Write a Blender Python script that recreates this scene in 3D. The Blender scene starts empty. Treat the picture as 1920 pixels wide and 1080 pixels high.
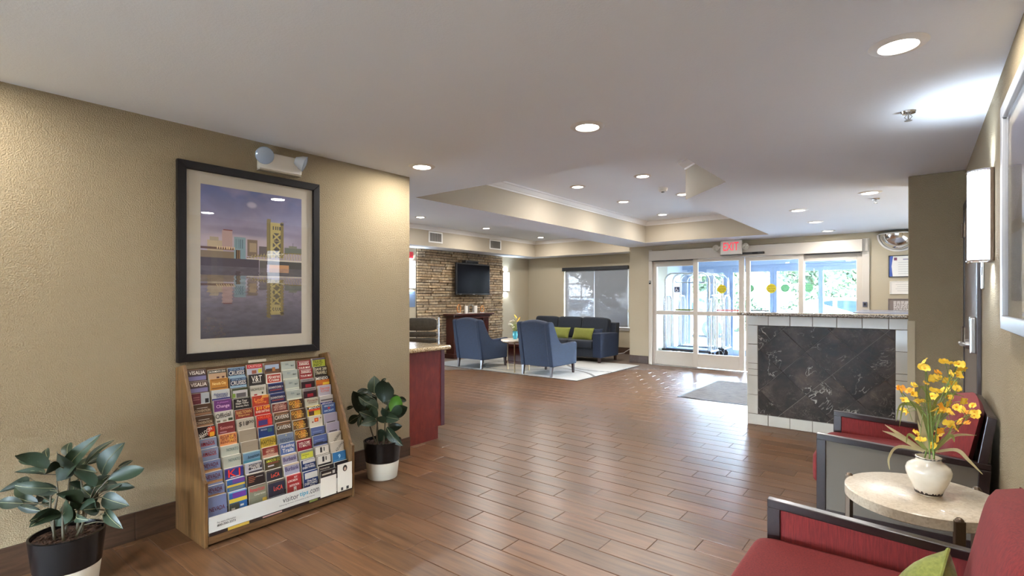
import bpy, math, random
import numpy as np
from mathutils import Vector, Matrix
random.seed(7)
C = bpy.context.scene.collection
SC = bpy.context.scene
PI = math.pi

# ---------------------------------------------------------------- camera
cam_d = bpy.data.cameras.new('camera'); cam = bpy.data.objects.new('camera', cam_d); C.objects.link(cam)
cam_d.sensor_width = 36.0; cam_d.sensor_fit = 'HORIZONTAL'
cam_d.lens = 968.67 / 1920 * 36.0
cam_d.shift_y = (556.74 - 540.0) / 1920
cam.location = (0, 0, 1.4); cam.rotation_euler = (PI / 2, 0, 0.6678)
cam_d.clip_start = 0.02; cam_d.clip_end = 300
SC.camera = cam

# ---------------------------------------------------------------- world, sun, exposure
SC.view_settings.view_transform = 'Standard'; SC.view_settings.look = 'None'
SC.view_settings.gamma = 1.0; SC.view_settings.use_curve_mapping = False
SC.view_settings.exposure = EXPOSURE = 0.42
SKY_STRENGTH = 80.0
LAMP_W = 15.5          # watts of one ceiling downlight
w = bpy.data.worlds.new('sky'); SC.world = w; w.use_nodes = True
wn = w.node_tree; wn.nodes.clear()
o_ = wn.nodes.new('ShaderNodeOutputWorld'); b_ = wn.nodes.new('ShaderNodeBackground')
tc = wn.nodes.new('ShaderNodeTexCoord'); sx_ = wn.nodes.new('ShaderNodeSeparateXYZ'); rp = wn.nodes.new('ShaderNodeValToRGB')
wn.links.new(tc.outputs['Generated'], sx_.inputs[0]); wn.links.new(sx_.outputs['Z'], rp.inputs[0])
rp.color_ramp.elements[0].position = 0.0; rp.color_ramp.elements[0].color = (0.80, 0.90, 1.0, 1)
rp.color_ramp.elements[1].position = 0.7; rp.color_ramp.elements[1].color = (0.50, 0.72, 1.0, 1)
wn.links.new(rp.outputs[0], b_.inputs[0]); b_.inputs[1].default_value = SKY_STRENGTH
wn.links.new(b_.outputs[0], o_.inputs[0])
sd = bpy.data.lights.new('sun', 'SUN'); sd.energy = 75.0; sd.angle = 0.02; sd.color = (1, 0.95, 0.88)
so = bpy.data.objects.new('sun', sd); C.objects.link(so)
so.rotation_euler = Vector((0.42, 0.40, 0.80)).to_track_quat('Z', 'Y').to_euler(); so.location = (10, 25, 20)
SC.cycles.use_denoising = True
SC.cycles.max_bounces = 10; SC.cycles.diffuse_bounces = 6; SC.cycles.glossy_bounces = 4
SC.cycles.transparent_max_bounces = 16; SC.cycles.transmission_bounces = 4
SC.cycles.sample_clamp_indirect = 6.0; SC.cycles.caustics_reflective = False; SC.cycles.caustics_refractive = False

# ---------------------------------------------------------------- helpers: colour, materials
def lin(c):
    c = c / 255.0
    return c / 12.92 if c <= 0.04045 else ((c + 0.055) / 1.055) ** 2.4
def S(r, g, b): return (lin(r), lin(g), lin(b), 1.0)
MATS = {}
def base(name):
    m = bpy.data.materials.new(name); m.use_nodes = True; MATS[name] = m
    nt = m.node_tree; return m, nt, nt.nodes['Principled BSDF']
def mat(name, col, rough=0.5, metal=0.0, spec=0.5, bump=None, sheen=0.0, coat=0.0, emit=None, vary=None, alpha=None):
    """plain material; bump = (noise scale, strength, distance); vary = (second colour, noise scale)"""
    if name in MATS: return MATS[name]
    m, nt, p = base(name)
    p.inputs['Base Color'].default_value = col; p.inputs['Roughness'].default_value = rough
    p.inputs['Metallic'].default_value = metal; p.inputs['Specular IOR Level'].default_value = spec
    if sheen: p.inputs['Sheen Weight'].default_value = sheen; p.inputs['Sheen Roughness'].default_value = 0.4
    if coat: p.inputs['Coat Weight'].default_value = coat; p.inputs['Coat Roughness'].default_value = 0.1
    if emit: p.inputs['Emission Color'].default_value = emit[0]; p.inputs['Emission Strength'].default_value = emit[1]
    L = nt.links.new
    g = nt.nodes.new('ShaderNodeTexCoord')
    if vary:
        n = nt.nodes.new('ShaderNodeTexNoise'); n.inputs['Scale'].default_value = vary[1]; n.inputs['Detail'].default_value = 5
        L(g.outputs['Object'], n.inputs['Vector'])
        r = nt.nodes.new('ShaderNodeValToRGB'); r.color_ramp.elements[0].position = 0.35; r.color_ramp.elements[1].position = 0.65
        r.color_ramp.elements[0].color = col; r.color_ramp.elements[1].color = vary[0]
        L(n.outputs['Fac'], r.inputs[0]); L(r.outputs[0], p.inputs['Base Color'])
    if bump:
        n = nt.nodes.new('ShaderNodeTexNoise'); n.inputs['Scale'].default_value = bump[0]; n.inputs['Detail'].default_value = 3
        L(g.outputs['Object'], n.inputs['Vector'])
        b = nt.nodes.new('ShaderNodeBump'); b.inputs['Strength'].default_value = bump[1]; b.inputs['Distance'].default_value = bump[2]
        L(n.outputs['Fac'], b.inputs['Height']); L(b.outputs[0], p.inputs['Normal'])
    return m
def math_node(nt, op, a, b=None):
    n = nt.nodes.new('ShaderNodeMath'); n.operation = op
    for i, v in enumerate((a, b)):
        if v is None: continue
        if isinstance(v, (int, float)): n.inputs[i].default_value = v
        else: nt.links.new(v, n.inputs[i])
    return n.outputs[0]
def ramp(nt, fac, stops):
    r = nt.nodes.new('ShaderNodeValToRGB'); e = r.color_ramp.elements
    while len(e) < len(stops): e.new(0.5)
    for k, (p_, c_) in enumerate(stops): e[k].position = p_; e[k].color = c_
    nt.links.new(fac, r.inputs[0]); return r.outputs[0]
def mixc(nt, fac, a, b, mode='MIX'):
    n = nt.nodes.new('ShaderNodeMix'); n.data_type = 'RGBA'; n.blend_type = mode
    for k, v in ((0, fac), (6, a), (7, b)):
        if isinstance(v, (int, float)): n.inputs[k].default_value = v
        elif isinstance(v, tuple): n.inputs[k].default_value = v
        else: nt.links.new(v, n.inputs[k])
    return n.outputs[2]
def noise(nt, vec, scale, detail=4, rough=0.5, dist=0.0):
    n = nt.nodes.new('ShaderNodeTexNoise'); n.inputs['Scale'].default_value = scale; n.inputs['Detail'].default_value = detail
    n.inputs['Roughness'].default_value = rough; n.inputs['Distortion'].default_value = dist
    nt.links.new(vec, n.inputs['Vector']); return n.outputs['Fac']
def mapping(nt, vec, scale=(1, 1, 1), rot=(0, 0, 0), loc=(0, 0, 0)):
    n = nt.nodes.new('ShaderNodeMapping'); n.inputs['Scale'].default_value = scale; n.inputs['Rotation'].default_value = rot
    n.inputs['Location'].default_value = loc; nt.links.new(vec, n.inputs['Vector']); return n.outputs[0]
def addbump(nt, p, h, strength, dist):
    b = nt.nodes.new('ShaderNodeBump'); b.inputs['Strength'].default_value = strength; b.inputs['Distance'].default_value = dist
    nt.links.new(h, b.inputs['Height']); nt.links.new(b.outputs[0], p.inputs['Normal'])

def stucco(name, col, sc=70, st=0.55):
    m, nt, p = base(name); p.inputs['Roughness'].default_value = 0.75; p.inputs['Specular IOR Level'].default_value = 0.3
    g = nt.nodes.new('ShaderNodeNewGeometry').outputs['Position']
    n1 = noise(nt, g, sc, 3, 0.55); n2 = noise(nt, g, sc * 0.3, 2)
    r = ramp(nt, n1, [(0.40, (0, 0, 0, 1)), (0.62, (1, 1, 1, 1))])
    h = math_node(nt, 'ADD', r, math_node(nt, 'MULTIPLY', n2, 0.7))
    addbump(nt, p, h, st, 0.004)
    c = mixc(nt, noise(nt, g, 1.3, 2), col, tuple(x * 0.95 for x in col[:3]) + (1,))
    nt.links.new(c, p.inputs['Base Color']); return m
M_wall = stucco('wall_stucco', S(157, 141, 113), 150, 0.8)
M_wall2 = stucco('wall_smooth', S(176, 164, 141), 80, 0.15)
M_ceil = stucco('ceiling_paint', S(236, 240, 246), 110, 0.12)
M_tray = stucco('tray_paint', S(178, 166, 147), 110, 0.12)
M_white = mat('white_paint', S(222, 218, 212), 0.45)
M_crown = mat('crown_white', S(226, 222, 218), 0.5)

TX0, TY0, TL, TW, TO = -2.2329, 2.0384, 0.6273, 0.1655, 0.2092      # plank grid
def plank_mat():
    m, nt, p = base('plank_porcelain')
    g = nt.nodes.new('ShaderNodeNewGeometry').outputs['Position']
    s = nt.nodes.new('ShaderNodeSeparateXYZ'); nt.links.new(g, s.inputs[0])
    row = math_node(nt, 'FLOOR', math_node(nt, 'DIVIDE', math_node(nt, 'SUBTRACT', s.outputs['Y'], TY0), TW))
    xx = math_node(nt, 'SUBTRACT', math_node(nt, 'SUBTRACT', s.outputs['X'], TX0), math_node(nt, 'MULTIPLY', math_node(nt, 'ADD', row, 1), TO))
    colm = math_node(nt, 'FLOOR', math_node(nt, 'DIVIDE', xx, TL))
    cb = nt.nodes.new('ShaderNodeCombineXYZ'); nt.links.new(row, cb.inputs[0]); nt.links.new(colm, cb.inputs[1])
    wn_ = nt.nodes.new('ShaderNodeTexWhiteNoise'); wn_.noise_dimensions = '2D'; nt.links.new(cb.outputs[0], wn_.inputs['Vector'])
    off = nt.nodes.new('ShaderNodeVectorMath'); off.operation = 'SCALE'; off.inputs['Scale'].default_value = 37.0
    nt.links.new(wn_.outputs['Color'], off.inputs[0])
    ad = nt.nodes.new('ShaderNodeVectorMath'); ad.operation = 'ADD'; nt.links.new(g, ad.inputs[0]); nt.links.new(off.outputs[0], ad.inputs[1])
    v = mapping(nt, ad.outputs[0], (1.1, 15, 5))
    gr = noise(nt, v, 2.0, 5, 0.55, 0.7)
    fine = noise(nt, mapping(nt, ad.outputs[0], (3.5, 170, 5)), 2.0, 2)
    c = ramp(nt, gr, [(0.22, S(70, 48, 32)), (0.5, S(106, 77, 53)), (0.78, S(124, 92, 65))])
    c = mixc(nt, math_node(nt, 'MULTIPLY', ramp(nt, fine, [(0.45, (0, 0, 0, 1)), (0.7, (1, 1, 1, 1))]), 0.4), c, S(74, 52, 38))
    tint = ramp(nt, wn_.outputs['Value'], [(0.0, (0.80, 0.78, 0.76, 1)), (0.5, (1, 0.97, 0.93, 1)), (1.0, (1.12, 1.02, 0.94, 1))])
    c = mixc(nt, 1.0, c, tint, 'MULTIPLY'); nt.links.new(c, p.inputs['Base Color'])
    p.inputs['Specular IOR Level'].default_value = 0.5
    rr = nt.nodes.new('ShaderNodeMapRange'); nt.links.new(gr, rr.inputs[0]); rr.inputs[3].default_value = 0.25; rr.inputs[4].default_value = 0.36
    nt.links.new(rr.outputs[0], p.inputs['Roughness'])
    wav = noise(nt, mapping(nt, ad.outputs[0], (0.5, 34, 3)), 1.5, 2)
    h = math_node(nt, 'ADD', math_node(nt, 'MULTIPLY', gr, 0.4), wav)
    addbump(nt, p, h, 0.10, 0.003)
    return m
M_plank = plank_mat()
M_grout = mat('floor_grout', S(104, 88, 74), 0.85, bump=(300, 0.3, 0.001))
def wood(name, c1, c2, scale=(3, 30, 30), rough=0.4, coat=0.0, bump=0.08):
    m, nt, p = base(name); g = nt.nodes.new('ShaderNodeTexCoord').outputs['Object']
    v = mapping(nt, g, scale); n = noise(nt, v, 1.6, 6, 0.6, 0.9)
    nt.links.new(ramp(nt, n, [(0.3, c1), (0.7, c2)]), p.inputs['Base Color']); p.inputs['Roughness'].default_value = rough
    if coat: p.inputs['Coat Weight'].default_value = coat; p.inputs['Coat Roughness'].default_value = 0.15
    addbump(nt, p, n, bump, 0.002); return m
M_oak = wood('oak', S(70, 48, 25), S(122, 89, 50), (26, 26, 2.2), 0.42)
M_oakh = wood('oak_rail', S(68, 47, 27), S(118, 87, 54), (20, 2.2, 20), 0.42)
M_baseb = wood('baseboard_tile', S(54, 38, 28), S(84, 62, 47), (20, 2.5, 24), 0.35)
M_espresso = wood('espresso_wood', S(26, 14, 14), S(38, 22, 20), (4, 30, 30), 0.3, 0.12, 0.03)
M_mahog = wood('mahogany', S(44, 14, 12), S(74, 28, 20), (3, 30, 30), 0.3, 0.3, 0.03)
M_cherry = wood('cherry_laminate', S(92, 26, 20), S(122, 42, 30), (14, 14, 5), 0.38, 0.2, 0.02)
M_legw = wood('dark_leg_wood', S(34, 20, 18), S(54, 34, 28), (20, 20, 4), 0.35)
M_grey_panel = mat('grey_vinyl_panel', S(98, 90, 80), 0.6, spec=0.3, bump=(240, 0.15, 0.001))

def fabric(name, col, col2, sc=(60, 60, 8), rough=0.85, sheen=0.3):
    m, nt, p = base(name); g = nt.nodes.new('ShaderNodeTexCoord').outputs['Object']
    n = noise(nt, mapping(nt, g, sc), 3.0, 3); n2 = noise(nt, g, 420, 2)
    nt.links.new(ramp(nt, n, [(0.3, col), (0.7, col2)]), p.inputs['Base Color']); p.inputs['Roughness'].default_value = rough
    p.inputs['Sheen Weight'].default_value = sheen; p.inputs['Sheen Roughness'].default_value = 0.5
    addbump(nt, p, n2, 0.35, 0.0015); return m
M_red = fabric('red_upholstery', S(92, 15, 15), S(118, 26, 22), (60, 60, 6), 0.85, 0.0)
M_blue = fabric('blue_upholstery', S(7, 19, 38), S(12, 30, 56), (8, 8, 60), 0.8, 0.03)
M_navy = fabric('navy_upholstery', S(14, 20, 30), S(19, 27, 40), (40, 40, 40), 0.8, 0.08)
M_green = fabric('green_pillow_cloth', S(100, 104, 34), S(126, 127, 52), (30, 30, 30), 0.85, 0.08)
M_grill = fabric('grey_leather', S(74, 70, 58), S(92, 86, 74), (10, 10, 10), 0.45, 0.0)
M_mat = None
def ribbed(name, c1, c2, sc):
    m, nt, p = base(name); g = nt.nodes.new('ShaderNodeTexCoord').outputs['Object']
    n = noise(nt, mapping(nt, g, sc), 4.0, 4, 0.7)
    nt.links.new(ramp(nt, n, [(0.38, c1), (0.62, c2)]), p.inputs['Base Color']); p.inputs['Roughness'].default_value = 0.95
    addbump(nt, p, n, 0.6, 0.004); return m
M_mat = ribbed('entrance_mat_pile', S(58, 54, 52), S(112, 104, 98), (2, 34, 1))

def speckle(name, cols, scale, rough=0.15):
    m, nt, p = base(name); g = nt.nodes.new('ShaderNodeTexCoord').outputs['Object']
    v = nt.nodes.new('ShaderNodeTexVoronoi'); v.inputs['Scale'].default_value = scale; nt.links.new(g, v.inputs['Vector'])
    s = nt.nodes.new('ShaderNodeSeparateColor'); nt.links.new(v.outputs['Color'], s.inputs[0])
    n = noise(nt, g, scale * 0.5, 4)
    f = math_node(nt, 'ADD', math_node(nt, 'MULTIPLY', s.outputs[0], 0.65), math_node(nt, 'MULTIPLY', n, 0.35))
    nt.links.new(ramp(nt, f, cols), p.inputs['Base Color']); p.inputs['Roughness'].default_value = rough
    p.inputs['Coat Weight'].default_value = 0.3; return m
M_granite = speckle('tan_granite', [(0.2, S(78, 62, 44)), (0.35, S(150, 126, 88)), (0.55, S(204, 184, 146)), (0.8, S(226, 212, 184))], 170)
M_granite2 = speckle('brown_granite', [(0.22, S(44, 38, 34)), (0.4, S(112, 98, 84)), (0.6, S(158, 144, 124)), (0.85, S(196, 184, 166))], 150)
M_travert = speckle('cream_stone', [(0.0, S(178, 162, 140)), (0.4, S(200, 186, 164)), (0.9, S(212, 199, 180))], 120, 0.35)
def marble_mat():
    m, nt, p = base('dark_emperador_marble')
    g = nt.nodes.new('ShaderNodeNewGeometry').outputs['Position']
    oi = nt.nodes.new('ShaderNodeObjectInfo'); off = nt.nodes.new('ShaderNodeVectorMath'); off.operation = 'SCALE'
    cb = nt.nodes.new('ShaderNodeCombineXYZ'); nt.links.new(oi.outputs['Random'], cb.inputs[0]); nt.links.new(oi.outputs['Random'], cb.inputs[2])
    nt.links.new(cb.outputs[0], off.inputs[0]); off.inputs['Scale'].default_value = 60
    ad = nt.nodes.new('ShaderNodeVectorMath'); ad.operation = 'ADD'; nt.links.new(g, ad.inputs[0]); nt.links.new(off.outputs[0], ad.inputs[1])
    v = ad.outputs[0]
    c = ramp(nt, noise(nt, v, 5, 6, 0.65, 0.6), [(0.3, S(30, 25, 22)), (0.5, S(52, 43, 37)), (0.72, S(88, 74, 64))])
    vn = noise(nt, v, 2.6, 5, 0.6, 0.7)
    d = math_node(nt, 'ABSOLUTE', math_node(nt, 'SUBTRACT', vn, 0.5))
    msk = noise(nt, v, 4.0, 2)
    vein = math_node(nt, 'MULTIPLY', ramp(nt, d, [(0.0, (1, 1, 1, 1)), (0.008, (0, 0, 0, 1))]), ramp(nt, msk, [(0.50, (0, 0, 0, 1)), (0.62, (1, 1, 1, 1))]))
    vn2 = noise(nt, v, 9, 4, 0.6, 1.2); d2 = math_node(nt, 'ABSOLUTE', math_node(nt, 'SUBTRACT', vn2, 0.5))
    vein2 = math_node(nt, 'MULTIPLY', ramp(nt, d2, [(0.0, (0.4, 0.4, 0.4, 1)), (0.01, (0, 0, 0, 1))]), ramp(nt, msk, [(0.40, (1, 1, 1, 1)), (0.55, (0, 0, 0, 1))]))
    c = mixc(nt, vein, c, S(190, 180, 166)); c = mixc(nt, vein2, c, S(150, 138, 122))
    nt.links.new(c, p.inputs['Base Color']); p.inputs['Roughness'].default_value = 0.3; p.inputs['Specular IOR Level'].default_value = 0.08
    return m
M_marble = marble_mat()
M_tile = mat('glazed_white_tile', S(188, 180, 166), 0.15, vary=(S(178, 170, 156), 3.0), coat=0.3)
M_tgrout = mat('tile_grout', S(120, 108, 96), 0.9)
def stone_mat():
    m, nt, p = base('ledger_stone')
    oi = nt.nodes.new('ShaderNodeObjectInfo'); gi = nt.nodes.new('ShaderNodeNewGeometry')
    r = math_node(nt, 'FRACT', math_node(nt, 'ADD', oi.outputs['Random'], gi.outputs['Random Per Island']))
    c = ramp(nt, r, [(0.0, S(92, 80, 66)), (0.2, S(142, 124, 100)), (0.38, S(184, 160, 124)), (0.55, S(160, 130, 94)), (0.7, S(124, 116, 106)), (0.85, S(190, 174, 144)), (1.0, S(110, 96, 82))])
    n = noise(nt, gi.outputs['Position'], 14, 5, 0.6)
    c = mixc(nt, 0.55, c, ramp(nt, n, [(0.3, S(84, 72, 58)), (0.55, S(176, 150, 116)), (0.75, S(222, 208, 182))]))
    nt.links.new(c, p.inputs['Base Color']); p.inputs['Roughness'].default_value = 0.8
    addbump(nt, p, noise(nt, gi.outputs['Position'], 45, 4, 0.7), 0.9, 0.012); return m
M_stone = stone_mat()
M_chrome = mat('chrome', (0.75, 0.75, 0.76, 1), 0.12, 1.0)
M_steel = mat('brushed_steel', (0.55, 0.54, 0.52, 1), 0.35, 1.0)
M_nickel = mat('satin_nickel', (0.42, 0.40, 0.38, 1), 0.35, 1.0)
M_brass = mat('antique_brass', (0.42, 0.33, 0.2, 1), 0.3, 1.0)
M_bronze = mat('dark_bronze', (0.16, 0.12, 0.09, 1), 0.35, 1.0)
M_black = mat('black_plastic', S(22, 22, 24), 0.4)
M_frameblk = mat('black_picture_frame', S(16, 12, 12), 0.45, spec=0.3)
M_silver = mat('silver_picture_frame', S(168, 170, 176), 0.3, 0.5)
M_board = mat('cream_mat_board', S(214, 207, 192), 0.8)
M_plastic = mat('white_plastic', S(224, 220, 210), 0.4)
M_alum = mat('white_aluminium', S(188, 180, 168), 0.4)
M_alumblue = mat('grey_aluminium', S(140, 156, 178), 0.4)
M_lens = mat('lamp_lens', (1, 1, 1, 1), 0.5, emit=((1, 0.94, 0.86, 1), 14.0))
M_diff = mat('sconce_diffuser', (0.9, 0.92, 1, 1), 0.4, emit=((0.80, 0.88, 1.0, 1), 5.0))
M_exitred = mat('exit_red', S(220, 40, 60), 0.4, emit=((1, 0.08, 0.12, 1), 0.5))
M_soil = mat('bark_soil', S(46, 32, 26), 0.95, vary=(S(84, 60, 46), 60), bump=(60, 1.0, 0.02))
M_potb = mat('black_glazed_pot', S(14, 14, 16), 0.22)
M_potw = mat('cream_glazed_pot', S(216, 210, 192), 0.35)
M_stem = mat('plant_stem', S(70, 62, 42), 0.6)
M_greenstem = mat('green_stem', S(110, 130, 60), 0.6)
M_tvscreen = mat('tv_screen', S(14, 16, 22), 0.2, spec=0.15)
M_cerm = mat('cream_ceramic', S(214, 203, 184), 0.15, vary=(S(232, 224, 208), 9), coat=0.6)
M_teal = mat('teal_glass_vase', S(60, 150, 165), 0.1, coat=0.5)
M_wax = mat('white_wax', S(232, 226, 214), 0.5)
M_agate = mat('amber_agate', S(150, 72, 32), 0.2, vary=(S(220, 170, 110), 20))
M_petal_y = mat('yellow_petal', S(240, 190, 40), 0.55, vary=(S(252, 216, 84), 60))
M_petal_o = mat('orange_petal', S(224, 150, 30), 0.55)
M_petal_w = mat('white_petal', S(238, 232, 220), 0.6)
M_blade = mat('dried_blade', S(206, 192, 148), 0.6)
M_bladeg = mat('green_blade', S(146, 152, 84), 0.55)
M_cord = mat('white_cord', S(212, 208, 198), 0.5)
M_ventdark = mat('vent_shadow', S(104, 98, 90), 0.8)
M_concrete = mat('pale_concrete', S(190, 188, 182), 0.85, vary=(S(176, 174, 170), 1.2))
M_asphalt = mat('asphalt', S(120, 120, 122), 0.9, vary=(S(104, 104, 108), 2))
M_vestw = mat('vestibule_wall_paint', S(186, 192, 200), 0.7)
M_vestmat = mat('blue_grey_carpet', S(86, 98, 116), 0.95, bump=(200, 0.5, 0.002))
M_tyre = mat('tyre_rubber', S(24, 24, 26), 0.8)
M_carglass = mat('car_glass', S(30, 38, 46), 0.08)
M_bark = mat('tree_bark', S(92, 78, 64), 0.9)
def leaf_mat(name, c1, c2, rough=0.45):
    m, nt, p = base(name); oi = nt.nodes.new('ShaderNodeObjectInfo'); gi = nt.nodes.new('ShaderNodeNewGeometry')
    r = math_node(nt, 'FRACT', math_node(nt, 'ADD', oi.outputs['Random'], gi.outputs['Random Per Island']))
    nt.links.new(ramp(nt, r, [(0, c1), (1, c2)]), p.inputs['Base Color']); p.inputs['Roughness'].default_value = rough
    p.inputs['Specular IOR Level'].default_value = 0.35; return m
M_leaf = leaf_mat('rubber_plant_leaf', S(24, 36, 26), S(44, 58, 40), 0.42)
M_leafg = leaf_mat('fresh_leaf', S(66, 110, 30), S(78, 120, 40), 0.35)
M_vein = mat('leaf_midrib', S(140, 140, 104), 0.5)
M_bush = leaf_mat('bush_leaf', S(44, 58, 38), S(84, 96, 64), 0.6)
def attr_mat(name, rough=0.4, coat=0.0):
    m, nt, p = base(name); a = nt.nodes.new('ShaderNodeAttribute'); a.attribute_name = 'Col'
    nt.links.new(a.outputs['Color'], p.inputs['Base Color']); p.inputs['Roughness'].default_value = rough
    if coat: p.inputs['Coat Weight'].default_value = coat
    return m
M_print = attr_mat('printed_gloss_paper', 0.35); M_photo = attr_mat('photo_print', 0.5); M_rugp = attr_mat('rug_pile_print', 0.95)
def glass_mat(name, tint=(1, 1, 1, 1), refl=1.0, rough=0.0):
    m = bpy.data.materials.new(name); m.use_nodes = True; nt = m.node_tree; nt.nodes.clear(); MATS[name] = m
    o = nt.nodes.new('ShaderNodeOutputMaterial'); t = nt.nodes.new('ShaderNodeBsdfTransparent'); t.inputs[0].default_value = tint
    g = nt.nodes.new('ShaderNodeBsdfGlossy'); g.inputs['Roughness'].default_value = rough
    ge = nt.nodes.new('ShaderNodeNewGeometry'); dp = nt.nodes.new('ShaderNodeVectorMath'); dp.operation = 'DOT_PRODUCT'
    nt.links.new(ge.outputs['Incoming'], dp.inputs[0]); nt.links.new(ge.outputs['Normal'], dp.inputs[1])
    c1 = math_node(nt, 'SUBTRACT', 1.0, math_node(nt, 'ABSOLUTE', dp.outputs['Value']))
    fr = math_node(nt, 'ADD', 0.035, math_node(nt, 'MULTIPLY', 0.9, math_node(nt, 'POWER', c1, 5.0)))      # Schlick, the same from both sides
    mx = nt.nodes.new('ShaderNodeMixShader'); nt.links.new(math_node(nt, 'MULTIPLY', fr, refl), mx.inputs[0])
    nt.links.new(t.outputs[0], mx.inputs[1]); nt.links.new(g.outputs[0], mx.inputs[2]); nt.links.new(mx.outputs[0], o.inputs[0]); return m
M_glass = glass_mat('window_glass', (0.95, 0.98, 1, 1), 0.9)
M_picglass = glass_mat('picture_glass', (0.99, 0.99, 0.99, 1), 1.0)
M_acryl = glass_mat('clear_acrylic', (0.97, 0.97, 0.97, 1), 0.8, 0.05)
def shade_mat(name, dens, col):
    m = bpy.data.materials.new(name); m.use_nodes = True; nt = m.node_tree; nt.nodes.clear(); MATS[name] = m
    o = nt.nodes.new('ShaderNodeOutputMaterial'); t = nt.nodes.new('ShaderNodeBsdfTransparent')
    d = nt.nodes.new('ShaderNodeBsdfDiffuse'); d.inputs[0].default_value = col
    tr = nt.nodes.new('ShaderNodeBsdfTranslucent'); tr.inputs[0].default_value = col
    a = nt.nodes.new('ShaderNodeAddShader'); nt.links.new(d.outputs[0], a.inputs[0]); nt.links.new(tr.outputs[0], a.inputs[1])
    mx = nt.nodes.new('ShaderNodeMixShader'); mx.inputs[0].default_value = dens
    nt.links.new(t.outputs[0], mx.inputs[1]); nt.links.new(d.outputs[0], mx.inputs[2]); nt.links.new(mx.outputs[0], o.inputs[0]); return m
M_shade = shade_mat('solar_shade', 0.945, S(140, 144, 150))

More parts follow.
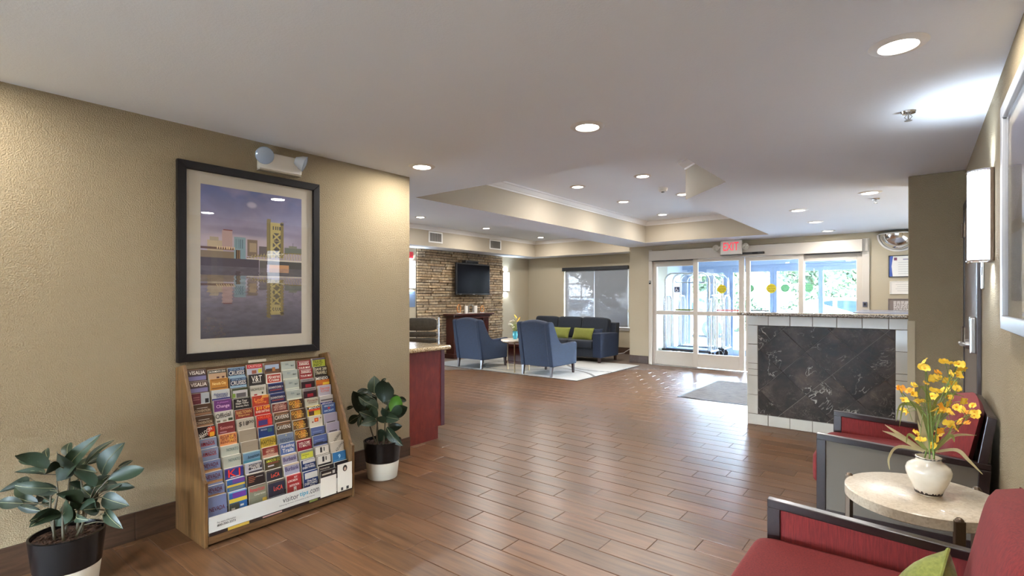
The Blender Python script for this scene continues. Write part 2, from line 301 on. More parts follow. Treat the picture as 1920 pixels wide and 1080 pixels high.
# ---------------------------------------------------------------- helpers: geometry
def sc_(s): return s / abs(s) if s else 0
class MB:
    def __init__(s): s.v = []; s.f = []; s.m = []; s.c = []; s.hascol = False
    def add(s, vs, fs, mi=0, M=None, col=None):
        o = len(s.v)
        for p in vs:
            p = Vector(p)
            s.v.append(tuple(M @ p if M else p))
        for f in fs:
            s.f.append([o + i for i in f]); s.m.append(mi); s.c.append(col)
        if col is not None: s.hascol = True
        return s
    def box(s, x0, x1, y0, y1, z0, z1, mi=0, M=None, col=None):
        return s.add([(x0, y0, z0), (x1, y0, z0), (x1, y1, z0), (x0, y1, z0), (x0, y0, z1), (x1, y0, z1), (x1, y1, z1), (x0, y1, z1)],
                     [(0, 3, 2, 1), (4, 5, 6, 7), (0, 1, 5, 4), (1, 2, 6, 5), (2, 3, 7, 6), (3, 0, 4, 7)], mi, M, col)
    def prism(s, poly, axis, a0, a1, mi=0, M=None, col=None):
        """poly: list of 2D points (the two other axes in xyz order); extruded along axis from a0 to a1"""
        def P(q, a):
            return {'x': (a, q[0], q[1]), 'y': (q[0], a, q[1]), 'z': (q[0], q[1], a)}[axis]
        n = len(poly); vs = [P(q, a0) for q in poly] + [P(q, a1) for q in poly]
        fs = [tuple(range(n - 1, -1, -1)), tuple(range(n, 2 * n))] + [(i, (i + 1) % n, n + (i + 1) % n, n + i) for i in range(n)]
        return s.add(vs, fs, mi, M, col)
    def tube(s, pts, r, n=8, mi=0, M=None, closed=False, cap=True, col=None, flat=1.0):
        pts = [Vector(p) for p in pts]; k = len(pts); vs = []; fs = []
        rs = r if isinstance(r, (list, tuple)) else [r] * k
        t0 = (pts[1] - pts[0]).normalized(); u = t0.orthogonal().normalized()
        for i, p in enumerate(pts):
            a = pts[(i - 1) % k] if (closed or i > 0) else p; b = pts[(i + 1) % k] if (closed or i < k - 1) else p
            t = (b - a); t = t.normalized() if t.length > 1e-9 else t0
            u = (u - t * u.dot(t)); u = u.normalized() if u.length > 1e-6 else t.orthogonal().normalized()
            w_ = t.cross(u)
            for j in range(n):
                an = 2 * PI * j / n; vs.append(p + u * math.cos(an) * rs[i] + w_ * math.sin(an) * rs[i] * flat)
        segs = k if closed else k - 1
        for i in range(segs):
            i2 = (i + 1) % k
            for j in range(n):
                j2 = (j + 1) % n; fs.append((i * n + j, i * n + j2, i2 * n + j2, i2 * n + j))
        if cap and not closed:
            fs.append(tuple(range(n - 1, -1, -1))); fs.append(tuple((k - 1) * n + j for j in range(n)))
        return s.add(vs, fs, mi, M, col)
    def lathe(s, prof, n=24, c=(0, 0, 0), mi=0, M=None, a0=0.0, a1=2 * PI, col=None):
        full = abs(a1 - a0 - 2 * PI) < 1e-6; na = n if full else n + 1; vs = []; fs = []
        for (r, z) in prof:
            for j in range(na):
                a = a0 + (a1 - a0) * j / n; vs.append((c[0] + r * math.cos(a), c[1] + r * math.sin(a), c[2] + z))
        for i in range(len(prof) - 1):
            for j in range(n):
                j2 = (j + 1) % na if full else j + 1
                fs.append((i * na + j, i * na + j2, (i + 1) * na + j2, (i + 1) * na + j))
        return s.add(vs, fs, mi, M, col)
    def pillow(s, c, h, e=(0.35, 0.35), n=16, mi=0, M=None):
        """superellipsoid centred at c with half sizes h"""
        vs = []; fs = []; nu, nv = n * 2, n
        def pw(x, p): return math.copysign(abs(x) ** p, x)
        for i in range(nv + 1):
            v = -PI / 2 + PI * i / nv
            for j in range(nu):
                u = -PI + 2 * PI * j / nu
                vs.append((c[0] + h[0] * pw(math.cos(v), e[0]) * pw(math.cos(u), e[1]), c[1] + h[1] * pw(math.cos(v), e[0]) * pw(math.sin(u), e[1]), c[2] + h[2] * pw(math.sin(v), e[0])))
        for i in range(nv):
            for j in range(nu):
                j2 = (j + 1) % nu; fs.append((i * nu + j, i * nu + j2, (i + 1) * nu + j2, (i + 1) * nu + j))
        return s.add(vs, fs, mi, M)
    def build(s, name, mats, parent=None, loc=None, rotz=None, smooth=False, bevel=0, seg=2, sub=0, angle=40):
        me = bpy.data.meshes.new(name); me.from_pydata([tuple(v) for v in s.v], [], s.f)
        mats = mats if isinstance(mats, (list, tuple)) else [mats]
        for m in mats: me.materials.append(m)
        if len(mats) > 1: me.polygons.foreach_set('material_index', s.m)
        if s.hascol:
            ca = me.color_attributes.new('Col', 'FLOAT_COLOR', 'CORNER'); k = 0
            arr = np.ones((len(me.loops), 4), dtype=np.float32)
            for pi, p in enumerate(s.f):
                c = s.c[pi] or (0.5, 0.5, 0.5, 1); arr[k:k + len(p)] = c; k += len(p)
            ca.data.foreach_set('color', arr.ravel())
        if smooth:
            me.polygons.foreach_set('use_smooth', [True] * len(me.polygons))
            try: me.set_sharp_from_angle(angle=math.radians(angle))
            except Exception: pass
        me.update()
        o = bpy.data.objects.new(name, me); C.objects.link(o)
        if parent: o.parent = parent
        if loc: o.location = loc
        if rotz is not None: o.rotation_euler = (0, 0, rotz)
        if bevel:
            b = o.modifiers.new('bevel', 'BEVEL'); b.width = bevel; b.segments = seg; b.limit_method = 'ANGLE'; b.angle_limit = math.radians(35)
        if sub:
            b = o.modifiers.new('sub', 'SUBSURF'); b.levels = sub; b.render_levels = sub
        return o
def empty(name, loc=(0, 0, 0), rotz=0, parent=None):
    o = bpy.data.objects.new(name, None); C.objects.link(o); o.location = loc; o.rotation_euler = (0, 0, rotz)
    o.empty_display_size = 0.1
    if parent: o.parent = parent
    return o
def tag(o, label, cat=None, group=None, kind=None):
    if label: o['label'] = label
    if cat: o['category'] = cat
    if group: o['group'] = group
    if kind: o['kind'] = kind
    return o
def thing(name, label, cat, loc=(0, 0, 0), rotz=0, group=None):
    return tag(empty(name, loc, rotz), label, cat, group)
def struct(name, mb, m, parent=None, **k):
    o = mb.build(name, m, parent, **k)
    if not parent: o['kind'] = 'structure'
    return o
def copy_tree(o, parent=None):
    c = o.copy(); C.objects.link(c); c.parent = parent
    for ch in [q for q in bpy.data.objects if q.parent == o]: copy_tree(ch, c)
    return c
_tc = {}
def text_mesh(s, size=1.0, ext=0.0, bold=0.0, shear=0.0):
    key = (s, ext, bold, shear)
    if key not in _tc:
        cu = bpy.data.curves.new('lettering', 'FONT'); cu.body = s; cu.size = 1.0; cu.extrude = ext; cu.offset = bold; cu.shear = shear
        cu.resolution_u = 2; cu.align_x = 'CENTER'; cu.align_y = 'CENTER'; cu.space_line = 0.8
        o = bpy.data.objects.new('lettering', cu); C.objects.link(o)
        me = bpy.data.meshes.new_from_object(o.evaluated_get(bpy.context.evaluated_depsgraph_get()))
        v = np.array([tuple(q.co) for q in me.vertices]); f = [tuple(p.vertices) for p in me.polygons]
        bpy.data.objects.remove(o); bpy.data.curves.remove(cu); bpy.data.meshes.remove(me); _tc[key] = (v, f)
    return _tc[key]
def put_text(mb, s, cx, cz, w, h, y=-0.001, col=(0, 0, 0, 1), mi=0, bold=0.0, rot=0.0, shear=0.0, M=None):
    """lettering in the local XZ plane, facing -Y, fitted in a w x h box"""
    v, f = text_mesh(s, 1.0, 0.0, bold, shear)
    if len(v) == 0: return
    mn = v.min(0); mx = v.max(0); k = min(w / (mx[0] - mn[0]), h / (mx[1] - mn[1])); c = (mn + mx) / 2
    kx = w / (mx[0] - mn[0]) if w / (mx[0] - mn[0]) < k * 1.6 else k * 1.6
    kz = h / (mx[1] - mn[1]) if h / (mx[1] - mn[1]) < k * 1.6 else k * 1.6
    cr, sr = math.cos(rot), math.sin(rot); vs = []
    for p in v:
        a, b = (p[0] - c[0]) * kx, (p[1] - c[1]) * kz
        vs.append((cx + a * cr - b * sr, y, cz + a * sr + b * cr))
    mb.add(vs, f, mi, M, col)
def raster(name, img, w, h, m, parent, plane='xz', loc=(0, 0, 0)):
    """flat print: img (ny,nx,3) linear rgb, row 0 at the top, on a fine grid mesh facing -Y (xz) or +Z (xy)"""
    ny, nx = img.shape[:2]
    xs = np.linspace(0, w, nx + 1) - w / 2; zs = np.linspace(h, 0, ny + 1) - (h / 2 if plane == 'xy' else 0)
    X, Z = np.meshgrid(xs, zs)
    v = np.stack([X, np.zeros_like(X), Z], -1) if plane == 'xz' else np.stack([X, Z, np.zeros_like(X)], -1)
    v = v.reshape(-1, 3); idx = np.arange((ny + 1) * (nx + 1)).reshape(ny + 1, nx + 1)
    f = np.stack([idx[1:, :-1], idx[1:, 1:], idx[:-1, 1:], idx[:-1, :-1]], -1).reshape(-1, 4)
    me = bpy.data.meshes.new(name); me.vertices.add(len(v)); me.vertices.foreach_set('co', v.ravel())
    me.loops.add(f.size); me.loops.foreach_set('vertex_index', f.ravel()); me.polygons.add(len(f))
    me.polygons.foreach_set('loop_start', np.arange(0, f.size, 4)); me.update(calc_edges=True)
    ca = me.color_attributes.new('Col', 'FLOAT_COLOR', 'CORNER')
    c = np.ones((len(f), 4, 4), dtype=np.float32); c[:, :, :3] = img.reshape(-1, 1, 3); ca.data.foreach_set('color', c.ravel())
    me.materials.append(m); o = bpy.data.objects.new(name, me); C.objects.link(o); o.parent = parent; o.location = loc
    return o
class Img:
    def __init__(s, w, h, col):
        s.w, s.h = w, h; s.a = np.zeros((h, w, 3)); s.a[:] = col; s.Y, s.X = np.mgrid[0:h, 0:w]; s.X = (s.X + 0.5) / w; s.Y = (s.Y + 0.5) / h
    def poly(s, pts, col, al=1.0):
        m = np.zeros((s.h, s.w), bool); n = len(pts)
        for i in range(n):
            (x0, y0), (x1, y1) = pts[i], pts[(i + 1) % n]
            if y0 == y1: continue
            c = ((s.Y >= min(y0, y1)) & (s.Y < max(y0, y1))) & (s.X < (x1 - x0) * (s.Y - y0) / (y1 - y0) + x0); m ^= c
        s.a[m] = s.a[m] * (1 - al) + np.array(col) * al
    def rect(s, x0, y0, x1, y1, col, al=1.0): s.poly([(x0, y0), (x1, y0), (x1, y1), (x0, y1)], col, al)
    def line(s, x0, y0, x1, y1, wd, col, al=1.0):
        dx, dy = x1 - x0, y1 - y0; L = math.hypot(dx, dy) or 1; nx_, ny_ = -dy / L * wd / 2, dx / L * wd / 2
        s.poly([(x0 + nx_, y0 + ny_), (x1 + nx_, y1 + ny_), (x1 - nx_, y1 - ny_), (x0 - nx_, y0 - ny_)], col, al)
    def blob(s, cx, cy, rx, ry, col, al=1.0):
        d = ((s.X - cx) / rx) ** 2 + ((s.Y - cy) / ry) ** 2; k = np.clip(1.3 - d, 0, 1)[..., None] * al; s.a = s.a * (1 - k) + np.array(col) * k
def s3(r, g, b): return np.array([lin(r), lin(g), lin(b)])
def fbm(X, Y, sx, sy, seed=0, octs=4):
    rs = np.random.RandomState(seed); out = np.zeros_like(X); amp = 1; tot = 0
    for o in range(octs):
        g = rs.rand(64, 64); fx = (X * sx * 2 ** o) % 63; fy = (Y * sy * 2 ** o) % 63
        ix, iy = fx.astype(int), fy.astype(int); tx, ty = fx - ix, fy - iy; tx = tx * tx * (3 - 2 * tx); ty = ty * ty * (3 - 2 * ty)
        a = g[iy, ix] * (1 - tx) + g[iy, ix + 1] * tx; b = g[iy + 1, ix] * (1 - tx) + g[iy + 1, ix + 1] * tx
        out += amp * (a * (1 - ty) + b * ty); tot += amp; amp *= 0.5
    return out / tot
# ================================================================= THE SETTING
H, H2 = 2.459, 2.87
XL, XR, YD, YW, XS = -3.546, 0.305, 10.243, 11.65, -8.6
# floor: grout bed with planks on it
bed = struct('floor', MB().box(-9.0, 1.6, -3.0, 11.8, -0.08, -0.003), M_grout)
def plank_mb(x0, x1, y0, y1, mb=None):
    mb = mb or MB(); g = 0.0019; b = 0.0024
    x0 += g; x1 -= g; y0 += g; y1 -= g
    if x1 - x0 < 0.012 or y1 - y0 < 0.012: return mb
    o = [(x0, y0), (x1, y0), (x1, y1), (x0, y1)]; i = [(x0 + b, y0 + b), (x1 - b, y0 + b), (x1 - b, y1 - b), (x0 + b, y1 - b)]
    vs = [(p[0], p[1], -0.004) for p in o] + [(p[0], p[1], -0.0016) for p in o] + [(p[0], p[1], 0.0) for p in i]
    fs = [(0, 1, 5, 4), (1, 2, 6, 5), (2, 3, 7, 6), (3, 0, 4, 7), (4, 5, 9, 8), (5, 6, 10, 9), (6, 7, 11, 10), (7, 4, 8, 11), (8, 9, 10, 11)]
    return mb.add(vs, fs)
def floor_rects():
    for k in range(-31, 60):                      # row k lies between line k-1 and line k
        y0, y1 = TY0 + TW * (k - 1), TY0 + TW * k
        for n in range(-18, 14):
            x0 = TX0 + TO * k + TL * n; yield x0, x0 + TL, y0, y1
    return
zones = [(XL, XR, -2.9, 3.03), (-8.6, 1.5, 3.03, YD), (-8.6, -4.67, YD, YW)]
near, far = [], []
Fv, Rv = Vector((-0.6192, 0.7852)), Vector((0.7852, 0.6192))
for x0, x1, y0, y1 in floor_rects():
    for (a0, a1, b0, b1) in zones:
        u0, u1, v0, v1 = max(x0, a0), min(x1, a1), max(y0, b0), min(y1, b1)
        if u1 - u0 < 0.015 or v1 - v0 < 0.015: continue
        c = Vector(((u0 + u1) / 2, (v0 + v1) / 2)); d = c.dot(Fv); s_ = c.dot(Rv)
        if d < 0.3: continue
        px, py = 960 + 968.67 * s_ / d, 556.74 + 968.67 * 1.4 / d
        vis = -250 < px < 2100 and py < 1190
        if not vis and d < 2: continue
        # hidden behind the left wall
        if c.x < XL and c.y > 3.03:
            if c.x / c.y < XL / 3.03 - 0.12: continue
        hid = (c.x > -1.49 and c.y > 6.2)
        full = abs(u1 - u0 - TL) < 1e-4 and abs(v1 - v0 - TW) < 1e-4
        (near if vis and not hid else far).append((d if vis else 99, u0, u1, v0, v1, full))
near.sort(); shared = plank_mb(0, TL, 0, TW)
first = None
for i, (d, u0, u1, v0, v1, full) in enumerate(near[:300]):
    if full:
        if first is None: first = shared.build('plank', M_plank, bed, loc=(u0, v0, 0))
        else:
            o = first.copy(); C.objects.link(o); o.location = (u0, v0, 0)
    else: plank_mb(0, u1 - u0, 0, v1 - v0).build('plank', M_plank, bed, loc=(u0, v0, 0))
mb = MB()
for d, u0, u1, v0, v1, full in near[300:] + far: plank_mb(u0, u1, v0, v1, mb)
tag(mb.build('distant_planks', M_plank, bed), None, kind='stuff')

# ceiling with its two trays
def polyz(mb, pts, z, mi=0): return mb.add([(x, y, z) for x, y in pts], [tuple(range(len(pts) - 1, -1, -1))], mi)
def rectz(mb, x0, x1, y0, y1, z, mi=0): return polyz(mb, [(x0, y0), (x1, y0), (x1, y1), (x0, y1)], z, mi)
T1 = [(-4.21, 3.68), (-1.40, 3.68), (-1.40, 4.96), (-2.0, 5.59), (-2.0, 9.55), (-4.21, 9.55)]
T2 = [(-8.02, 3.2), (-4.885, 3.2), (-4.885, 11.15), (-8.02, 11.15)]
cm = MB()
rectz(cm, -3.76, 0.5, -3.1, 2.4, H); rectz(cm, -9, 1.6, 2.4, 3.2, H); rectz(cm, -9, -8.02, 3.2, YW, H); rectz(cm, -8.02, -4.885, 11.15, YW, H)
rectz(cm, -4.885, -4.21, 3.2, YW, H); rectz(cm, -4.21, 1.6, 3.2, 3.68, H); rectz(cm, -4.21, -2.0, 9.55, 10.4, H)
polyz(cm, [(-1.4, 3.68), (1.6, 3.68), (1.6, 4.96), (-1.4, 4.96)], H)
polyz(cm, [(-1.4, 4.96), (1.6, 4.96), (1.6, 10.4), (-2.0, 10.4), (-2.0, 5.59)], H)
ceil = struct('ceiling', cm, M_ceil)
def tray(T, name):
    n = len(T); m = MB(); polyz(m, T, H2)
    m.build(name + '_ceiling', M_ceil, ceil)
    m = MB()
    for i in range(n):
        a, b = T[i], T[(i + 1) % n]; m.add([(a[0], a[1], H), (b[0], b[1], H), (b[0], b[1], H2), (a[0], a[1], H2)], [(0, 1, 2, 3)])
    m.build(name + '_side', M_tray, ceil)
    # crown moulding: a stepped profile swept along the tray with mitred corners
    prof = [(0, 0.085), (0.010, 0.085), (0.014, 0.070), (0.026, 0.062), (0.045, 0.040), (0.060, 0.022), (0.074, 0.016), (0.080, 0.0)]
    def inset(t):
        out = []
        for i in range(n):
            p, q, r = Vector(T[i - 1]), Vector(T[i]), Vector(T[(i + 1) % n])
            e0, e1 = (q - p).normalized(), (r - q).normalized(); n0, n1 = Vector((-e0.y, e0.x)), Vector((-e1.y, e1.x))
            bb = (n0 + n1); bb = bb / max(0.2, bb.dot(n0)); out.append(q + bb * t)
        return out
    m = MB(); rings = [[(q.x, q.y, H2 - dz) for q in inset(t)] for t, dz in prof]; vs = [p for r in rings for p in r]; fs = []
    for k in range(len(prof) - 1):
        for i in range(n): j = (i + 1) % n; fs.append((k * n + i, k * n + j, (k + 1) * n + j, (k + 1) * n + i))
    m.add(vs, fs).build(name + '_crown', M_crown, ceil)
tray(T1, 'entry_tray'); tray(T2, 'lounge_tray')

# walls
def holed(name, ax, c0, c1, a0, a1, h0, h1, z0, z1, m_, top=H):
    """wall slab along an axis (thickness c0..c1) with a low opening added to throw daylight at the ceiling, h0..h1, z0..z1"""
    m = MB(); B = (lambda p, q, r, t: m.box(c0, c1, p, q, r, t)) if ax == 'y' else (lambda p, q, r, t: m.box(p, q, c0, c1, r, t))
    B(a0, h0, 0, top); B(h1, a1, 0, top); B(h0, h1, 0, z0); B(h0, h1, z1, top); return struct(name, m, m_)
holed('wall_rear', 'x', -3.1, -3.0, -3.76, 0.5, -3.3, 0.1, 0.08, 0.62, M_wall)
wl = holed('wall_left', 'y', -3.76, XL, -3.0, 3.03, -2.8, -0.6, 0.1, 1.05, M_wall)
struct('wall_right', MB().box(XR, 0.5, -3.0, 5.73, 0, H), M_wall)
wr = struct('wall_return', MB().box(-0.077, 1.6, 5.72, 6.24, 0, H), M_wall, bevel=0.008)
MB().box(-0.083, -0.03, 5.712, 5.722, 0, 1.19).build('corner_guard', mat('tan_plastic', S(178, 162, 132), 0.5), wr)
holed('wall_stone_side', 'y', -8.75, XS, 2.6, YW + 0.2, 3.0, 5.4, 0.1, 1.05, M_wall2, H + 0.5)
struct('wall_reception', MB().box(-8.75, -3.76, 2.4, 2.6, 0, H + 0.5), M_wall2)
# window wall with its opening
WX0, WX1, WZ0, WZ1 = -7.42, -5.57, 0.66, 2.14
m = MB(); m.box(-8.75, WX0, YW, YW + 0.2, 0, H + 0.5); m.box(WX1, -4.67, YW, YW + 0.2, 0, H + 0.5)
m.box(WX0, WX1, YW, YW + 0.2, 0, WZ0); m.box(WX0, WX1, YW, YW + 0.2, WZ1, H + 0.5); struct('wall_window', m, M_wall2)
# entrance wall
DX0, DX1, DZ = -4.43, -0.64, 2.36
m = MB(); m.box(-4.87, DX0, YD, YD + 0.14, 0, H); m.box(DX1, 1.6, YD, YD + 0.14, 0, H); m.box(DX0, DX1, YD, YD + 0.14, DZ, H)
m.box(-4.87, -4.67, YD + 0.14, 11.65, 0, H)
struct('wall_entrance', m, M_wall2)
holed('wall_far_right', 'y', 1.6, 1.75, 5.7, 10.4, 6.6, 9.2, 0.1, 1.05, M_wall2)

# baseboards (plank tile, one object per wall; each length of tile a piece)
def baseboard(name, p0, p1, nrm, L=0.62, hh=0.158, t=0.011, off=0.0):
    p0, p1, nrm = Vector(p0), Vector(p1), Vector(nrm); d = (p1 - p0); n_ = d.length; d.normalize()
    root = empty(name); root['kind'] = 'structure'; a = 0.0; k = 0
    cuts = [0.0]; x = L * (0.35 + off)
    while x < n_ - 0.02: cuts.append(x); x += L
    cuts.append(n_)
    for a, b in zip(cuts, cuts[1:]):
        q0, q1 = p0 + d * (a + 0.0012), p0 + d * (b - 0.0012); m = MB()
        c = [q0, q1, q1 + nrm * t, q0 + nrm * t]
        vs = [(v.x, v.y, 0.001) for v in c] + [(v.x, v.y, hh) for v in c]
        m.add(vs, [(0, 1, 2, 3)[::-1], (4, 5, 6, 7), (0, 1, 5, 4), (1, 2, 6, 5), (2, 3, 7, 6), (3, 0, 4, 7)])
        m.build('baseboard_tile', M_baseb, root)
    m = MB(); q0, q1 = p0, p1; c = [q0, q1, q1 + nrm * (t + 0.002), q0 + nrm * (t + 0.002)]
    vs = [(v.x, v.y, hh) for v in c] + [(v.x, v.y, hh + 0.004) for v in c]
    m.add(vs, [(3, 2, 1, 0), (4, 5, 6, 7), (0, 1, 5, 4), (1, 2, 6, 5), (2, 3, 7, 6), (3, 0, 4, 7)]).build('edge_trim', mat('brown_trim', S(72, 52, 40), 0.4), root)
baseboard('baseboard_left', (XL, -0.5), (XL, 3.03), (1, 0), off=0.05)
baseboard('baseboard_right', (XR, 0.0), (XR, 4.30), (-1, 0))
baseboard('baseboard_window', (-7.9, YW), (-4.69, YW), (0, -1))
baseboard('baseboard_stone', (XS, 10.5), (XS, YW - 0.02), (1, 0))
baseboard('baseboard_entrance', (-4.87, YD), (DX0 - 0.02, YD), (0, -1))
baseboard('baseboard_far', (DX1 + 0.04, YD), (1.6, YD), (0, -1))

# ================================================================= GLAZED ENTRANCE
def frame_panel(name, x0, x1, z0, z1, y, st, top, bot, mid=None, par=None, t=0.045, m=None, bead=None):
    """stile-and-rail glazed panel in the XZ plane"""
    mb_ = MB(); mb_.box(x0, x0 + st, y, y + t, z0, z1); mb_.box(x1 - st, x1, y, y + t, z0, z1)
    mb_.box(x0 + st, x1 - st, y, y + t, z0, z0 + bot); mb_.box(x0 + st, x1 - st, y, y + t, z1 - top, z1)
    if mid: mb_.box(x0 + st, x1 - st, y, y + t, mid[0], mid[1])
    fr = mb_.build(name, m or M_alum, par, bevel=0.004)
    gl = MB()
    spans = [(z0 + bot, z1 - top)] if not mid else [(z0 + bot, mid[0]), (mid[1], z1 - top)]
    for a, b in spans:
        MB().box(x0 + st - 0.004, x1 - st + 0.004, y + t / 2 - 0.003, y + t / 2 + 0.003, a - 0.004, b + 0.004).build('pane', M_glass, fr)
        if bead:
            q = MB(); e = 0.008
            q.box(x0 + st, x0 + st + e, y - 0.002, y + t + 0.002, a, b); q.box(x1 - st - e, x1 - st, y - 0.002, y + t + 0.002, a, b)
            q.box(x0 + st + e, x1 - st - e, y - 0.002, y + t + 0.002, a, a + e); q.box(x0 + st + e, x1 - st - e, y - 0.002, y + t + 0.002, b - e, b)
            q.build('glazing_bead', bead, fr)
    return fr
ent = empty('door_1', (0, 0, 0)); ent['kind'] = 'structure'
m = MB(); m.box(DX0, DX0 + 0.075, YD - 0.03, YD + 0.14, 0, DZ + 0.01); m.box(DX1 - 0.10, DX1, YD - 0.03, YD + 0.14, 0, DZ); m.build('jamb', M_alum, ent, bevel=0.004)
MB().box(DX0 + 0.04, DX1 - 0.09, YD - 0.11, YD + 0.10, 2.145, 2.345).build('header_box', M_alum, ent, bevel=0.006)
MB().box(DX0 + 0.07, DX1 - 0.1, YD + 0.10, YD + 0.14, 2.1, DZ).build('header_backing', M_alum, ent)
MB().box(DX1 - 0.09, DX1 - 0.02, YD - 0.06, YD - 0.03, 2.15, 2.345).build('header_end_cap', mat('grey_cap', S(176, 168, 158), 0.4), ent)
# sidelights stand back, the two sliding leaves stand forward
frame_panel('fixed_leaf', -4.36, -3.44, 0.01, 2.13, YD + 0.03, 0.075, 0.10, 0.275, (1.045, 1.11), ent, bead=M_white)
frame_panel('sliding_leaf', -3.50, -2.555, 0.02, 2.14, YD - 0.05, 0.085, 0.05, 0.26, (1.045, 1.11), ent, bead=M_white)
frame_panel('sliding_leaf', -2.53, -1.585, 0.02, 2.14, YD - 0.05, 0.07, 0.07, 0.26, (1.045, 1.11), ent, bead=M_white)
frame_panel('fixed_leaf', -1.66, -0.74, 0.01, 2.13, YD + 0.03, 0.075, 0.10, 0.275, (1.045, 1.11), ent, bead=M_white)
MB().box(-4.36, -0.74, YD - 0.06, YD + 0.1, 0.0, 0.010).build('threshold', M_steel, ent)
MB().box(-4.36, -3.50, YD - 0.03, YD - 0.01, 2.128, 2.143).build('track_gap', M_black, ent)
MB().box(-1.58, -0.76, YD - 0.03, YD - 0.01, 2.128, 2.143).build('track_gap', M_black, ent)
def sticker(x, z, r, cols, words, lab, y=YD - 0.036, cat='sticker', ww=1.5):
    m_ = MB(); n = 32
    m_.add([(r * math.cos(2 * PI * j / n), 0, r * math.sin(2 * PI * j / n)) for j in range(n)] + [(r * math.cos(2 * PI * j / n), 0.001, r * math.sin(2 * PI * j / n)) for j in range(n)],
           [tuple(range(n)), tuple(range(2 * n - 1, n - 1, -1))] + [(j, (j + 1) % n, n + (j + 1) % n, n + j) for j in range(n)], 0, None, cols[0])
    k = len(words)
    for i, t_ in enumerate(words):
        z_ = (k / 2 - i - 0.5) * r * 1.5 / k; put_text(m_, t_, 0, z_, r * ww * math.sqrt(max(0.2, 1 - (z_ / r) ** 2)), r * 1.1 / k, -0.0008, cols[1])
    o = m_.build('door_sticker', M_print); o.location = (x, y, z); tag(o, lab, cat, 'stickers on the entrance glass'); return o
YEL, GRN, BLK = S(214, 196, 40), S(120, 170, 110), S(30, 34, 24)
sticker(-2.96, 1.55, 0.085, (YEL, BLK), ['AUTOMATIC', 'CAUTION', 'DOOR'], 'round yellow caution sticker on the left sliding leaf')
sticker(-2.10, 1.552, 0.085, (YEL, BLK), ['AUTOMATIC', 'CAUTION', 'DOOR'], 'round yellow caution sticker on the right sliding leaf')
def band(x0, x1, z, h_, col, tcol, words, lab, y):
    m_ = MB(); w_ = (x1 - x0) / 2; m_.prism([(-w_, 0), (-w_ + 0.02, -h_ / 2), (w_ - 0.02, -h_ / 2), (w_, 0), (w_ - 0.02, h_ / 2), (-w_ + 0.02, h_ / 2)], 'y', 0, 0.001, 0, None, col)
    
    for k in range(24):
        xx = -w_ * 0.85 + w_ * 1.7 * k / 24; m_.box(xx, xx + w_ * 0.045, -0.0006, 0, -h_ * 0.22, h_ * 0.22, 0, None, tcol)
    o = m_.build('door_sticker', M_print); o.location = ((x0 + x1) / 2, y, z)
    tag(o, lab, 'sticker', 'stickers on the entrance glass')
band(-3.90, -3.52, 1.14, 0.03, S(130, 140, 50), S(40, 44, 20), 'IN EMERGENCY PUSH TO OPEN', 'long green strip sticker low on the left fixed leaf', YD + 0.045)
band(-3.05, -2.64, 1.145, 0.03, S(190, 60, 60), S(240, 210, 200), 'IN EMERGENCY PUSH TO OPEN', 'long red strip sticker low on the left sliding leaf', YD - 0.036)
band(-2.45, -2.13, 1.15, 0.026, S(60, 56, 80), S(200, 200, 210), 'IN EMERGENCY PUSH TO OPEN', 'dark strip sticker low on the right sliding leaf', YD - 0.036)
m = MB(); m.box(-0.055, 0.055, 0, 0.001, -0.055, 0.055, 0, None, S(52, 60, 84))
m.tube([(0.03 * math.cos(a), -0.001, -0.012 + 0.03 * math.sin(a)) for a in [i * PI / 8 for i in range(-12, 1)]], 0.004, 5, col=S(240, 240, 244))
m.tube([(-0.008, -0.001, 0.022), (-0.006, -0.001, -0.004), (0.014, -0.001, -0.006), (0.024, -0.001, -0.028)], 0.005, 5, col=S(240, 240, 244))
m.box(-0.014, -0.002, -0.002, 0, 0.028, 0.040, 0, None, S(240, 240, 244))
o = m.build('door_sticker', M_print); o.location = (-3.86, YD + 0.045, 1.55); tag(o, 'square blue wheelchair access sticker on the left fixed leaf', 'sticker', 'stickers on the entrance glass')
sw = thing('door_switch', 'small dark key switch plate on the left door jamb', 'switch', (-4.40, YD - 0.03, 1.70))
MB().box(-0.02, 0.02, -0.012, 0, -0.035, 0.035).build('plate', M_black, sw, bevel=0.002); MB().box(-0.012, 0.012, -0.02, -0.012, 0.0, 0.02).build('button', M_steel, sw)
sn = thing('motion_sensor', 'long black motion sensor under the exit sign on the door header', 'sensor', (-2.42, YD - 0.112, 2.20))
MB().box(-0.42, 0.23, -0.04, 0, -0.02, 0.02).build('housing', M_black, sn, bevel=0.008); MB().box(0.03, 0.12, -0.042, -0.038, -0.015, 0.012).build('window', M_tvscreen, sn)
jb = thing('jamb_switch', 'small grey switch box low on the right door jamb', 'switch', (-0.70, YD - 0.03, 1.28))
MB().box(-0.03, 0.03, -0.02, 0, -0.04, 0.04).build('plate', mat('grey_blue_plate', S(92, 94, 112), 0.4), jb, bevel=0.003); MB().box(-0.015, 0.015, -0.026, -0.02, -0.02, 0.02).build('button', M_black, jb)

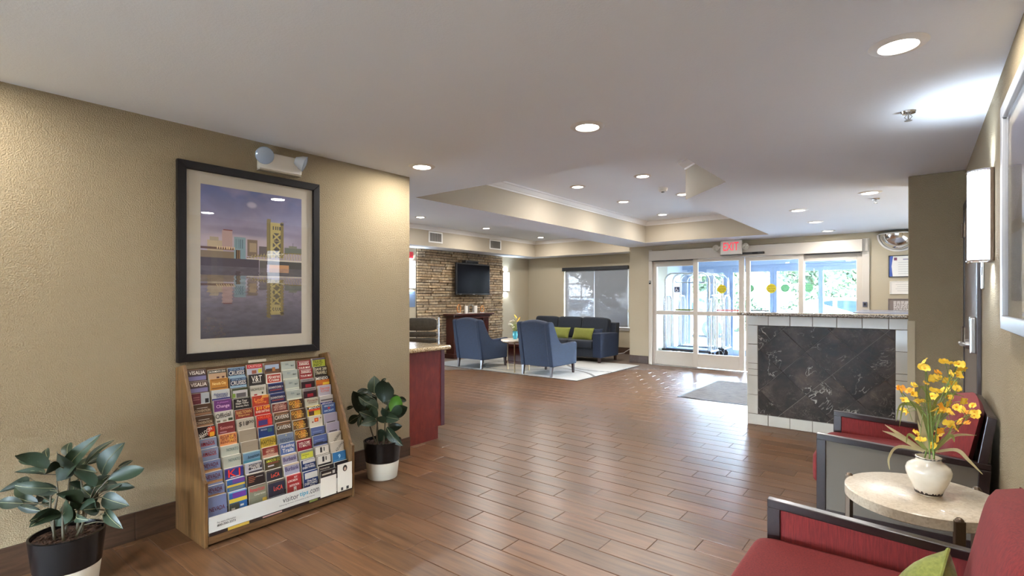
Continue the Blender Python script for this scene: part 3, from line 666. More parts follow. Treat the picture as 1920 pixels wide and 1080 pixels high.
# exit sign
ex = thing('exit_sign', 'white exit sign with red letters and two lamp heads above the doors', 'sign', (-2.745, 10.06, 2.32))
MB().box(-0.19, 0.19, -0.03, 0.03, -0.135, 0.125).build('housing', M_plastic, ex, bevel=0.012, seg=3)
MB().box(-0.19, 0.19, -0.028, 0.028, -0.148, -0.137).build('base_strip', M_black, ex)
m = MB(); put_text(m, 'EXIT', 0, 0.015, 0.27, 0.165, -0.032, None, 0, 0.01); m.build('lettering', M_exitred, ex)
MB().box(-0.06, 0.06, -0.02, 0.02, 0.125, 0.138).build('ceiling_bracket', M_plastic, ex)
for s_ in (-1, 1):
    m = MB(); m.tube([(s_ * 0.19, 0, 0.02), (s_ * 0.225, -0.01, 0.0)], 0.018, 10); hd = m.build('lamp_arm', M_plastic, ex, smooth=True)
    Mx = Matrix.Translation((s_ * 0.262, -0.03, 0.0)) @ Matrix.Rotation(PI / 2, 4, 'X')
    MB().lathe([(0.0, -0.05), (0.03, -0.045), (0.052, 0.0), (0.06, 0.03), (0.056, 0.034)], 20, M=Mx).build('lamp_head', M_plastic, ex, smooth=True)
    MB().lathe([(0.0, 0.036), (0.03, 0.034), (0.054, 0.031)], 20, M=Mx).build('lens', M_acryl, ex, smooth=True)

# ================================================================= WINDOW
wd = empty('window_1', (0, 0, 0)); wd['kind'] = 'structure'
m = MB(); f_ = 0.05
m.box(WX0, WX0 + f_, YW + 0.06, YW + 0.16, WZ0, WZ1); m.box(WX1 - f_, WX1, YW + 0.06, YW + 0.16, WZ0, WZ1)
m.box(WX0 + f_, WX1 - f_, YW + 0.06, YW + 0.16, WZ0, WZ0 + f_); m.box(WX0 + f_, WX1 - f_, YW + 0.06, YW + 0.16, WZ1 - f_, WZ1)
m.box(-6.56, -6.46, YW + 0.06, YW + 0.15, WZ0 + f_, WZ1 - f_); m.build('window_frame', M_white, wd, bevel=0.004)
for (a, b) in ((WX0 + f_, -6.56), (-6.46, WX1 - f_)):
    MB().box(a, b, YW + 0.115, YW + 0.12, WZ0 + f_, WZ1 - f_).build('pane', M_glass, wd)
    xm = (a + b) / 2; MB().box(xm - 0.015, xm + 0.015, YW + 0.10, YW + 0.135, WZ0 + f_, WZ1 - f_).build('muntin', M_white, wd)
    for k in range(1, 4):
        z_ = WZ0 + f_ + (WZ1 - WZ0 - 2 * f_) * k / 4; MB().box(a, b, YW + 0.102, YW + 0.133, z_ - 0.015, z_ + 0.015).build('muntin', M_white, wd)
MB().box(WX0 - 0.06, WX1 + 0.07, YW - 0.06, YW + 0.06, WZ0 - 0.03, WZ0).build('window_sill', M_white, wd, bevel=0.006)
MB().box(WX0 - 0.02, WX1 + 0.03, YW - 0.02, YW - 0.001, WZ0 - 0.09, WZ0 - 0.03).build('apron', M_white, wd, bevel=0.004)
sh = thing('roller_shade', 'wide grey solar roller shade with a black cassette over the window', 'shade', (0, YW - 0.03, 0))
MB().box(WX0 - 0.02, WX1 + 0.02, -0.05, 0.028, WZ1 - 0.06, WZ1 + 0.03).build('cassette', M_black, sh, bevel=0.006)
MB().box(-6.49, WX1 - 0.005, 0.0, 0.002, WZ0 + 0.03, WZ1 - 0.06).build('fabric', M_shade, sh)
MB().box(WX0 + 0.06, -6.50, 0.0, 0.002, WZ0 + 0.03, WZ1 - 0.06).build('fabric', shade_mat('solar_shade_backlit', 0.905, S(156, 160, 166)), sh)  # paler thinner cloth on the left, brighter daylight behind it put into the colour
MB().box(-6.49, WX1 - 0.005, -0.006, 0.008, WZ0 + 0.005, WZ0 + 0.03).build('hem_bar', mat('grey_bar', S(96, 92, 88), 0.5), sh)
MB().box(WX0 + 0.06, -6.50, -0.006, 0.008, WZ0 + 0.005, WZ0 + 0.03).build('hem_bar', MATS['grey_bar'], sh)
m = MB(); m.tube([(WX1 + 0.01, -0.02, WZ1 - 0.05), (WX1 + 0.012, -0.02, 1.1)], 0.003, 5); m.tube([(WX1 + 0.01, -0.02, 1.02), (WX1 + 0.012, -0.02, 1.10)], 0.012, 8); m.build('chain', M_white, sh)

# ================================================================= PONY WALL (marble fronted counter)
PY = 6.103; PX0 = -1.49
pw = struct('wall_counter', MB().box(PX0 + 0.004, -0.078, PY + 0.012, PY + 0.17, 0, 1.19), M_tgrout)
TZ = [0.002, 0.118, 0.327, 0.539, 0.607, 0.671, 0.881, 1.089, 1.195]
mX0, mX1, mZ0, mZ1 = -1.387, -0.18, 0.118, 1.089
def tile(x0, x1, z0, z1, nm='tile', g=0.0022):
    return MB().box(x0 + g, x1 - g, PY, PY + 0.014, z0 + g, z1 - g).build(nm, M_tile, pw, bevel=0.002, seg=1)
for a, b in zip([-1.49, -1.285, -1.074, -0.866, -0.654, -0.441, -0.23], [-1.285, -1.074, -0.866, -0.654, -0.441, -0.23, -0.078]):
    tile(a, b, 1.089, 1.195); tile(a, b, 0.0, 0.118)
for a, b in zip(TZ[1:7], TZ[2:8]): tile(PX0, mX0, a, b); tile(mX1, -0.078, a, b)
# marble set on the diagonal, clipped to the panel
def clip(poly, x0, x1, z0, z1):
    for ax, lim, sg in ((0, x0, 1), (0, x1, -1), (1, z0, 1), (1, z1, -1)):
        out = []
        for i in range(len(poly)):
            p, q = poly[i], poly[(i + 1) % len(poly)]; a, b = sg * (p[ax] - lim), sg * (q[ax] - lim)
            if a >= 0: out.append(p)
            if (a >= 0) != (b >= 0): t = a / (a - b); out.append((p[0] + (q[0] - p[0]) * t, p[1] + (q[1] - p[1]) * t))
        poly = out
        if len(poly) < 3: return None
    return poly
hd_ = 0.2225
for i in range(-6, 7):
    for j in range(-6, 7):
        if (i + j) % 2 == 0: continue
        cx, cz = -0.702 + hd_ * i, 0.604 + hd_ * j; r_ = hd_ - 0.0026
        pl = clip([(cx - r_, cz), (cx, cz - r_), (cx + r_, cz), (cx, cz + r_)], mX0 + 0.002, mX1 - 0.002, mZ0 + 0.002, mZ1 - 0.002)
        if pl and abs(sum(pl[k][0] * pl[(k + 1) % len(pl)][1] - pl[(k + 1) % len(pl)][0] * pl[k][1] for k in range(len(pl)))) > 0.0006:
            MB().prism(pl, 'y', PY - 0.001, PY + 0.014).build('marble_tile', M_marble, pw)
for k in range(4):
    z0, z1 = [0.0, 0.327, 0.671, 0.93][k], [0.327, 0.671, 0.93, 1.19][k]
    MB().box(PX0 - 0.008, PX0 + 0.004, PY + 0.002, PY + 0.168, z0 + 0.002, z1 - 0.002).build('tile', M_tile, pw, bevel=0.002, seg=1)
ct = thing('counter_top', 'speckled brown granite top on the marble fronted half wall', 'countertop', (0, 0, 0))
m = MB(); m.prism([(-1.55, PY - 0.045), (-0.079, PY - 0.045), (-0.079, PY + 0.33), (-1.50, PY + 0.33), (-1.60, PY + 0.22), (-1.62, PY + 0.04)], 'z', 1.196, 1.230)
m.build('slab', M_granite2, ct, bevel=0.012, seg=3)
# a second counter behind it, seen end-on above the granite
c2 = thing('service_counter', 'long low counter with a grey top behind the granite half wall', 'counter', (0, 0, 0))
MB().box(-0.62, 0.6, 8.3, 9.6, 0, 1.16).build('body', M_wall2, c2); MB().box(-0.70, 0.7, 8.2, 9.7, 1.16, 1.20).build('top', mat('grey_laminate', S(120, 122, 136), 0.25), c2, bevel=0.008)
# ================================================================= STONE FEATURE WALL
SY0, SY1 = 7.53, 10.475
sw_ = empty('feature_wall', (XS, SY0, 0)); sw_['kind'] = 'structure'
rs = random.Random(3); rows = 40; rh = H / rows; cnt = 0; rest = MB()
for r in range(rows):
    y = 0.0; first_ = True
    while y < SY1 - SY0 - 0.01:
        L_ = rs.uniform(0.26, 0.56) if not first_ else rs.uniform(0.12, 0.5); first_ = False
        y1 = min(SY1 - SY0, y + L_)
        if SY1 - SY0 - y1 < 0.1: y1 = SY1 - SY0
        d = rs.uniform(0.018, 0.055); zz0, zz1 = r * rh + 0.002, (r + 1) * rh - 0.002; j = lambda: rs.uniform(-0.004, 0.004)
        m = MB(); a, b = y + 0.002, y1 - 0.002
        vs = [(0, a, zz0), (0, b, zz0), (0, b, zz1), (0, a, zz1)]
        k_ = [(a + 0.006 + abs(j()), zz0 + 0.004 + abs(j())), ((a + b) / 2 + j() * 4, zz0 + 0.003 + abs(j())), (b - 0.006 - abs(j()), zz0 + 0.004 + abs(j())),
              (b - 0.006 - abs(j()), zz1 - 0.004 - abs(j())), ((a + b) / 2 + j() * 4, zz1 - 0.003 - abs(j())), (a + 0.006 + abs(j()), zz1 - 0.004 - abs(j()))]
        dd = [d + rs.uniform(-0.012, 0.012) for _ in k_]; vs += [(max(0.012, q), p_[0], p_[1]) for q, p_ in zip(dd, k_)]
        fs = [(0, 1, 6, 5, 4), (1, 2, 7, 6), (2, 3, 9, 8, 7), (3, 0, 4, 9), (4, 5, 8, 9), (5, 6, 7, 8)]
        if cnt < 300: m.add(vs, fs).build('stone', M_stone, sw_)
        else: rest.add(vs, fs)
        cnt += 1; y = y1
if rest.v: tag(rest.build('upper_stones', M_stone, sw_), None, kind='stuff')
MB().box(-0.005, 0.012, 0, SY1 - SY0, 0, H).build('mortar_bed', mat('dark_mortar', S(52, 44, 36), 0.95), sw_)

# ---------------------------------------------------------------- lamps: recessed downlights
def downlight(x, y, z, lab, grp, k=1.0):
    t = thing('downlight', lab, 'ceiling light', (x, y, z), 0, grp)
    if not hasattr(downlight, 'a'):
        downlight.a = MB().lathe([(0.068, -0.002), (0.072, -0.010), (0.096, -0.008), (0.106, -0.001), (0.106, 0.0)], 36).build('trim_ring', M_white, t, smooth=True)
        downlight.b = MB().lathe([(0.0, -0.006), (0.069, -0.004)], 36).build('lens', M_lens, t)
    else:
        for q in (downlight.a, downlight.b): c = q.copy(); C.objects.link(c); c.parent = t
    ld = bpy.data.lights.new('downlight_bulb', 'AREA'); ld.shape = 'DISK'; ld.size = 0.13; ld.energy = LAMP_W * k; ld.color = (1.0, 0.965, 0.915)
    lo = bpy.data.objects.new('bulb', ld); C.objects.link(lo); lo.parent = t; lo.location = (0, 0, -0.012)
GC, GE, GT = 'recessed lights over the corridor', 'recessed lights beyond the marble counter', 'recessed lights in the raised ceiling over the lobby'
downlight(-0.07, 2.71, H, 'largest recessed light, nearest the right wall above the red chairs', GC)
downlight(-1.62, 2.81, H, 'recessed light in the middle of the corridor ceiling', GC)
downlight(-3.17, 2.84, H, 'recessed light at the end of the left wall above the small plant', GC)
for x in (-0.07, -1.62, -3.17):  # unseen lamps added to lift the ambient; front left one inferred from wall glow
    for y in ((0.1, -1.9) if x < -3 else (-0.4, -1.9)): downlight(x, y, H, 'unseen recessed light behind the viewer, %s row, %s' % ('front' if y > -1 else 'rear', {-0.07: 'along the right wall', -1.62: 'in the middle', -3.17: 'along the left wall'}[x]), 'recessed lights behind the viewer')
downlight(-0.395, 6.36, H, 'recessed light above the granite counter beside a sprinkler', GE)
downlight(-1.16, 7.11, H, 'recessed light in the flat ceiling, nearest of the three before the doors', GE)
downlight(-1.158, 8.37, H, 'recessed light in the flat ceiling, middle of the three before the doors', GE)
downlight(-1.15, 9.61, H, 'recessed light in the flat ceiling, closest to the entrance doors', GE)
k_ = (H2 - 1.4) / (2.82 - 1.4)
for (x, y), l in zip([(-3.457, 5.747), (-2.552, 5.713), (-3.462, 7.071), (-2.568, 7.064), (-3.473, 8.582)],
                     ['near left recessed light in the raised ceiling', 'near right recessed light in the raised ceiling beside the smoke detector', 'middle left recessed light in the raised ceiling', 'middle right recessed light in the raised ceiling, partly hidden by its edge', 'farthest recessed light in the raised ceiling']):
    downlight(x * k_, y * k_, H2, l, GT, 0.8)
for (x, y), l in zip([(-7.21, 6.42), (-7.28, 8.34), (-7.33, 10.44)], ['nearest recessed light in the lounge ceiling, beside the left wall end', 'middle recessed light in the lounge ceiling', 'farthest recessed light in the lounge ceiling before the window']):
    downlight(x, y, H2, l, 'recessed lights in the lounge ceiling', 1.1)
for (x, y) in ((-5.6, 6.42), (-5.6, 8.34), (-5.6, 10.3)): downlight(x, y, H2, 'recessed light in the lounge ceiling hidden behind the beam', 'recessed lights hidden by the beam', 1.1)
def sprinkler(x, y, lab):
    t = thing('sprinkler', lab, 'sprinkler', (x, y, H), 0, 'ceiling sprinklers')
    MB().lathe([(0.0, -0.001), (0.038, -0.001), (0.034, -0.012), (0.014, -0.016), (0.0, -0.016)], 20).build('escutcheon', M_chrome, t, smooth=True)
    m = MB(); m.tube([(-0.004, 0, -0.014), (-0.018, 0, -0.032), (-0.003, 0, -0.05)], 0.0028, 6); m.tube([(0.004, 0, -0.014), (0.018, 0, -0.032), (0.003, 0, -0.05)], 0.0028, 6); m.tube([(0, 0, -0.014), (0, 0, -0.05)], 0.004, 6); m.build('frame_arms', M_nickel, t)
    m = MB(); m.lathe([(0.0, -0.050), (0.019, -0.052), (0.019, -0.054), (0.0, -0.054)], 14); m.build('deflector', M_nickel, t)
sprinkler(-0.05, 3.717, 'chrome ceiling sprinkler nearest the wall lamp on the right'); sprinkler(-0.369, 6.781, 'small chrome ceiling sprinkler above the granite counter')
sd_ = thing('smoke_detector', 'round white smoke detector in the raised lobby ceiling', 'smoke detector', (-2.72, 6.74, H2))
MB().lathe([(0.0, -0.001), (0.062, -0.001), (0.062, -0.02), (0.05, -0.042), (0.0, -0.046)], 24).build('body', M_plastic, sd_, smooth=True)
MB().lathe([(0.0, -0.047), (0.022, -0.05), (0.022, -0.06), (0.0, -0.062)], 16).build('sensing_chamber', M_ventdark, sd_, smooth=True)
def vent(y0, y1, lab):
    t = thing('air_vent', lab, 'vent', (-8.02, (y0 + y1) / 2, 2.655), PI / 2, 'white air vents above the stone wall')
    w_, h_ = (y1 - y0) / 2, 0.115; m = MB(); e = 0.028
    m.box(-w_, w_, -0.012, 0, h_ - e, h_); m.box(-w_, w_, -0.012, 0, -h_, -h_ + e); m.box(-w_, -w_ + e, -0.012, 0, -h_ + e, h_ - e); m.box(w_ - e, w_, -0.012, 0, -h_ + e, h_ - e); m.build('vent_frame', M_white, t)
    MB().box(-w_ + e, w_ - e, -0.002, 0, -h_ + e, h_ - e).build('backing', M_ventdark, t); n = 9
    for k in range(n):
        x = -w_ + e + (2 * w_ - 2 * e) * (k + 0.5) / n
        MB().box(-0.009, 0.009, -0.001, 0.001, -h_ + e, h_ - e, M=Matrix.Translation((x, -0.008, 0)) @ Matrix.Rotation(0.6, 4, 'Z')).build('louvre', M_white, t)
vent(7.36, 7.76, 'white air vent above the left side of the stone wall'); vent(9.30, 9.73, 'white air vent above the right side of the stone wall')

# ---------------------------------------------------------------- framed photograph and wall things on the left
def framed(name, lab, loc, rotz, w_, h_, fw, mw, fm, depth=0.032):
    t = thing(name, lab, 'picture', loc, rotz); m = MB(); a, b = w_ / 2, h_ / 2
    for pts in ([(-a, -b), (a, -b), (a - fw, -b + fw), (-a + fw, -b + fw)], [(a, -b), (a, b), (a - fw, b - fw), (a - fw, -b + fw)],
                [(a, b), (-a, b), (-a + fw, b - fw), (a - fw, b - fw)], [(-a, b), (-a, -b), (-a + fw, -b + fw), (-a + fw, b - fw)]):
        m.prism(pts, 'y', -depth, -0.001)
    m.build('frame', fm, t, bevel=0.003)
    MB().box(-a + fw, a - fw, -0.012, -0.006, -b + fw, b - fw).build('mat_board', M_board, t)
    MB().box(-a + fw, a - fw, -0.024, -0.021, -b + fw, b - fw).build('glass_pane', M_picglass, t)
    return t
pic = framed('framed_photograph', 'large black framed photograph of a bridge tower and skyline mirrored in water', (XL, 1.668, 1.619), PI / 2, 0.941, 1.237, 0.050, 0.08, M_frameblk, 0.034)
W_, H_ = 190, 272
im = Img(W_, H_, s3(120, 124, 150))
t_ = np.clip(im.Y / 0.43, 0, 1)[..., None]
im.a = s3(86, 98, 146) * (1 - t_) + s3(166, 154, 168) * t_
cl = fbm(im.X + 0.3, im.Y * 2.4, 5, 4, 5)[..., None]; im.a = im.a * (1 - 0.5 * np.clip((cl - 0.42) * 3, 0, 1)) + s3(150, 138, 160) * 0.5 * np.clip((cl - 0.42) * 3, 0, 1)
im.a *= (0.80 + 0.45 * fbm(im.X, im.Y * 1.6, 6, 6, 9)[..., None])
im.blob(0.47, 0.095, 0.05, 0.022, s3(190, 182, 196), 0.7); im.blob(0.35, 0.36, 0.5, 0.05, s3(196, 178, 180), 0.45); im.blob(0.5, 0.28, 0.5, 0.03, s3(104, 98, 122), 0.4)
G1, G2, G3 = s3(176, 160, 98), s3(124, 110, 62), s3(66, 58, 42)
def skyline(fl=False):
    """fl mirrors about the waterline y=0.53"""
    f = (lambda y: 1.055 - y) if fl else (lambda y: y); al = 0.8 if fl else 1.0; k = 0.8 if fl else 1.0
    R = lambda x0, y0, x1, y1, c, a=al: im.rect(x0, min(f(y0), f(y1)), x1, max(f(y0), f(y1)), c * k, a)
    Ln = lambda x0, y0, x1, y1, wd, c: im.line(x0, f(y0), x1, f(y1), wd, c * k, al)
    R(0.06, 0.355, 0.20, 0.47, s3(176, 158, 128)); R(0.08, 0.335, 0.16, 0.36, s3(160, 146, 122)); R(0.19, 0.285, 0.285, 0.42, s3(172, 144, 140)); R(0.20, 0.279, 0.285, 0.288, s3(120, 70, 70))
    R(0.30, 0.325, 0.41, 0.47, s3(122, 150, 160))
    for x in (0.315, 0.335, 0.355, 0.375): R(x, 0.34, x + 0.007, 0.40, s3(84, 110, 122))
    R(0.425, 0.335, 0.525, 0.45, s3(120, 104, 88)); R(0.445, 0.355, 0.515, 0.42, s3(160, 140, 112)); R(0.54, 0.375, 0.62, 0.45, s3(96, 88, 92)); R(0.0, 0.40, 0.30, 0.415, s3(88, 58, 48)); R(0.0, 0.425, 0.30, 0.47, s3(120, 104, 84))
    for x in np.arange(0.14, 0.3, 0.022): R(x, 0.392, x + 0.012, 0.412, s3(206, 182, 140))
    R(0.81, 0.37, 1.0, 0.41, s3(104, 110, 100)); R(0.86, 0.358, 0.95, 0.375, s3(120, 124, 108)); R(0.90, 0.335, 0.905, 0.36, s3(90, 90, 96))
    R(0.315, 0.41, 0.36, 0.50, s3(60, 46, 36))
    for x in (0.33, 0.345): R(x, 0.41, x + 0.006, 0.50, s3(150, 116, 76))
    # lift tower
    R(0.62, 0.185, 0.66, 0.455, G2); R(0.655, 0.20, 0.675, 0.455, G3); R(0.66, 0.20, 0.79, 0.45, G1); R(0.77, 0.19, 0.80, 0.45, G2); R(0.625, 0.175, 0.665, 0.20, G2); R(0.765, 0.20, 0.80, 0.215, G3)
    for x in (0.685, 0.708, 0.731, 0.754): R(x, 0.225, x + 0.012, 0.25, s3(60, 60, 66))
    for y0 in (0.275, 0.335, 0.395):
        im_pts = [(0.685, y0, 0.765, y0 + 0.05), (0.765, y0, 0.685, y0 + 0.05)]
        R(0.682, y0 - 0.004, 0.768, y0 + 0.054, s3(74, 70, 66)); 
        for a_, b_, c_, d_ in im_pts: Ln(a_, b_, c_, d_, 0.013, G1)
    # truss deck
    R(0.42, 0.462, 1.0, 0.474, s3(196, 190, 178)); Ln(0.42, 0.46, 0.62, 0.435, 0.006, G2); Ln(0.62, 0.43, 0.80, 0.42, 0.008, s3(190, 184, 160)); Ln(0.80, 0.415, 1.0, 0.41, 0.007, G2)
    for i in range(18):
        x = 0.46 + i * 0.03; h = 0.018 + 0.03 * min(1, (x - 0.42) / 0.25); Ln(x, 0.462, x + 0.015, 0.462 - h, 0.005, s3(180, 166, 120)); Ln(x + 0.015, 0.462 - h, x + 0.03, 0.462, 0.005, s3(150, 140, 104))
    R(0.545, 0.474, 0.62, 0.60 if not fl else 0.5275, s3(88, 86, 84)); R(0.65, 0.50, 0.86, 0.5275, s3(186, 140, 100)); R(0.86, 0.474, 1.0, 0.5275, s3(70, 72, 70)); R(0.62, 0.474, 0.86, 0.50, s3(64, 66, 70))
    R(0.0, 0.47, 0.54, 0.5275, s3(66, 60, 74))
skyline()
m_ = (im.Y > 0.5275)[..., None]; t_ = np.clip((im.Y - 0.5275) / 0.47, 0, 1)[..., None]
wat = s3(148, 140, 156) * (1 - t_) ** 1.5 + s3(70, 70, 82) * (1 - (1 - t_) ** 1.5)
wat = wat * (0.8 + 0.4 * fbm(im.X, im.Y, 4, 10, 21)[..., None]); im.a = np.where(m_, wat, im.a)
im.blob(0.40, 0.64, 0.25, 0.035, s3(176, 170, 186), 0.55); im.blob(0.75, 0.72, 0.3, 0.05, s3(120, 116, 132), 0.4)
skyline(True)
rp_ = fbm(im.X, im.Y, 16, 60, 31); im.a = np.where(m_, im.a * (0.75 + 0.5 * rp_[..., None]), im.a)
sh_ = ((np.sin(im.Y * 260) * 1.4) * (im.Y > 0.54)).astype(int); rows_ = np.arange(H_)
for r in rows_:
    if sh_[r, 0]: im.a[r] = np.roll(im.a[r], sh_[r, 0], axis=0)
raster('photo_print', np.clip(im.a * 1.35, 0, 1), 0.673, 0.975, M_photo, pic, loc=(0, -0.0128, -0.483))

pr = framed('framed_print', 'silver framed print cut by the right edge of the photo', (XR, 2.38, 1.735), -PI / 2, 1.30, 0.94, 0.055, 0.08, M_silver, 0.034)
im = Img(120, 84, s3(150, 150, 168)); t_ = im.Y[..., None]; im.a = s3(128, 130, 150) * (1 - t_) + s3(150, 140, 130) * t_; im.a *= 0.85 + 0.3 * fbm(im.X, im.Y, 5, 5, 3)[..., None]
im.rect(0, 0.55, 1, 0.62, s3(96, 84, 76)); im.poly([(0.1, 0.55), (0.25, 0.38), (0.5, 0.5), (0.7, 0.36), (0.95, 0.55)], s3(108, 100, 104)); im.rect(0, 0.62, 1, 1, s3(110, 124, 140), 0.6)
raster('print', im.a, 1.03, 0.70, M_photo, pr, loc=(0, -0.0128, -0.35))

em = thing('emergency_light', 'white twin head emergency light above the bridge photograph', 'light', (XL, 1.835, 2.335), PI / 2)
m = MB(); m.prism([(-0.15, -0.062), (0.15, -0.062), (0.15, 0.055), (-0.15, 0.055)], 'y', -0.055, -0.001); m.build('housing', M_plastic, em, bevel=0.008)
MB().box(-0.148, 0.148, -0.05, -0.001, -0.070, -0.063).build('base_strip', mat('beige_strip', S(170, 160, 140), 0.5), em)
for s_, yaw_ in ((-1, 0.45), (1, -1.0)):
    Mx = Matrix.Translation((s_ * 0.135, -0.085, 0.02)) @ Matrix.Rotation(-yaw_ * 1.0, 4, 'Z') @ Matrix.Rotation(PI / 2 + 0.35, 4, 'X')
    MB().lathe([(0.0, -0.055), (0.025, -0.05), (0.048, -0.01), (0.056, 0.02)], 24, M=Mx).build('lamp_head', mat('frosted_grey_plastic', S(196, 200, 204), 0.25), em, smooth=True)
    m = MB(); m.lathe([(0.0, 0.030), (0.03, 0.028), (0.055, 0.021), (0.058, 0.016)], 24, M=Mx); m.build('lens', mat('clear_ribbed_lens', S(150, 166, 186), 0.08, coat=1.0), em, smooth=True)

# ---------------------------------------------------------------- wall lamps
def sconce(name, lab, loc, rotz, w_, h_, dp, watts, cat='wall lamp', grp=None, up=100):
    t = thing(name, lab, cat, loc, rotz, grp); n = 14
    MB().box(-w_ / 2 - 0.012, w_ / 2 + 0.012, -0.018, -0.001, -h_ / 2 - 0.012, h_ / 2 + 0.012).build('back_plate', M_bronze, t, bevel=0.003)
    arc = [(-w_ / 2 * math.cos(PI * k / n), -0.018 - dp * math.sin(PI * k / n) ** 0.7) for k in range(n + 1)]
    vs = [(x, y, -h_ / 2) for x, y in arc] + [(x, y, h_ / 2) for x, y in arc]
    MB().add(vs, [(k, k + 1, n + 2 + k, n + 1 + k) for k in range(n)]).build('diffuser', M_diff, t, smooth=True)
    for z_ in (-h_ / 2 - 0.012, h_ / 2 + 0.004):
        m = MB(); m.tube([(x * 1.02, y * 1.02, z_ + 0.004) for x, y in arc], 0.004, 6); m.build('end_rim', M_chrome, t)
    for s_ in (-1, 1): MB().tube([(0, -0.018 - dp * 0.9, s_ * (h_ / 2 + 0.02)), (0, -0.018 - dp * 0.9, s_ * (h_ / 2 + 0.004))], 0.008, 8).build('finial', M_chrome, t)
    for z_, rx in ((h_ / 2 - 0.02, PI), (-h_ / 2 + 0.02, 0)):
        ld = bpy.data.lights.new('tube', 'SPOT'); ld.energy = watts; ld.color = (0.72, 0.86, 1.0); ld.spot_size = math.radians(up); ld.spot_blend = 1.0; ld.shadow_soft_size = 0.03
        lo = bpy.data.objects.new('tube', ld); C.objects.link(lo); lo.parent = t; lo.location = (0, -0.05, z_); lo.rotation_euler = (rx, 0, 0)
sconce('wall_lamp', 'white half round wall lamp on the right wall beside the framed print', (XR, 3.72, 1.83), -PI / 2, 0.16, 0.46, 0.085, 16, up=125)
sconce('wall_lamp', 'white wall lamp left of the stone wall above a small sign', (XS, 7.36, 1.88), PI / 2, 0.22, 0.58, 0.08, 13, up=140, grp='wall lamps beside the stone wall')
sconce('wall_lamp', 'white wall lamp right of the stone wall', (XS, 10.62, 1.80), PI / 2, 0.20, 0.48, 0.08, 13, up=140, grp='wall lamps beside the stone wall')
ws = thing('wall_sign', 'small slate blue sign under the left wall lamp by the stone wall', 'sign', (XS, 7.33, 1.35), PI / 2)
m = MB(); m.box(-0.17, 0.17, -0.012, -0.001, -0.17, 0.17, 0, None, S(88, 104, 128))
for k in range(5): m.box(-0.13, -0.09, -0.0135, -0.012, 0.11 - 0.055 * k, 0.125 - 0.055 * k, 0, None, S(210, 216, 226))
m.build('panel', M_print, ws)
fa = thing('fire_alarm', 'red fire alarm strobe high beside the stone wall', 'alarm', (XS, 7.36, 2.30), PI / 2)
MB().box(-0.06, 0.06, -0.04, -0.001, -0.07, 0.07).build('body', mat('alarm_red', S(168, 24, 34), 0.4), fa, bevel=0.006); MB().box(-0.02, 0.02, -0.06, -0.04, -0.05, 0.03).build('strobe', M_acryl, fa, bevel=0.004)

# ---------------------------------------------------------------- TV, mantel and what stands on it
tv = thing('television', 'black flat television on the stone wall above the fireplace mantel', 'television', (XS + 0.06, 9.19, 1.82), PI / 2 + 0.05)
MB().box(-0.63, 0.63, -0.12, -0.07, -0.375, 0.375).build('housing', M_black, tv, bevel=0.01)
MB().box(-0.60, 0.60, -0.122, -0.119, -0.335, 0.35).build('screen', M_tvscreen, tv)
m = MB(); m.box(-0.2, 0.2, -0.07, -0.03, -0.15, 0.15); m.build('wall_bracket', M_black, tv)
m = MB(); m.box(-0.04, 0.04, -0.1215, -0.1205, -0.362, -0.350, 0, None, S(170, 172, 178)); m.box(-0.53, -0.45, -0.1215, -0.1205, -0.358, -0.352, 0, None, S(170, 172, 178)); m.build('lettering', M_print, tv)
cb = thing('set_top_box', 'small black box on top of the television', 'media box', (XS + 0.06, 9.1, 2.235), PI / 2 + 0.05)
MB().box(-0.24, 0.24, -0.15, -0.03, -0.035, 0.035).build('body', M_black, cb, bevel=0.01); MB().box(-0.2, 0.2, -0.152, -0.149, -0.02, 0.0).build('front_window', M_tvscreen, cb)
mt = thing('mantel', 'dark mahogany fireplace mantel against the stone wall', 'fireplace', (XS + 0.05, 8.99, 0), PI / 2)
m = MB(); m.box(-0.60, -0.40, -0.26, -0.002, 0, 0.92); m.box(0.40, 0.60, -0.26, -0.002, 0, 0.92); m.box(-0.40, 0.40, -0.22, -0.002, 0.72, 0.92); m.build('surround', M_mahog, mt, bevel=0.006)
m = MB(); m.box(-0.63, 0.63, -0.29, -0.002, 0.92, 0.95); m.box(-0.66, 0.66, -0.32, -0.002, 0.95, 0.975); m.box(-0.70, 0.70, -0.36, -0.002, 0.975, 1.01); m.build('shelf', M_mahog, mt, bevel=0.008)
m = MB()
for k in range(40): x = -0.6 + k * 0.0307; m.box(x, x + 0.017, -0.275, -0.26, 0.90, 0.918)
m.build('dentil_trim', mat('mahogany_light', S(120, 70, 60), 0.35), mt)
MB().box(-0.65, 0.65, -0.30, -0.002, 0, 0.10).build('plinth', M_mahog, mt, bevel=0.006)
MB().box(-0.40, 0.40, -0.14, -0.10, 0.10, 0.72).build('fire_screen', M_black, mt)
for s_ in (-1, 1): MB().box(s_ * 0.5 - 0.055, s_ * 0.5 + 0.055, -0.268, -0.26, 0.16, 0.86).build('pilaster_panel', M_mahog, mt, bevel=0.004)
mz = 1.0115; mx = XS + 0.05 + 0.18
def agate(y, h_, lab):
    t = thing('agate_ornament', lab, 'ornament', (mx, y, mz), PI / 2, 'agate rings on the mantel')
    MB().box(-0.05, 0.05, -0.03, 0.03, 0, 0.02).build('base', M_plastic, t, bevel=0.004)
    m = MB(); n = 24; pts = [(0.055 * math.cos(2 * PI * j / n) * (1 + 0.06 * math.sin(3 * j)), 0, 0.02 + h_ / 2 + h_ / 2 * math.sin(2 * PI * j / n)) for j in range(n)]
    m.tube(pts, 0.016, 8, closed=True); m.build('ring', M_agate, t, smooth=True)
agate(8.63, 0.19, 'larger amber agate ring at the left of the mantel'); agate(9.44, 0.15, 'smaller amber agate ring at the right of the mantel')
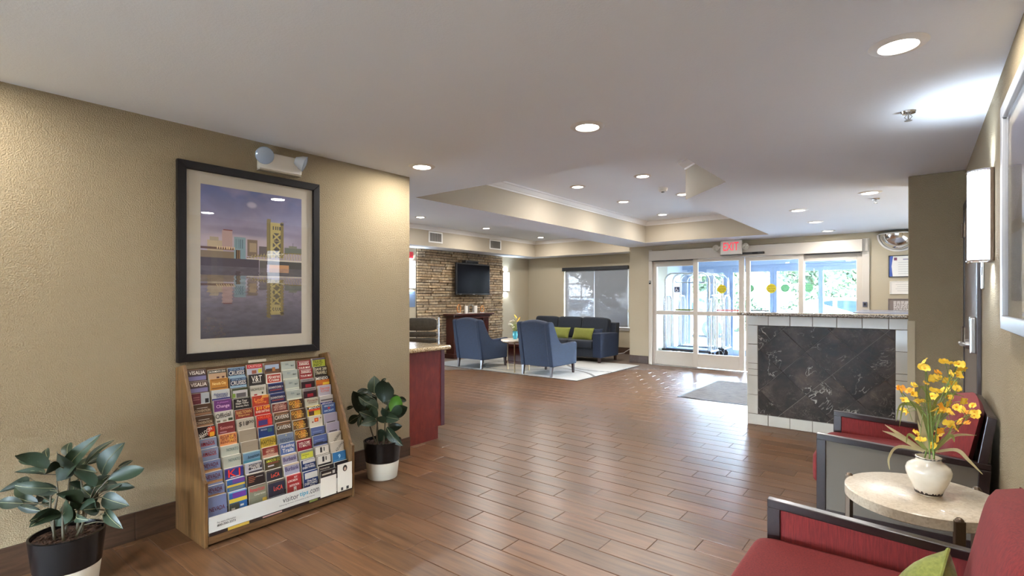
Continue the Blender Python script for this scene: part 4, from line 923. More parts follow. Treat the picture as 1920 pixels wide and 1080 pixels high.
for y, l in ((8.87, 'left white pillar on the mantel beside the arch'), (9.20, 'right white pillar on the mantel beside the arch')):
    t = thing('pillar_candle', l, 'candle', (mx, y, mz), 0, 'white pillars on the mantel')
    MB().lathe([(0, 0), (0.042, 0), (0.042, 0.165), (0.036, 0.18), (0, 0.176)], 20).build('wax', M_wax, t, smooth=True); MB().tube([(0, 0, 0.176), (0.002, 0, 0.195)], 0.002, 5).build('wick', M_black, t)
t = thing('arch_ornament', 'small glass horseshoe arch ornament between the white pillars', 'ornament', (mx, 9.035, mz), PI / 2)
n = 16; m = MB(); m.tube([(-0.075, 0, 0.02)] + [(-0.075 * math.cos(PI * j / n), 0, 0.13 + 0.07 * math.sin(PI * j / n)) for j in range(n + 1)] + [(0.075, 0, 0.02)], 0.012, 8); m.build('arch', mat('smoked_glass', S(130, 130, 124), 0.1, coat=0.6), t, smooth=True)
MB().box(-0.1, 0.1, -0.03, 0.03, 0, 0.02).build('base', M_plastic, t, bevel=0.003)

# ---------------------------------------------------------------- right end of the entrance wall
dm = thing('dome_mirror', 'half dome safety mirror high on the wall right of the doors', 'mirror', (-0.26, YD - 0.002, 2.40))
vs = []; n = 24; k2 = 10; R_ = 0.25
MB().lathe([(R_ * math.sin(PI / 2 * (1 - j / k2) + 1e-4), 0) if False else (R_ * math.cos(PI / 2 * j / k2), -R_ * math.sin(PI / 2 * j / k2)) for j in range(k2 + 1)], n, a0=PI, a1=2 * PI).build('mirror_bowl', M_chrome, dm, smooth=True)
MB().tube([((R_ + 0.015) * math.cos(PI + PI * j / n), -0.012, (R_ + 0.015) * math.sin(PI + PI * j / n)) for j in range(n + 1)], 0.018, 8).build('rim', M_white, dm, smooth=True)
MB().tube([((R_ + 0.01) * math.cos(PI + PI * j / n), (R_ + 0.01) * math.sin(PI + PI * j / n), 0) for j in range(n + 1)], 0.008, 8).build('top_rim', M_white, dm, smooth=True)
def poster(name, lab, cat, x0, x1, z0, z1, bg, edge, lines, y=YD):
    t = thing(name, lab, cat, ((x0 + x1) / 2, y, (z0 + z1) / 2)); a, b = (x1 - x0) / 2, (z1 - z0) / 2; e = 0.012; m = MB()
    m.box(-a, a, -0.018, -0.001, b - e, b); m.box(-a, a, -0.018, -0.001, -b, -b + e); m.box(-a, -a + e, -0.018, -0.001, -b + e, b - e); m.box(a - e, a, -0.018, -0.001, -b + e, b - e); m.build('frame', edge, t, bevel=0.002)
    m = MB(); m.box(-a + e, a - e, -0.008, -0.002, -b + e, b - e, 0, None, bg); lines(m, a, b); m.build('sheet', M_print, t); return t
def l1(m, a, b):
    m.add([(-a + 0.013, -0.0085, -b + 0.013), (-a + 0.055, -0.0085, -b + 0.013), (-a + 0.04, -0.0085, 0), (-a + 0.06, -0.0085, b - 0.013), (-a + 0.013, -0.0085, b - 0.013)], [(0, 1, 2, 3, 4)], col=S(44, 70, 140))
    m.box(-a + 0.07, -a + 0.11, -0.0092, -0.0085, b - 0.08, b - 0.035, 0, None, S(96, 40, 70))
    m.box(-0.04, 0.15, -0.0088, -0.0083, b - 0.075, b - 0.055, 0, None, S(150, 148, 165))
    for k in range(6): m.box(-0.10, 0.17 - 0.02 * (k % 3), -0.0088, -0.0083, 0.06 - k * 0.036, 0.064 - k * 0.036, 0, None, S(140, 140, 140))
poster('certificate', 'blue bordered certificate on the wall below the dome mirror', 'certificate', -0.39, 0.06, 1.714, 2.06, S(226, 224, 218), M_black, l1)
def l2(m, a, b):
    for k in range(4): m.box(-0.12 + 0.02 * (k % 2), 0.12 - 0.02 * (k % 2), -0.0088, -0.0083, 0.045 - 0.033 * k, 0.052 - 0.033 * k, 0, None, S(190, 184, 176))
poster('notice', 'plain white notice on the wall under the certificate', 'notice', -0.375, 0.02, 1.445, 1.65, S(228, 222, 212), M_plastic, l2)
def l3(m, a, b):
    rr = random.Random(5)
    for k in range(9):
        x = -a + 0.07
        while x < a - 0.03:
            w2 = rr.uniform(0.015, 0.05); m.box(x, min(x + w2, a - 0.02), -0.0088, -0.0083, b - 0.04 - k * 0.02 - 0.012, b - 0.04 - k * 0.02, 0, None, S(214, 208, 204)); x += w2 + 0.008
poster('tax_notice', 'grey brown notice of small print above the granite counter', 'notice', -0.395, 0.02, 1.15, 1.372, S(124, 112, 106), mat('taupe_edge', S(120, 108, 102), 0.5), l3)

# things on the window wall beside the sofa
def wallbox(name, lab, cat, x, z, w_, h_, dp, y=YW):
    t = thing(name, lab, cat, (x, y, z)); MB().box(-w_ / 2, w_ / 2, -dp, -0.001, -h_ / 2, h_ / 2).build('body', M_plastic, t, bevel=0.004)
    MB().box(-w_ * 0.25, w_ * 0.25, -dp - 0.004, -dp, -h_ * 0.2, h_ * 0.2).build('cover', M_white, t); return t
wallbox('wall_phone', 'small white device high on the wall beside the window', 'device', -5.29, 1.32, 0.09, 0.13, 0.05)
adp = wallbox('power_adapter', 'small white adapter with a long white cord, below the wall device', 'adapter', -5.40, 1.08, 0.11, 0.08, 0.04)
wallbox('wall_outlet', 'white outlet plate low on the window wall', 'outlet', -5.30, 0.46, 0.09, 0.13, 0.008)
t = MB(); t.tube([(-5.30, YW - 0.02, 1.26), (-5.29, YW - 0.02, 1.12), (-5.36, YW - 0.03, 1.08)], 0.005, 5); t.tube([(-5.36, YW - 0.03, 1.05), (-5.33, YW - 0.02, 0.8), (-5.36, YW - 0.02, 0.5), (-5.44, YW - 0.03, 0.26), (-5.52, YW - 0.05, 0.13), (-5.64, YW - 0.12, 0.04), (-5.8, YW - 0.16, 0.01)], 0.006, 6)
t.tube([(-5.29, YW - 0.02, 0.46), (-5.33, YW - 0.04, 0.25), (-5.42, YW - 0.06, 0.12)], 0.005, 5)
o = t.build('cord', M_cord, adp, smooth=True); o.location = (5.40, -YW, -1.08); o['label'] = 'white cord hanging to the floor'

# ---------------------------------------------------------------- door in the right wall
d2 = empty('door_2', (XR, 0, 0)); d2['kind'] = 'structure'
M_dframe = mat('dark_door_frame', S(58, 50, 48), 0.4); M_dslab = mat('taupe_door', S(120, 108, 98), 0.4)
m = MB(); m.box(-0.022, -0.001, 4.34, 4.40, 0, 2.16); m.box(-0.022, -0.001, 5.60, 5.66, 0, 2.16); m.box(-0.022, -0.001, 4.40, 5.60, 2.10, 2.16); m.build('door_frame', M_dframe, d2, bevel=0.003)
MB().box(-0.014, -0.001, 4.40, 5.60, 0.01, 2.10).build('door_slab', M_dslab, d2)
for z_ in (1.94, 1.1, 0.3): m = MB(); m.tube([(-0.03, 5.58, z_ - 0.06), (-0.03, 5.58, z_ + 0.06)], 0.009, 8); m.box(-0.024, -0.014, 5.53, 5.60, z_ - 0.055, z_ + 0.055); m.build('hinge', M_bronze, d2)
lk = MB().box(-0.05, -0.014, 4.47, 4.56, 1.03, 1.27).build('keypad_lock', M_nickel, d2, bevel=0.01, seg=3)
m = MB(); m.tube([(-0.05, 4.515, 1.09), (-0.085, 4.515, 1.09)], 0.016, 12); m.tube([(-0.085, 4.50, 1.09), (-0.09, 4.62, 1.09), (-0.085, 4.65, 1.088)], [0.014, 0.011, 0.010], 10); m.build('lever', M_nickel, lk, smooth=True)
MB().lathe([(0.0, 0.0), (0.035, 0.0), (0.03, 0.02), (0, 0.024)], 20, M=Matrix.Translation((-0.05, 4.515, 1.09)) @ Matrix.Rotation(-PI / 2, 4, 'Y')).build('rose', M_nickel, lk, smooth=True)
rm = thing('room_sign', 'small grey sign plate on the right wall under the wall lamp', 'sign', (XR, 4.22, 1.53), -PI / 2)
MB().box(-0.05, 0.05, -0.01, -0.001, -0.08, 0.08).build('plate', M_steel, rm, bevel=0.002); MB().box(-0.035, 0.035, -0.012, -0.0095, 0.0, 0.05).build('insert', mat('dark_insert', S(70, 72, 78), 0.3), rm)
# ================================================================= BROCHURE RACK
RY0, RY1 = 1.195, 2.165
rk = thing('brochure_rack', 'slanted oak brochure rack full of leaflets below the bridge photograph', 'rack', (XL, 0, 0))
prof = [(0.004, 0.0), (0.004, 0.972), (0.118, 0.994), (0.404, 0.372), (0.428, 0.36), (0.430, 0.0)]
for y in (RY0, RY1 - 0.02): MB().prism([(a, b) for a, b in prof], 'y', y, y + 0.02).build('side_panel', M_oak, rk, bevel=0.003)
MB().box(0.006, 0.022, RY0 + 0.02, RY1 - 0.02, 0.02, 0.955).build('back_panel', M_oakh, rk)
MB().box(0.02, 0.40, RY0 + 0.02, RY1 - 0.02, 0.03, 0.05).build('bottom_shelf', M_oakh, rk)
MB().box(0.405, 0.428, RY0 + 0.02, RY1 - 0.02, 0.012, 0.062).build('front_rail', M_oakh, rk, bevel=0.003)
NR = 12; cw = (RY1 - RY0 - 0.045) / 8
def rowpos(r): t = r / 11.0; return -3.444 - XL + (-3.160 + 3.444) * t, 0.953 + (0.256 - 0.953) * t      # x of cover top, z of top
for r in range(NR):
    x, z = rowpos(r); MB().box(x - 0.050, x + 0.006, RY0 + 0.021, RY1 - 0.021, z - (0.152 if r < 11 else 0.196), z - (0.148 if r < 11 else 0.192)).build('shelf', M_black, rk)
MB().box(0.0225, 0.024, 1.62, 1.74, 0.958, 0.976).build('rack_label', mat('cream_label', S(220, 212, 190), 0.6), rk)
# sign along the front
sg = thing('rack_sign', 'white sign strip with lettering along the foot of the brochure rack', 'sign', (XL + 0.4285, (RY0 + RY1) / 2, 0.0), PI / 2)
hw = (RY1 - RY0) / 2 - 0.022; m = MB(); m.box(-hw, hw, -0.004, 0, 0.062, 0.166, 0, None, S(206, 204, 196))
m.box(-hw, hw, -0.0045, -0.003, 0.058, 0.078, 0, None, S(44, 34, 32)); m.box(-hw + 0.10, -hw + 0.22, -0.0048, -0.003, 0.060, 0.077, 0, None, S(196, 164, 70)); m.box(-hw + 0.30, -hw + 0.42, -0.0048, -0.003, 0.064, 0.072, 0, None, S(190, 150, 140)); m.box(0.14, 0.2, -0.0048, -0.003, 0.062, 0.076, 0, None, S(120, 130, 70))
put_text(m, 'visitor', 0.015, 0.132, 0.105, 0.032, -0.0050, S(50, 50, 54)); put_text(m, 'tips', 0.103, 0.132, 0.06, 0.036, -0.0050, S(70, 160, 190), bold=0.015); put_text(m, '.com', 0.175, 0.132, 0.07, 0.026, -0.0050, S(50, 50, 54))
put_text(m, 'Delivering the heart of Hospitality to the industry', 0.06, 0.102, 0.24, 0.011, -0.0050, S(90, 90, 90))
put_text(m, 'For more information', -0.37, 0.125, 0.10, 0.010, -0.0050, S(60, 60, 60)); put_text(m, '800-700-3373', -0.37, 0.108, 0.10, 0.013, -0.0050, S(40, 40, 40), bold=0.01)
m.build('panel', M_print, sg)
MB().box(-hw, hw, -0.006, -0.003, 0.166, 0.20).build('acrylic_guard', M_acryl, sg)
for k, (a, b, lab, port) in enumerate(((hw - 0.245, hw - 0.128, 'plain white leaflet in the front of the brochure rack near its right end', 0), (hw - 0.118, hw - 0.006, 'white leaflet with a dark portrait at the lower right corner of the rack', 1))):
    t = thing('leaflet', lab, 'leaflet', (XL + 0.436, (RY0 + RY1) / 2, 0.0), PI / 2); m = MB(); m.box(a, b, -0.003, 0.0, 0.07, 0.245 if not port else 0.255, 0, None, S(228, 222, 208))
    if not port:
        m.box(a, b, -0.0035, -0.002, 0.20, 0.245, 0, None, S(40, 34, 34)); m.box(a + 0.01, b - 0.04, -0.004, -0.003, 0.215, 0.225, 0, None, S(190, 180, 160)); m.box(b - 0.03, b - 0.012, -0.004, -0.003, 0.212, 0.232, 0, None, S(180, 176, 168))
    else:
        c_ = (a + b) / 2; n = 18; m.add([(c_ + 0.017 * math.cos(2 * PI * j / n), -0.0042, 0.222 + 0.022 * math.sin(2 * PI * j / n)) for j in range(n)], [tuple(range(n))], col=S(46, 40, 38))
        m.add([(c_ + 0.009 * math.cos(2 * PI * j / n), -0.0048, 0.217 + 0.012 * math.sin(2 * PI * j / n)) for j in range(n)], [tuple(range(n))], col=S(190, 160, 140))
        m.box(c_ - 0.03, c_ - 0.014, -0.004, -0.003, 0.075, 0.095, 0, None, S(60, 60, 60)); m.box(c_ + 0.012, c_ + 0.03, -0.004, -0.003, 0.075, 0.095, 0, None, S(60, 60, 60))
    m.build('sheet', M_print, t)
# the leaflets: 12 rows of 8 stacks. entry: look for the label, background, (text, colour, x, z, w, h) list, bands (x0, z0, x1, z1, colour) in cover units, 0..1 from lower left of the visible strip
W8, K8 = (236, 230, 218), (26, 24, 26)
VIS = ('brown and lilac stack lettered VISALIA', (104, 84, 76), [('VISALIA', W8, .5, .72, .8, .3)], [(0, 0, 1, .45, (128, 122, 164)), (0, .38, 1, .5, (70, 56, 64))])
BRM = ('brown stack with a white mountain line', (88, 62, 44), [('CONVENTION', (200, 180, 150), .5, .38, .8, .2)], [(.2, .62, .8, .66, W8), (0, 0, 1, .2, (150, 110, 80))])
CRU = ('navy stack lettered CRUISES', (28, 42, 78), [('HISTORICAL RIVER', (150, 180, 210), .52, .78, .8, .16), ('CRUISES', W8, .5, .46, .84, .34)], [(0, .9, 1, 1, (130, 160, 190)), (0, 0, 1, .2, (150, 180, 200))])
OVL = ('pale blue stack with a red oval emblem', (150, 164, 196), [('AMADOR', (130, 16, 28), .5, .55, .7, .3)], [(.12, .34, .88, .40, (180, 80, 90)), (.2, .78, .8, .83, (180, 120, 120))])
NEV = ('light blue stack lettered NEVADA', (138, 152, 196), [('NEVADA', (96, 8, 24), .48, .62, .74, .38)], [(.25, .34, .8, .40, (90, 90, 130)), (0, 0, 1, .2, (186, 140, 96)), (.1, .2, .7, .26, (150, 104, 72))])
TAN = ('plain tan stack', (176, 160, 138), [], [(.3, .55, .7, .58, (150, 134, 112))])
NOV = ('pale green white stack lettered NOVATO', (206, 212, 198), [('NOVATO', (80, 110, 110), .62, .6, .6, .28)], [])
DWN = ('navy stack with a white arrow banner', (34, 42, 88), [('DOWNTOWN >', W8, .5, .55, .86, .26)], [(.1, .22, .9, .34, (150, 60, 60)), (0, .88, 1, 1, (60, 76, 130))])
CAV = ('brown stack lettered CAVERNS', (92, 74, 56), [('CAVERNS', W8, .5, .48, .86, .36)], [(.1, .72, .9, .8, (170, 120, 80)), (0, .9, 1, 1, (170, 120, 90))])
BUR = ('lilac grey stack lettered Burbank', (176, 172, 190), [('Burbank', (50, 40, 96), .5, .55, .8, .36)], [(0, .85, 1, 1, (206, 184, 156))])
LOC = ('charcoal stack with red orange letters', (46, 46, 56), [('LoCA', (226, 84, 60), .55, .45, .5, .34)], [(0, .85, 1, 1, (84, 76, 70))])
MAP = ('pale grey green stack with small grey print', (188, 196, 186), [('2014', (90, 110, 116), .38, .68, .2, .16), ('MAP', (60, 80, 80), .78, .5, .2, .14)], [(0, 0, 1, .14, (206, 210, 190))])
GLD = ('gold and brown stack lettered COAST', (122, 84, 44), [('GOLD', (226, 170, 60), .4, .66, .7, .3), ('COAST', (236, 190, 90), .55, .3, .6, .3)], [(.7, 0, 1, 1, (66, 46, 34)), (.4, .05, .7, .9, (170, 100, 50))])
PRK = ('red stack with a pale oval', (150, 40, 42), [('PARKER\'S', W8, .5, .66, .66, .22), ('TOUR MAP', W8, .5, .2, .8, .2)], [(.1, .50, .9, .54, W8), (.1, .84, .9, .88, W8)])
MAR = ('dark stack with a grey head and maroon figure', (50, 28, 34), [('SACRAMENTO', (90, 84, 84), .5, .85, .7, .14)], [(0, .7, 1, 1, (150, 142, 140)), (.3, .05, .75, .4, (140, 26, 40))])
MTN = ('blue stack with dark mountains', (92, 108, 158), [], [(0, 0, 1, .2, (40, 44, 62)), (.2, .2, .7, .3, (50, 56, 80)), (.1, .5, .8, .54, (160, 170, 200))])
CRD = ('black stack with a creased white card', (30, 28, 30), [], [(.02, .12, .98, .95, (222, 216, 204)), (.35, .3, .5, .85, (50, 50, 56)), (.6, .4, .68, .8, (70, 80, 70))])
LAV = ('lavender grey stack', (176, 166, 182), [('Oakland', (150, 140, 158), .5, .6, .7, .3)], [(.2, 0, .8, .12, (66, 58, 66))])
AZU = ('cream stack with a dark slanted word', (214, 204, 186), [('AZUSING', (40, 36, 36), .66, .4, .7, .22, .75)], [])
NVY = ('navy and white stack with a slanted badge', (28, 52, 104), [('One-Day', W8, .55, .42, .6, .18), ('EVERYTHING', W8, .5, .2, .8, .18)], [(.1, .62, 1, .95, (208, 204, 196))])
ROWS = [
 [VIS, ('dark green and tan stack lettered ZOO', (204, 168, 134), [('SACRAMENTO ZOO', W8, .5, .78, .86, .2)], [(0, .62, 1, .95, (54, 56, 42)), (.45, .1, .6, .28, (80, 40, 40)), (.75, .1, .9, .28, (80, 40, 40))]), CRU,
  ('red headed stack with a small house picture', (196, 196, 210), [('CALISTOGA', (230, 190, 180), .5, .82, .8, .2)], [(0, .6, 1, 1, (190, 36, 48)), (.3, .05, .6, .4, (150, 90, 70)), (.72, .1, .96, .5, (200, 196, 60))]),
  ('brown stack with a strip of sky', (110, 74, 52), [], [(.05, .3, .95, .8, (168, 184, 206)), (.1, .1, .6, .4, (60, 48, 44)), (.5, .1, .7, .5, (170, 110, 60))]), MAP, PRK,
  ('lime yellow stack lettered TRAVEL INFO', (190, 200, 60), [('TRAVEL', K8, .42, .6, .7, .28), ('INFO?', K8, .4, .25, .6, .28)], [(0, .82, 1, 1, (90, 80, 100))])],
 [VIS, ('orange stack with a rounded border', (196, 132, 50), [('Nevada City', (250, 220, 150), .5, .5, .7, .3)], [(.08, .86, .92, .9, (120, 70, 30)), (.08, .05, .92, .12, (90, 50, 30))]), CRU,
  ('black stack with large white serif letters', (48, 44, 42), [('V&T', W8, .5, .55, .6, .5), ('RAILROAD', W8, .5, .18, .5, .12)], []),
  ('red stack with white letters in a white border', (180, 56, 40), [('Alcatraz', W8, .5, .68, .7, .28), ('Cruises', W8, .5, .36, .6, .26)], [(0, 0, .07, 1, W8), (.93, 0, 1, 1, W8), (0, .92, 1, 1, W8), (0, 0, 1, .08, W8)]), MAP, PRK,
  ('black stack lettered SAVE 200 TRAVEL', (44, 38, 34), [('SAVE 200', (230, 220, 190), .5, .72, .86, .26), ('TRAVEL!', (230, 220, 190), .5, .3, .86, .3)], [])],
 [('maroon and grey stack with a black corner figure', (112, 46, 58), [], [(.52, 0, 1, 1, (176, 182, 186)), (.75, .05, .95, .45, (40, 40, 44)), (.1, .6, .45, .66, (170, 120, 120)), (.1, .4, .45, .46, (170, 120, 120))]),
  ('white stack lettered WHARF over a navy foot', (214, 216, 212), [('Fisherman\'s', (40, 50, 110), .5, .6, .7, .2), ('WHARF', (40, 50, 110), .55, .36, .6, .24)], [(0, 0, 1, .2, (54, 50, 120))]),
  ('green edged stack with a grey garden photograph', (70, 76, 48), [], [(.05, .05, .95, .78, (196, 192, 192)), (.25, .08, .85, .5, (96, 92, 96)), (.02, .1, .2, .5, (120, 150, 60))]),
  ('cream stack lettered VACAVILLE IS', (214, 208, 192), [('VACAVILLE IS', (50, 60, 50), .42, .62, .8, .26)], [(.2, 0, .4, .15, (160, 40, 40)), (.7, .1, .8, .3, (60, 60, 50))]), DWN, MAP, MAR,
  ('orange and black stack with a white headline', (206, 110, 34), [('MENDO', W8, .45, .82, .8, .24)], [(0, .66, 1, 1, (34, 36, 44)), (.5, .1, 1, .35, (230, 190, 60)), (0, 0, .45, .2, (150, 70, 50))])],
 [BRM, ('purple stack lettered Change', (118, 62, 130), [('Change', (232, 190, 226), .5, .36, .7, .34), ('A pleasant', (190, 130, 196), .5, .75, .6, .16)], []),
  ('black stack with three white script lines', (36, 32, 34), [('Plan Your', W8, .5, .76, .56, .2), ('Napa Valley', W8, .5, .5, .7, .2), ('Itinerary Here', W8, .5, .24, .7, .2)], []),
  ('red orange stack with gold script', (190, 62, 40), [('Lodi', (240, 160, 70), .4, .6, .5, .3), ('Tasting', (240, 160, 70), .5, .3, .7, .2)], [(.6, .7, 1, 1, (220, 150, 70))]), DWN, MAP, MAR,
  ('lilac white stack with small orange letters', (196, 190, 204), [('Santa', (206, 96, 66), .5, .7, .7, .24), ('Cruz', (206, 96, 66), .5, .4, .6, .24)], [])],
 [BRM, ('white stack lettered Official in black script', (222, 218, 206), [('Official', K8, .42, .64, .78, .4, 0.1)], [(.05, .02, .25, .2, (110, 104, 90)), (.4, .02, .6, .2, (150, 140, 120)), (.7, .06, .95, .3, (60, 70, 50))]),
  ('red brown stack with gold letters', (142, 54, 40), [('RAILTOWN', (214, 180, 110), .5, .72, .8, .3), ('Express', (214, 180, 110), .5, .4, .6, .2)], []),
  ('red stack lettered 10 OFF in yellow', (196, 40, 34), [('$10 OFF', (250, 200, 60), .55, .78, .8, .3), ('RIVER RAFTING', W8, .52, .45, .8, .26)], []),
  ('maroon stack lettered PERFORMING ARTS CENTER', (118, 48, 44), [('NAPA VALLEY', (220, 180, 160), .5, .8, .6, .14), ('PERFORMING', (220, 180, 160), .5, .58, .76, .2), ('ARTS CENTER', (220, 180, 160), .5, .34, .76, .18)], [(0, .93, 1, 1, W8)]), GLD,
  ('cream stack with small maroon headline', (204, 200, 176), [('Pinnacle', (120, 50, 50), .55, .74, .74, .22), ('Amusements', (90, 60, 60), .55, .5, .6, .14)], []),
  ('white folded stack over a navy strip', (206, 200, 196), [('ART COAST', (180, 180, 210), .5, .15, .7, .18)], [(0, 0, 1, .3, (44, 44, 110)), (.05, .45, .95, .6, (90, 84, 84))])],
 [('black and flame stack with a slanted white banner', (40, 26, 30), [('BALLOON', W8, .42, .45, .8, .3, .5), ('RIDES', W8, .4, .2, .4, .2, .5)], [(.6, .1, 1, .9, (200, 60, 30)), (.7, 0, .95, .4, (236, 170, 50))]),
  ('dusty red stack with thin script', (136, 52, 54), [('Sonoma', (220, 160, 150), .5, .5, .7, .24)], [(.1, .05, .5, .14, (190, 150, 160))]),
  ('cream peaked stack with a large black $18 price', (210, 200, 182), [('$18', K8, .36, .5, .52, .42), ('00', K8, .8, .6, .3, .24)], []),
  ('scarlet stack lettered VALLEJO', (198, 40, 40), [('VALLEJO', (240, 110, 60), .52, .76, .9, .28)], [(.12, 0, .7, .5, (70, 60, 120)), (.75, 0, 1, .6, (214, 60, 56))]), CAV, GLD,
  ('yellow and orange stack under a white headline', (224, 196, 60), [('MENDO', W8, .55, .80, .8, .22)], [(0, .66, 1, .92, (40, 34, 36)), (.1, .45, 1, .66, (214, 70, 36)), (.1, 0, .5, .45, (84, 50, 40))]),
  ('blue stack with a round red and white emblem', (66, 92, 148), [('VINTAGE', (190, 210, 226), .5, .76, .7, .18), ('AIRCRAFT', (190, 210, 226), .5, .24, .7, .16)], [(.42, .4, .6, .62, (190, 50, 60))])],
 [OVL, ('orange stack lettered BOAT & JET SKI RENTALS', (240, 160, 100), [('BOAT &', (110, 40, 36), .5, .76, .84, .22), ('JET SKI', (110, 40, 36), .5, .5, .84, .22), ('RENTALS', (110, 40, 36), .5, .24, .84, .2)], [(.55, .2, .8, .8, (246, 186, 80))]),
  TAN, ('navy stack with faint print', (34, 58, 118), [('MARIN', (170, 180, 200), .35, .72, .36, .16)], [(.02, .92, .98, .97, (200, 206, 214)), (.6, .4, .9, .8, (60, 110, 110))]), CAV, GLD,
  ('white stack with a red oval bean emblem', (224, 216, 196), [], [(.38, .35, .68, .75, (206, 50, 34)), (.45, .45, .60, .65, (240, 170, 60)), (.2, .3, .3, .45, (120, 50, 40)), (.82, .62, .9, .75, (110, 60, 50))]), LAV],
 [OVL, NOV, TAN, ('yellow stack lettered RAFTING', (222, 186, 66), [('WHITEWATER', (60, 50, 40), .5, .76, .7, .16), ('RAFTING', K8, .5, .52, .8, .26), ('CALIFORNIA', (60, 50, 40), .5, .26, .6, .14)], [(0, 0, .05, 1, (120, 110, 40)), (.95, 0, 1, 1, (120, 110, 40))]),
  ('grey blue stack lettered REDDING', (134, 148, 168), [('REDDING', (50, 60, 90), .55, .36, .74, .3)], [(.5, .75, .56, .9, (220, 210, 140))]), GLD, MTN, LAV],
 [NEV, NOV, ('aqua stack with dark brush lettering', (120, 160, 188), [('American', (20, 44, 60), .6, .55, .64, .3, .1)], [(0, 0, 1, .25, (70, 130, 150)), (0, .9, 1, 1, (170, 200, 206))]),
  ('brick red stack with a cream oval', (150, 60, 52), [('HISTORIC', (236, 214, 180), .5, .58, .5, .2)], [(0, 0, 1, .3, (190, 150, 130)), (.25, .34, .75, .38, (226, 200, 170)), (.25, .76, .75, .8, (226, 200, 170))]),
  ('blue stack lettered Redding Trails', (96, 120, 176), [('Redding', W8, .5, .68, .8, .34), ('Trails', W8, .5, .28, .7, .34)], []),
  ('dark red stack lettered WELCOME', (140, 22, 42), [('WELCOME', W8, .5, .66, .74, .22), ('TO MACY\'S', W8, .5, .38, .74, .22)], [(0, .93, 1, 1, (220, 150, 150))]), MTN, AZU],
 [NEV, ('blue violet stack with big slanted red letters', (62, 66, 140), [('K1', (226, 54, 40), .5, .5, .6, .6)], [(.3, .1, .8, .18, W8), (0, .9, 1, 1, (130, 120, 180))]),
  ('white edged black stack with a white headline', (204, 204, 212), [('DISCOVERY', W8, .56, .68, .7, .2), ('CENTER', W8, .6, .46, .5, .2)], [(.2, .35, .98, .85, (44, 42, 60)), (.2, .05, .98, .2, (60, 56, 66))]),
  ('green and brown stack lettered AMADOR', (84, 74, 52), [('AMADOR CO', (206, 210, 70), .55, .68, .84, .26)], [(.2, .12, .6, .24, (220, 210, 220)), (0, .9, 1, 1, (160, 180, 150)), (.2, .36, .9, .5, (140, 80, 60))]), BUR,
  ('grey stack with a yellow panel', (150, 154, 140), [('INSIDE', (100, 110, 40), .45, .55, .4, .12)], [(.15, .2, .95, .78, (206, 204, 70)), (.42, .3, .5, .38, (120, 130, 60))]), CRD, AZU],
 [NEV, ('blue stack crossed by a yellow band', (52, 104, 168), [], [(0, .3, 1, .5, (222, 190, 70)), (.3, .6, 1, .95, (112, 70, 150)), (.1, 0, .9, .24, (110, 124, 116)), (0, .95, 1, 1, (140, 180, 220))]),
  ('black stack with rust coloured lines', (40, 30, 30), [], [(.1, .7, .4, .76, (180, 110, 80)), (.1, .54, .5, .6, (180, 110, 80)), (.1, .38, .45, .44, (180, 110, 80)), (.1, .22, .4, .28, (180, 110, 80)), (.5, .6, .9, .66, (196, 190, 180)), (0, .92, 1, 1, (190, 180, 166))]),
  LOC, BUR, NVY, CRD, ('bright blue stack with a pale numeral 9', (52, 118, 170), [('9', (190, 220, 232), .5, .5, .16, .4)], [(.1, .12, .9, .16, (120, 170, 200))])],
 [NEV, ('tall blue leaflet with a yellow band and crowd picture', (40, 110, 180), [], [(0, .66, 1, .78, (226, 196, 70)), (.2, .8, .95, .96, (110, 60, 150)), (0, .1, .55, .64, (70, 76, 66)), (.1, .3, .3, .5, (200, 190, 170)), (.6, .5, .8, .56, W8), (0, .96, 1, 1, (130, 190, 230))]),
  ('tall green grey leaflet with red heading and dark tree', (150, 152, 128), [('American', (196, 44, 56), .45, .88, .8, .14), ('Conservation', (214, 214, 196), .6, .72, .6, .08)], [(.1, .06, .75, .34, (70, 52, 44)), (.75, .2, 1, .55, (214, 180, 70)), (0, .97, 1, 1, (120, 110, 100))]),
  ('tall charcoal leaflet with red orange letters', (48, 48, 66), [('LoCA', (226, 84, 60), .6, .74, .5, .14)], [(0, .93, 1, 1, (96, 86, 78)), (0, .48, 1, .49, (190, 200, 210)), (.1, .1, .7, .26, (206, 196, 190)), (.16, .13, .3, .23, (150, 60, 60)), (.4, .13, .6, .23, (60, 60, 70))]),
  ('tall red leaflet with the picture of a person in white', (176, 48, 48), [('HOT', W8, .62, .9, .2, .07), ('LUNCHEON', W8, .4, .8, .6, .08), ('INVITATION', W8, .5, .64, .6, .07)], [(.45, .40, .64, .58, (206, 200, 190)), (.48, .38, .6, .48, (170, 130, 100)), (.25, .1, .8, .36, (222, 204, 180)), (.35, .3, .7, .4, (222, 204, 180)), (0, .97, 1, 1, (220, 120, 120))]),
  ('tall navy leaflet with a white badge and dark oval', (30, 60, 124), [('One-Day', W8, .55, .66, .6, .08), ('EVERYTHING', W8, .5, .57, .8, .08), ('Pass', W8, .6, .49, .3, .06)], [(.1, .74, 1, .95, (214, 210, 202)), (.1, .1, .9, .34, (120, 140, 190)), (.25, .16, .75, .28, (40, 40, 50))]),
  ('tall dark leaflet behind a plain white one', (40, 34, 34), [('PARADISE', (190, 180, 160), .4, .9, .6, .05)], []),
  ('tall black leaflet with white print at the right end', (34, 28, 32), [('SPECTACULAR', W8, .5, .66, .7, .05), ('SAN FRANCISCO', W8, .5, .56, .7, .06)], [(.2, .8, .8, .82, (150, 140, 150))])]]
ORD = ['first', 'second', 'third', 'fourth', 'fifth', 'sixth', 'seventh', 'eighth', 'ninth', 'tenth', 'eleventh', 'bottom']
COLN = ['far left', 'second', 'third', 'fourth', 'fifth', 'sixth', 'seventh', 'far right']
TILT = 0.10
rb = random.Random(11)
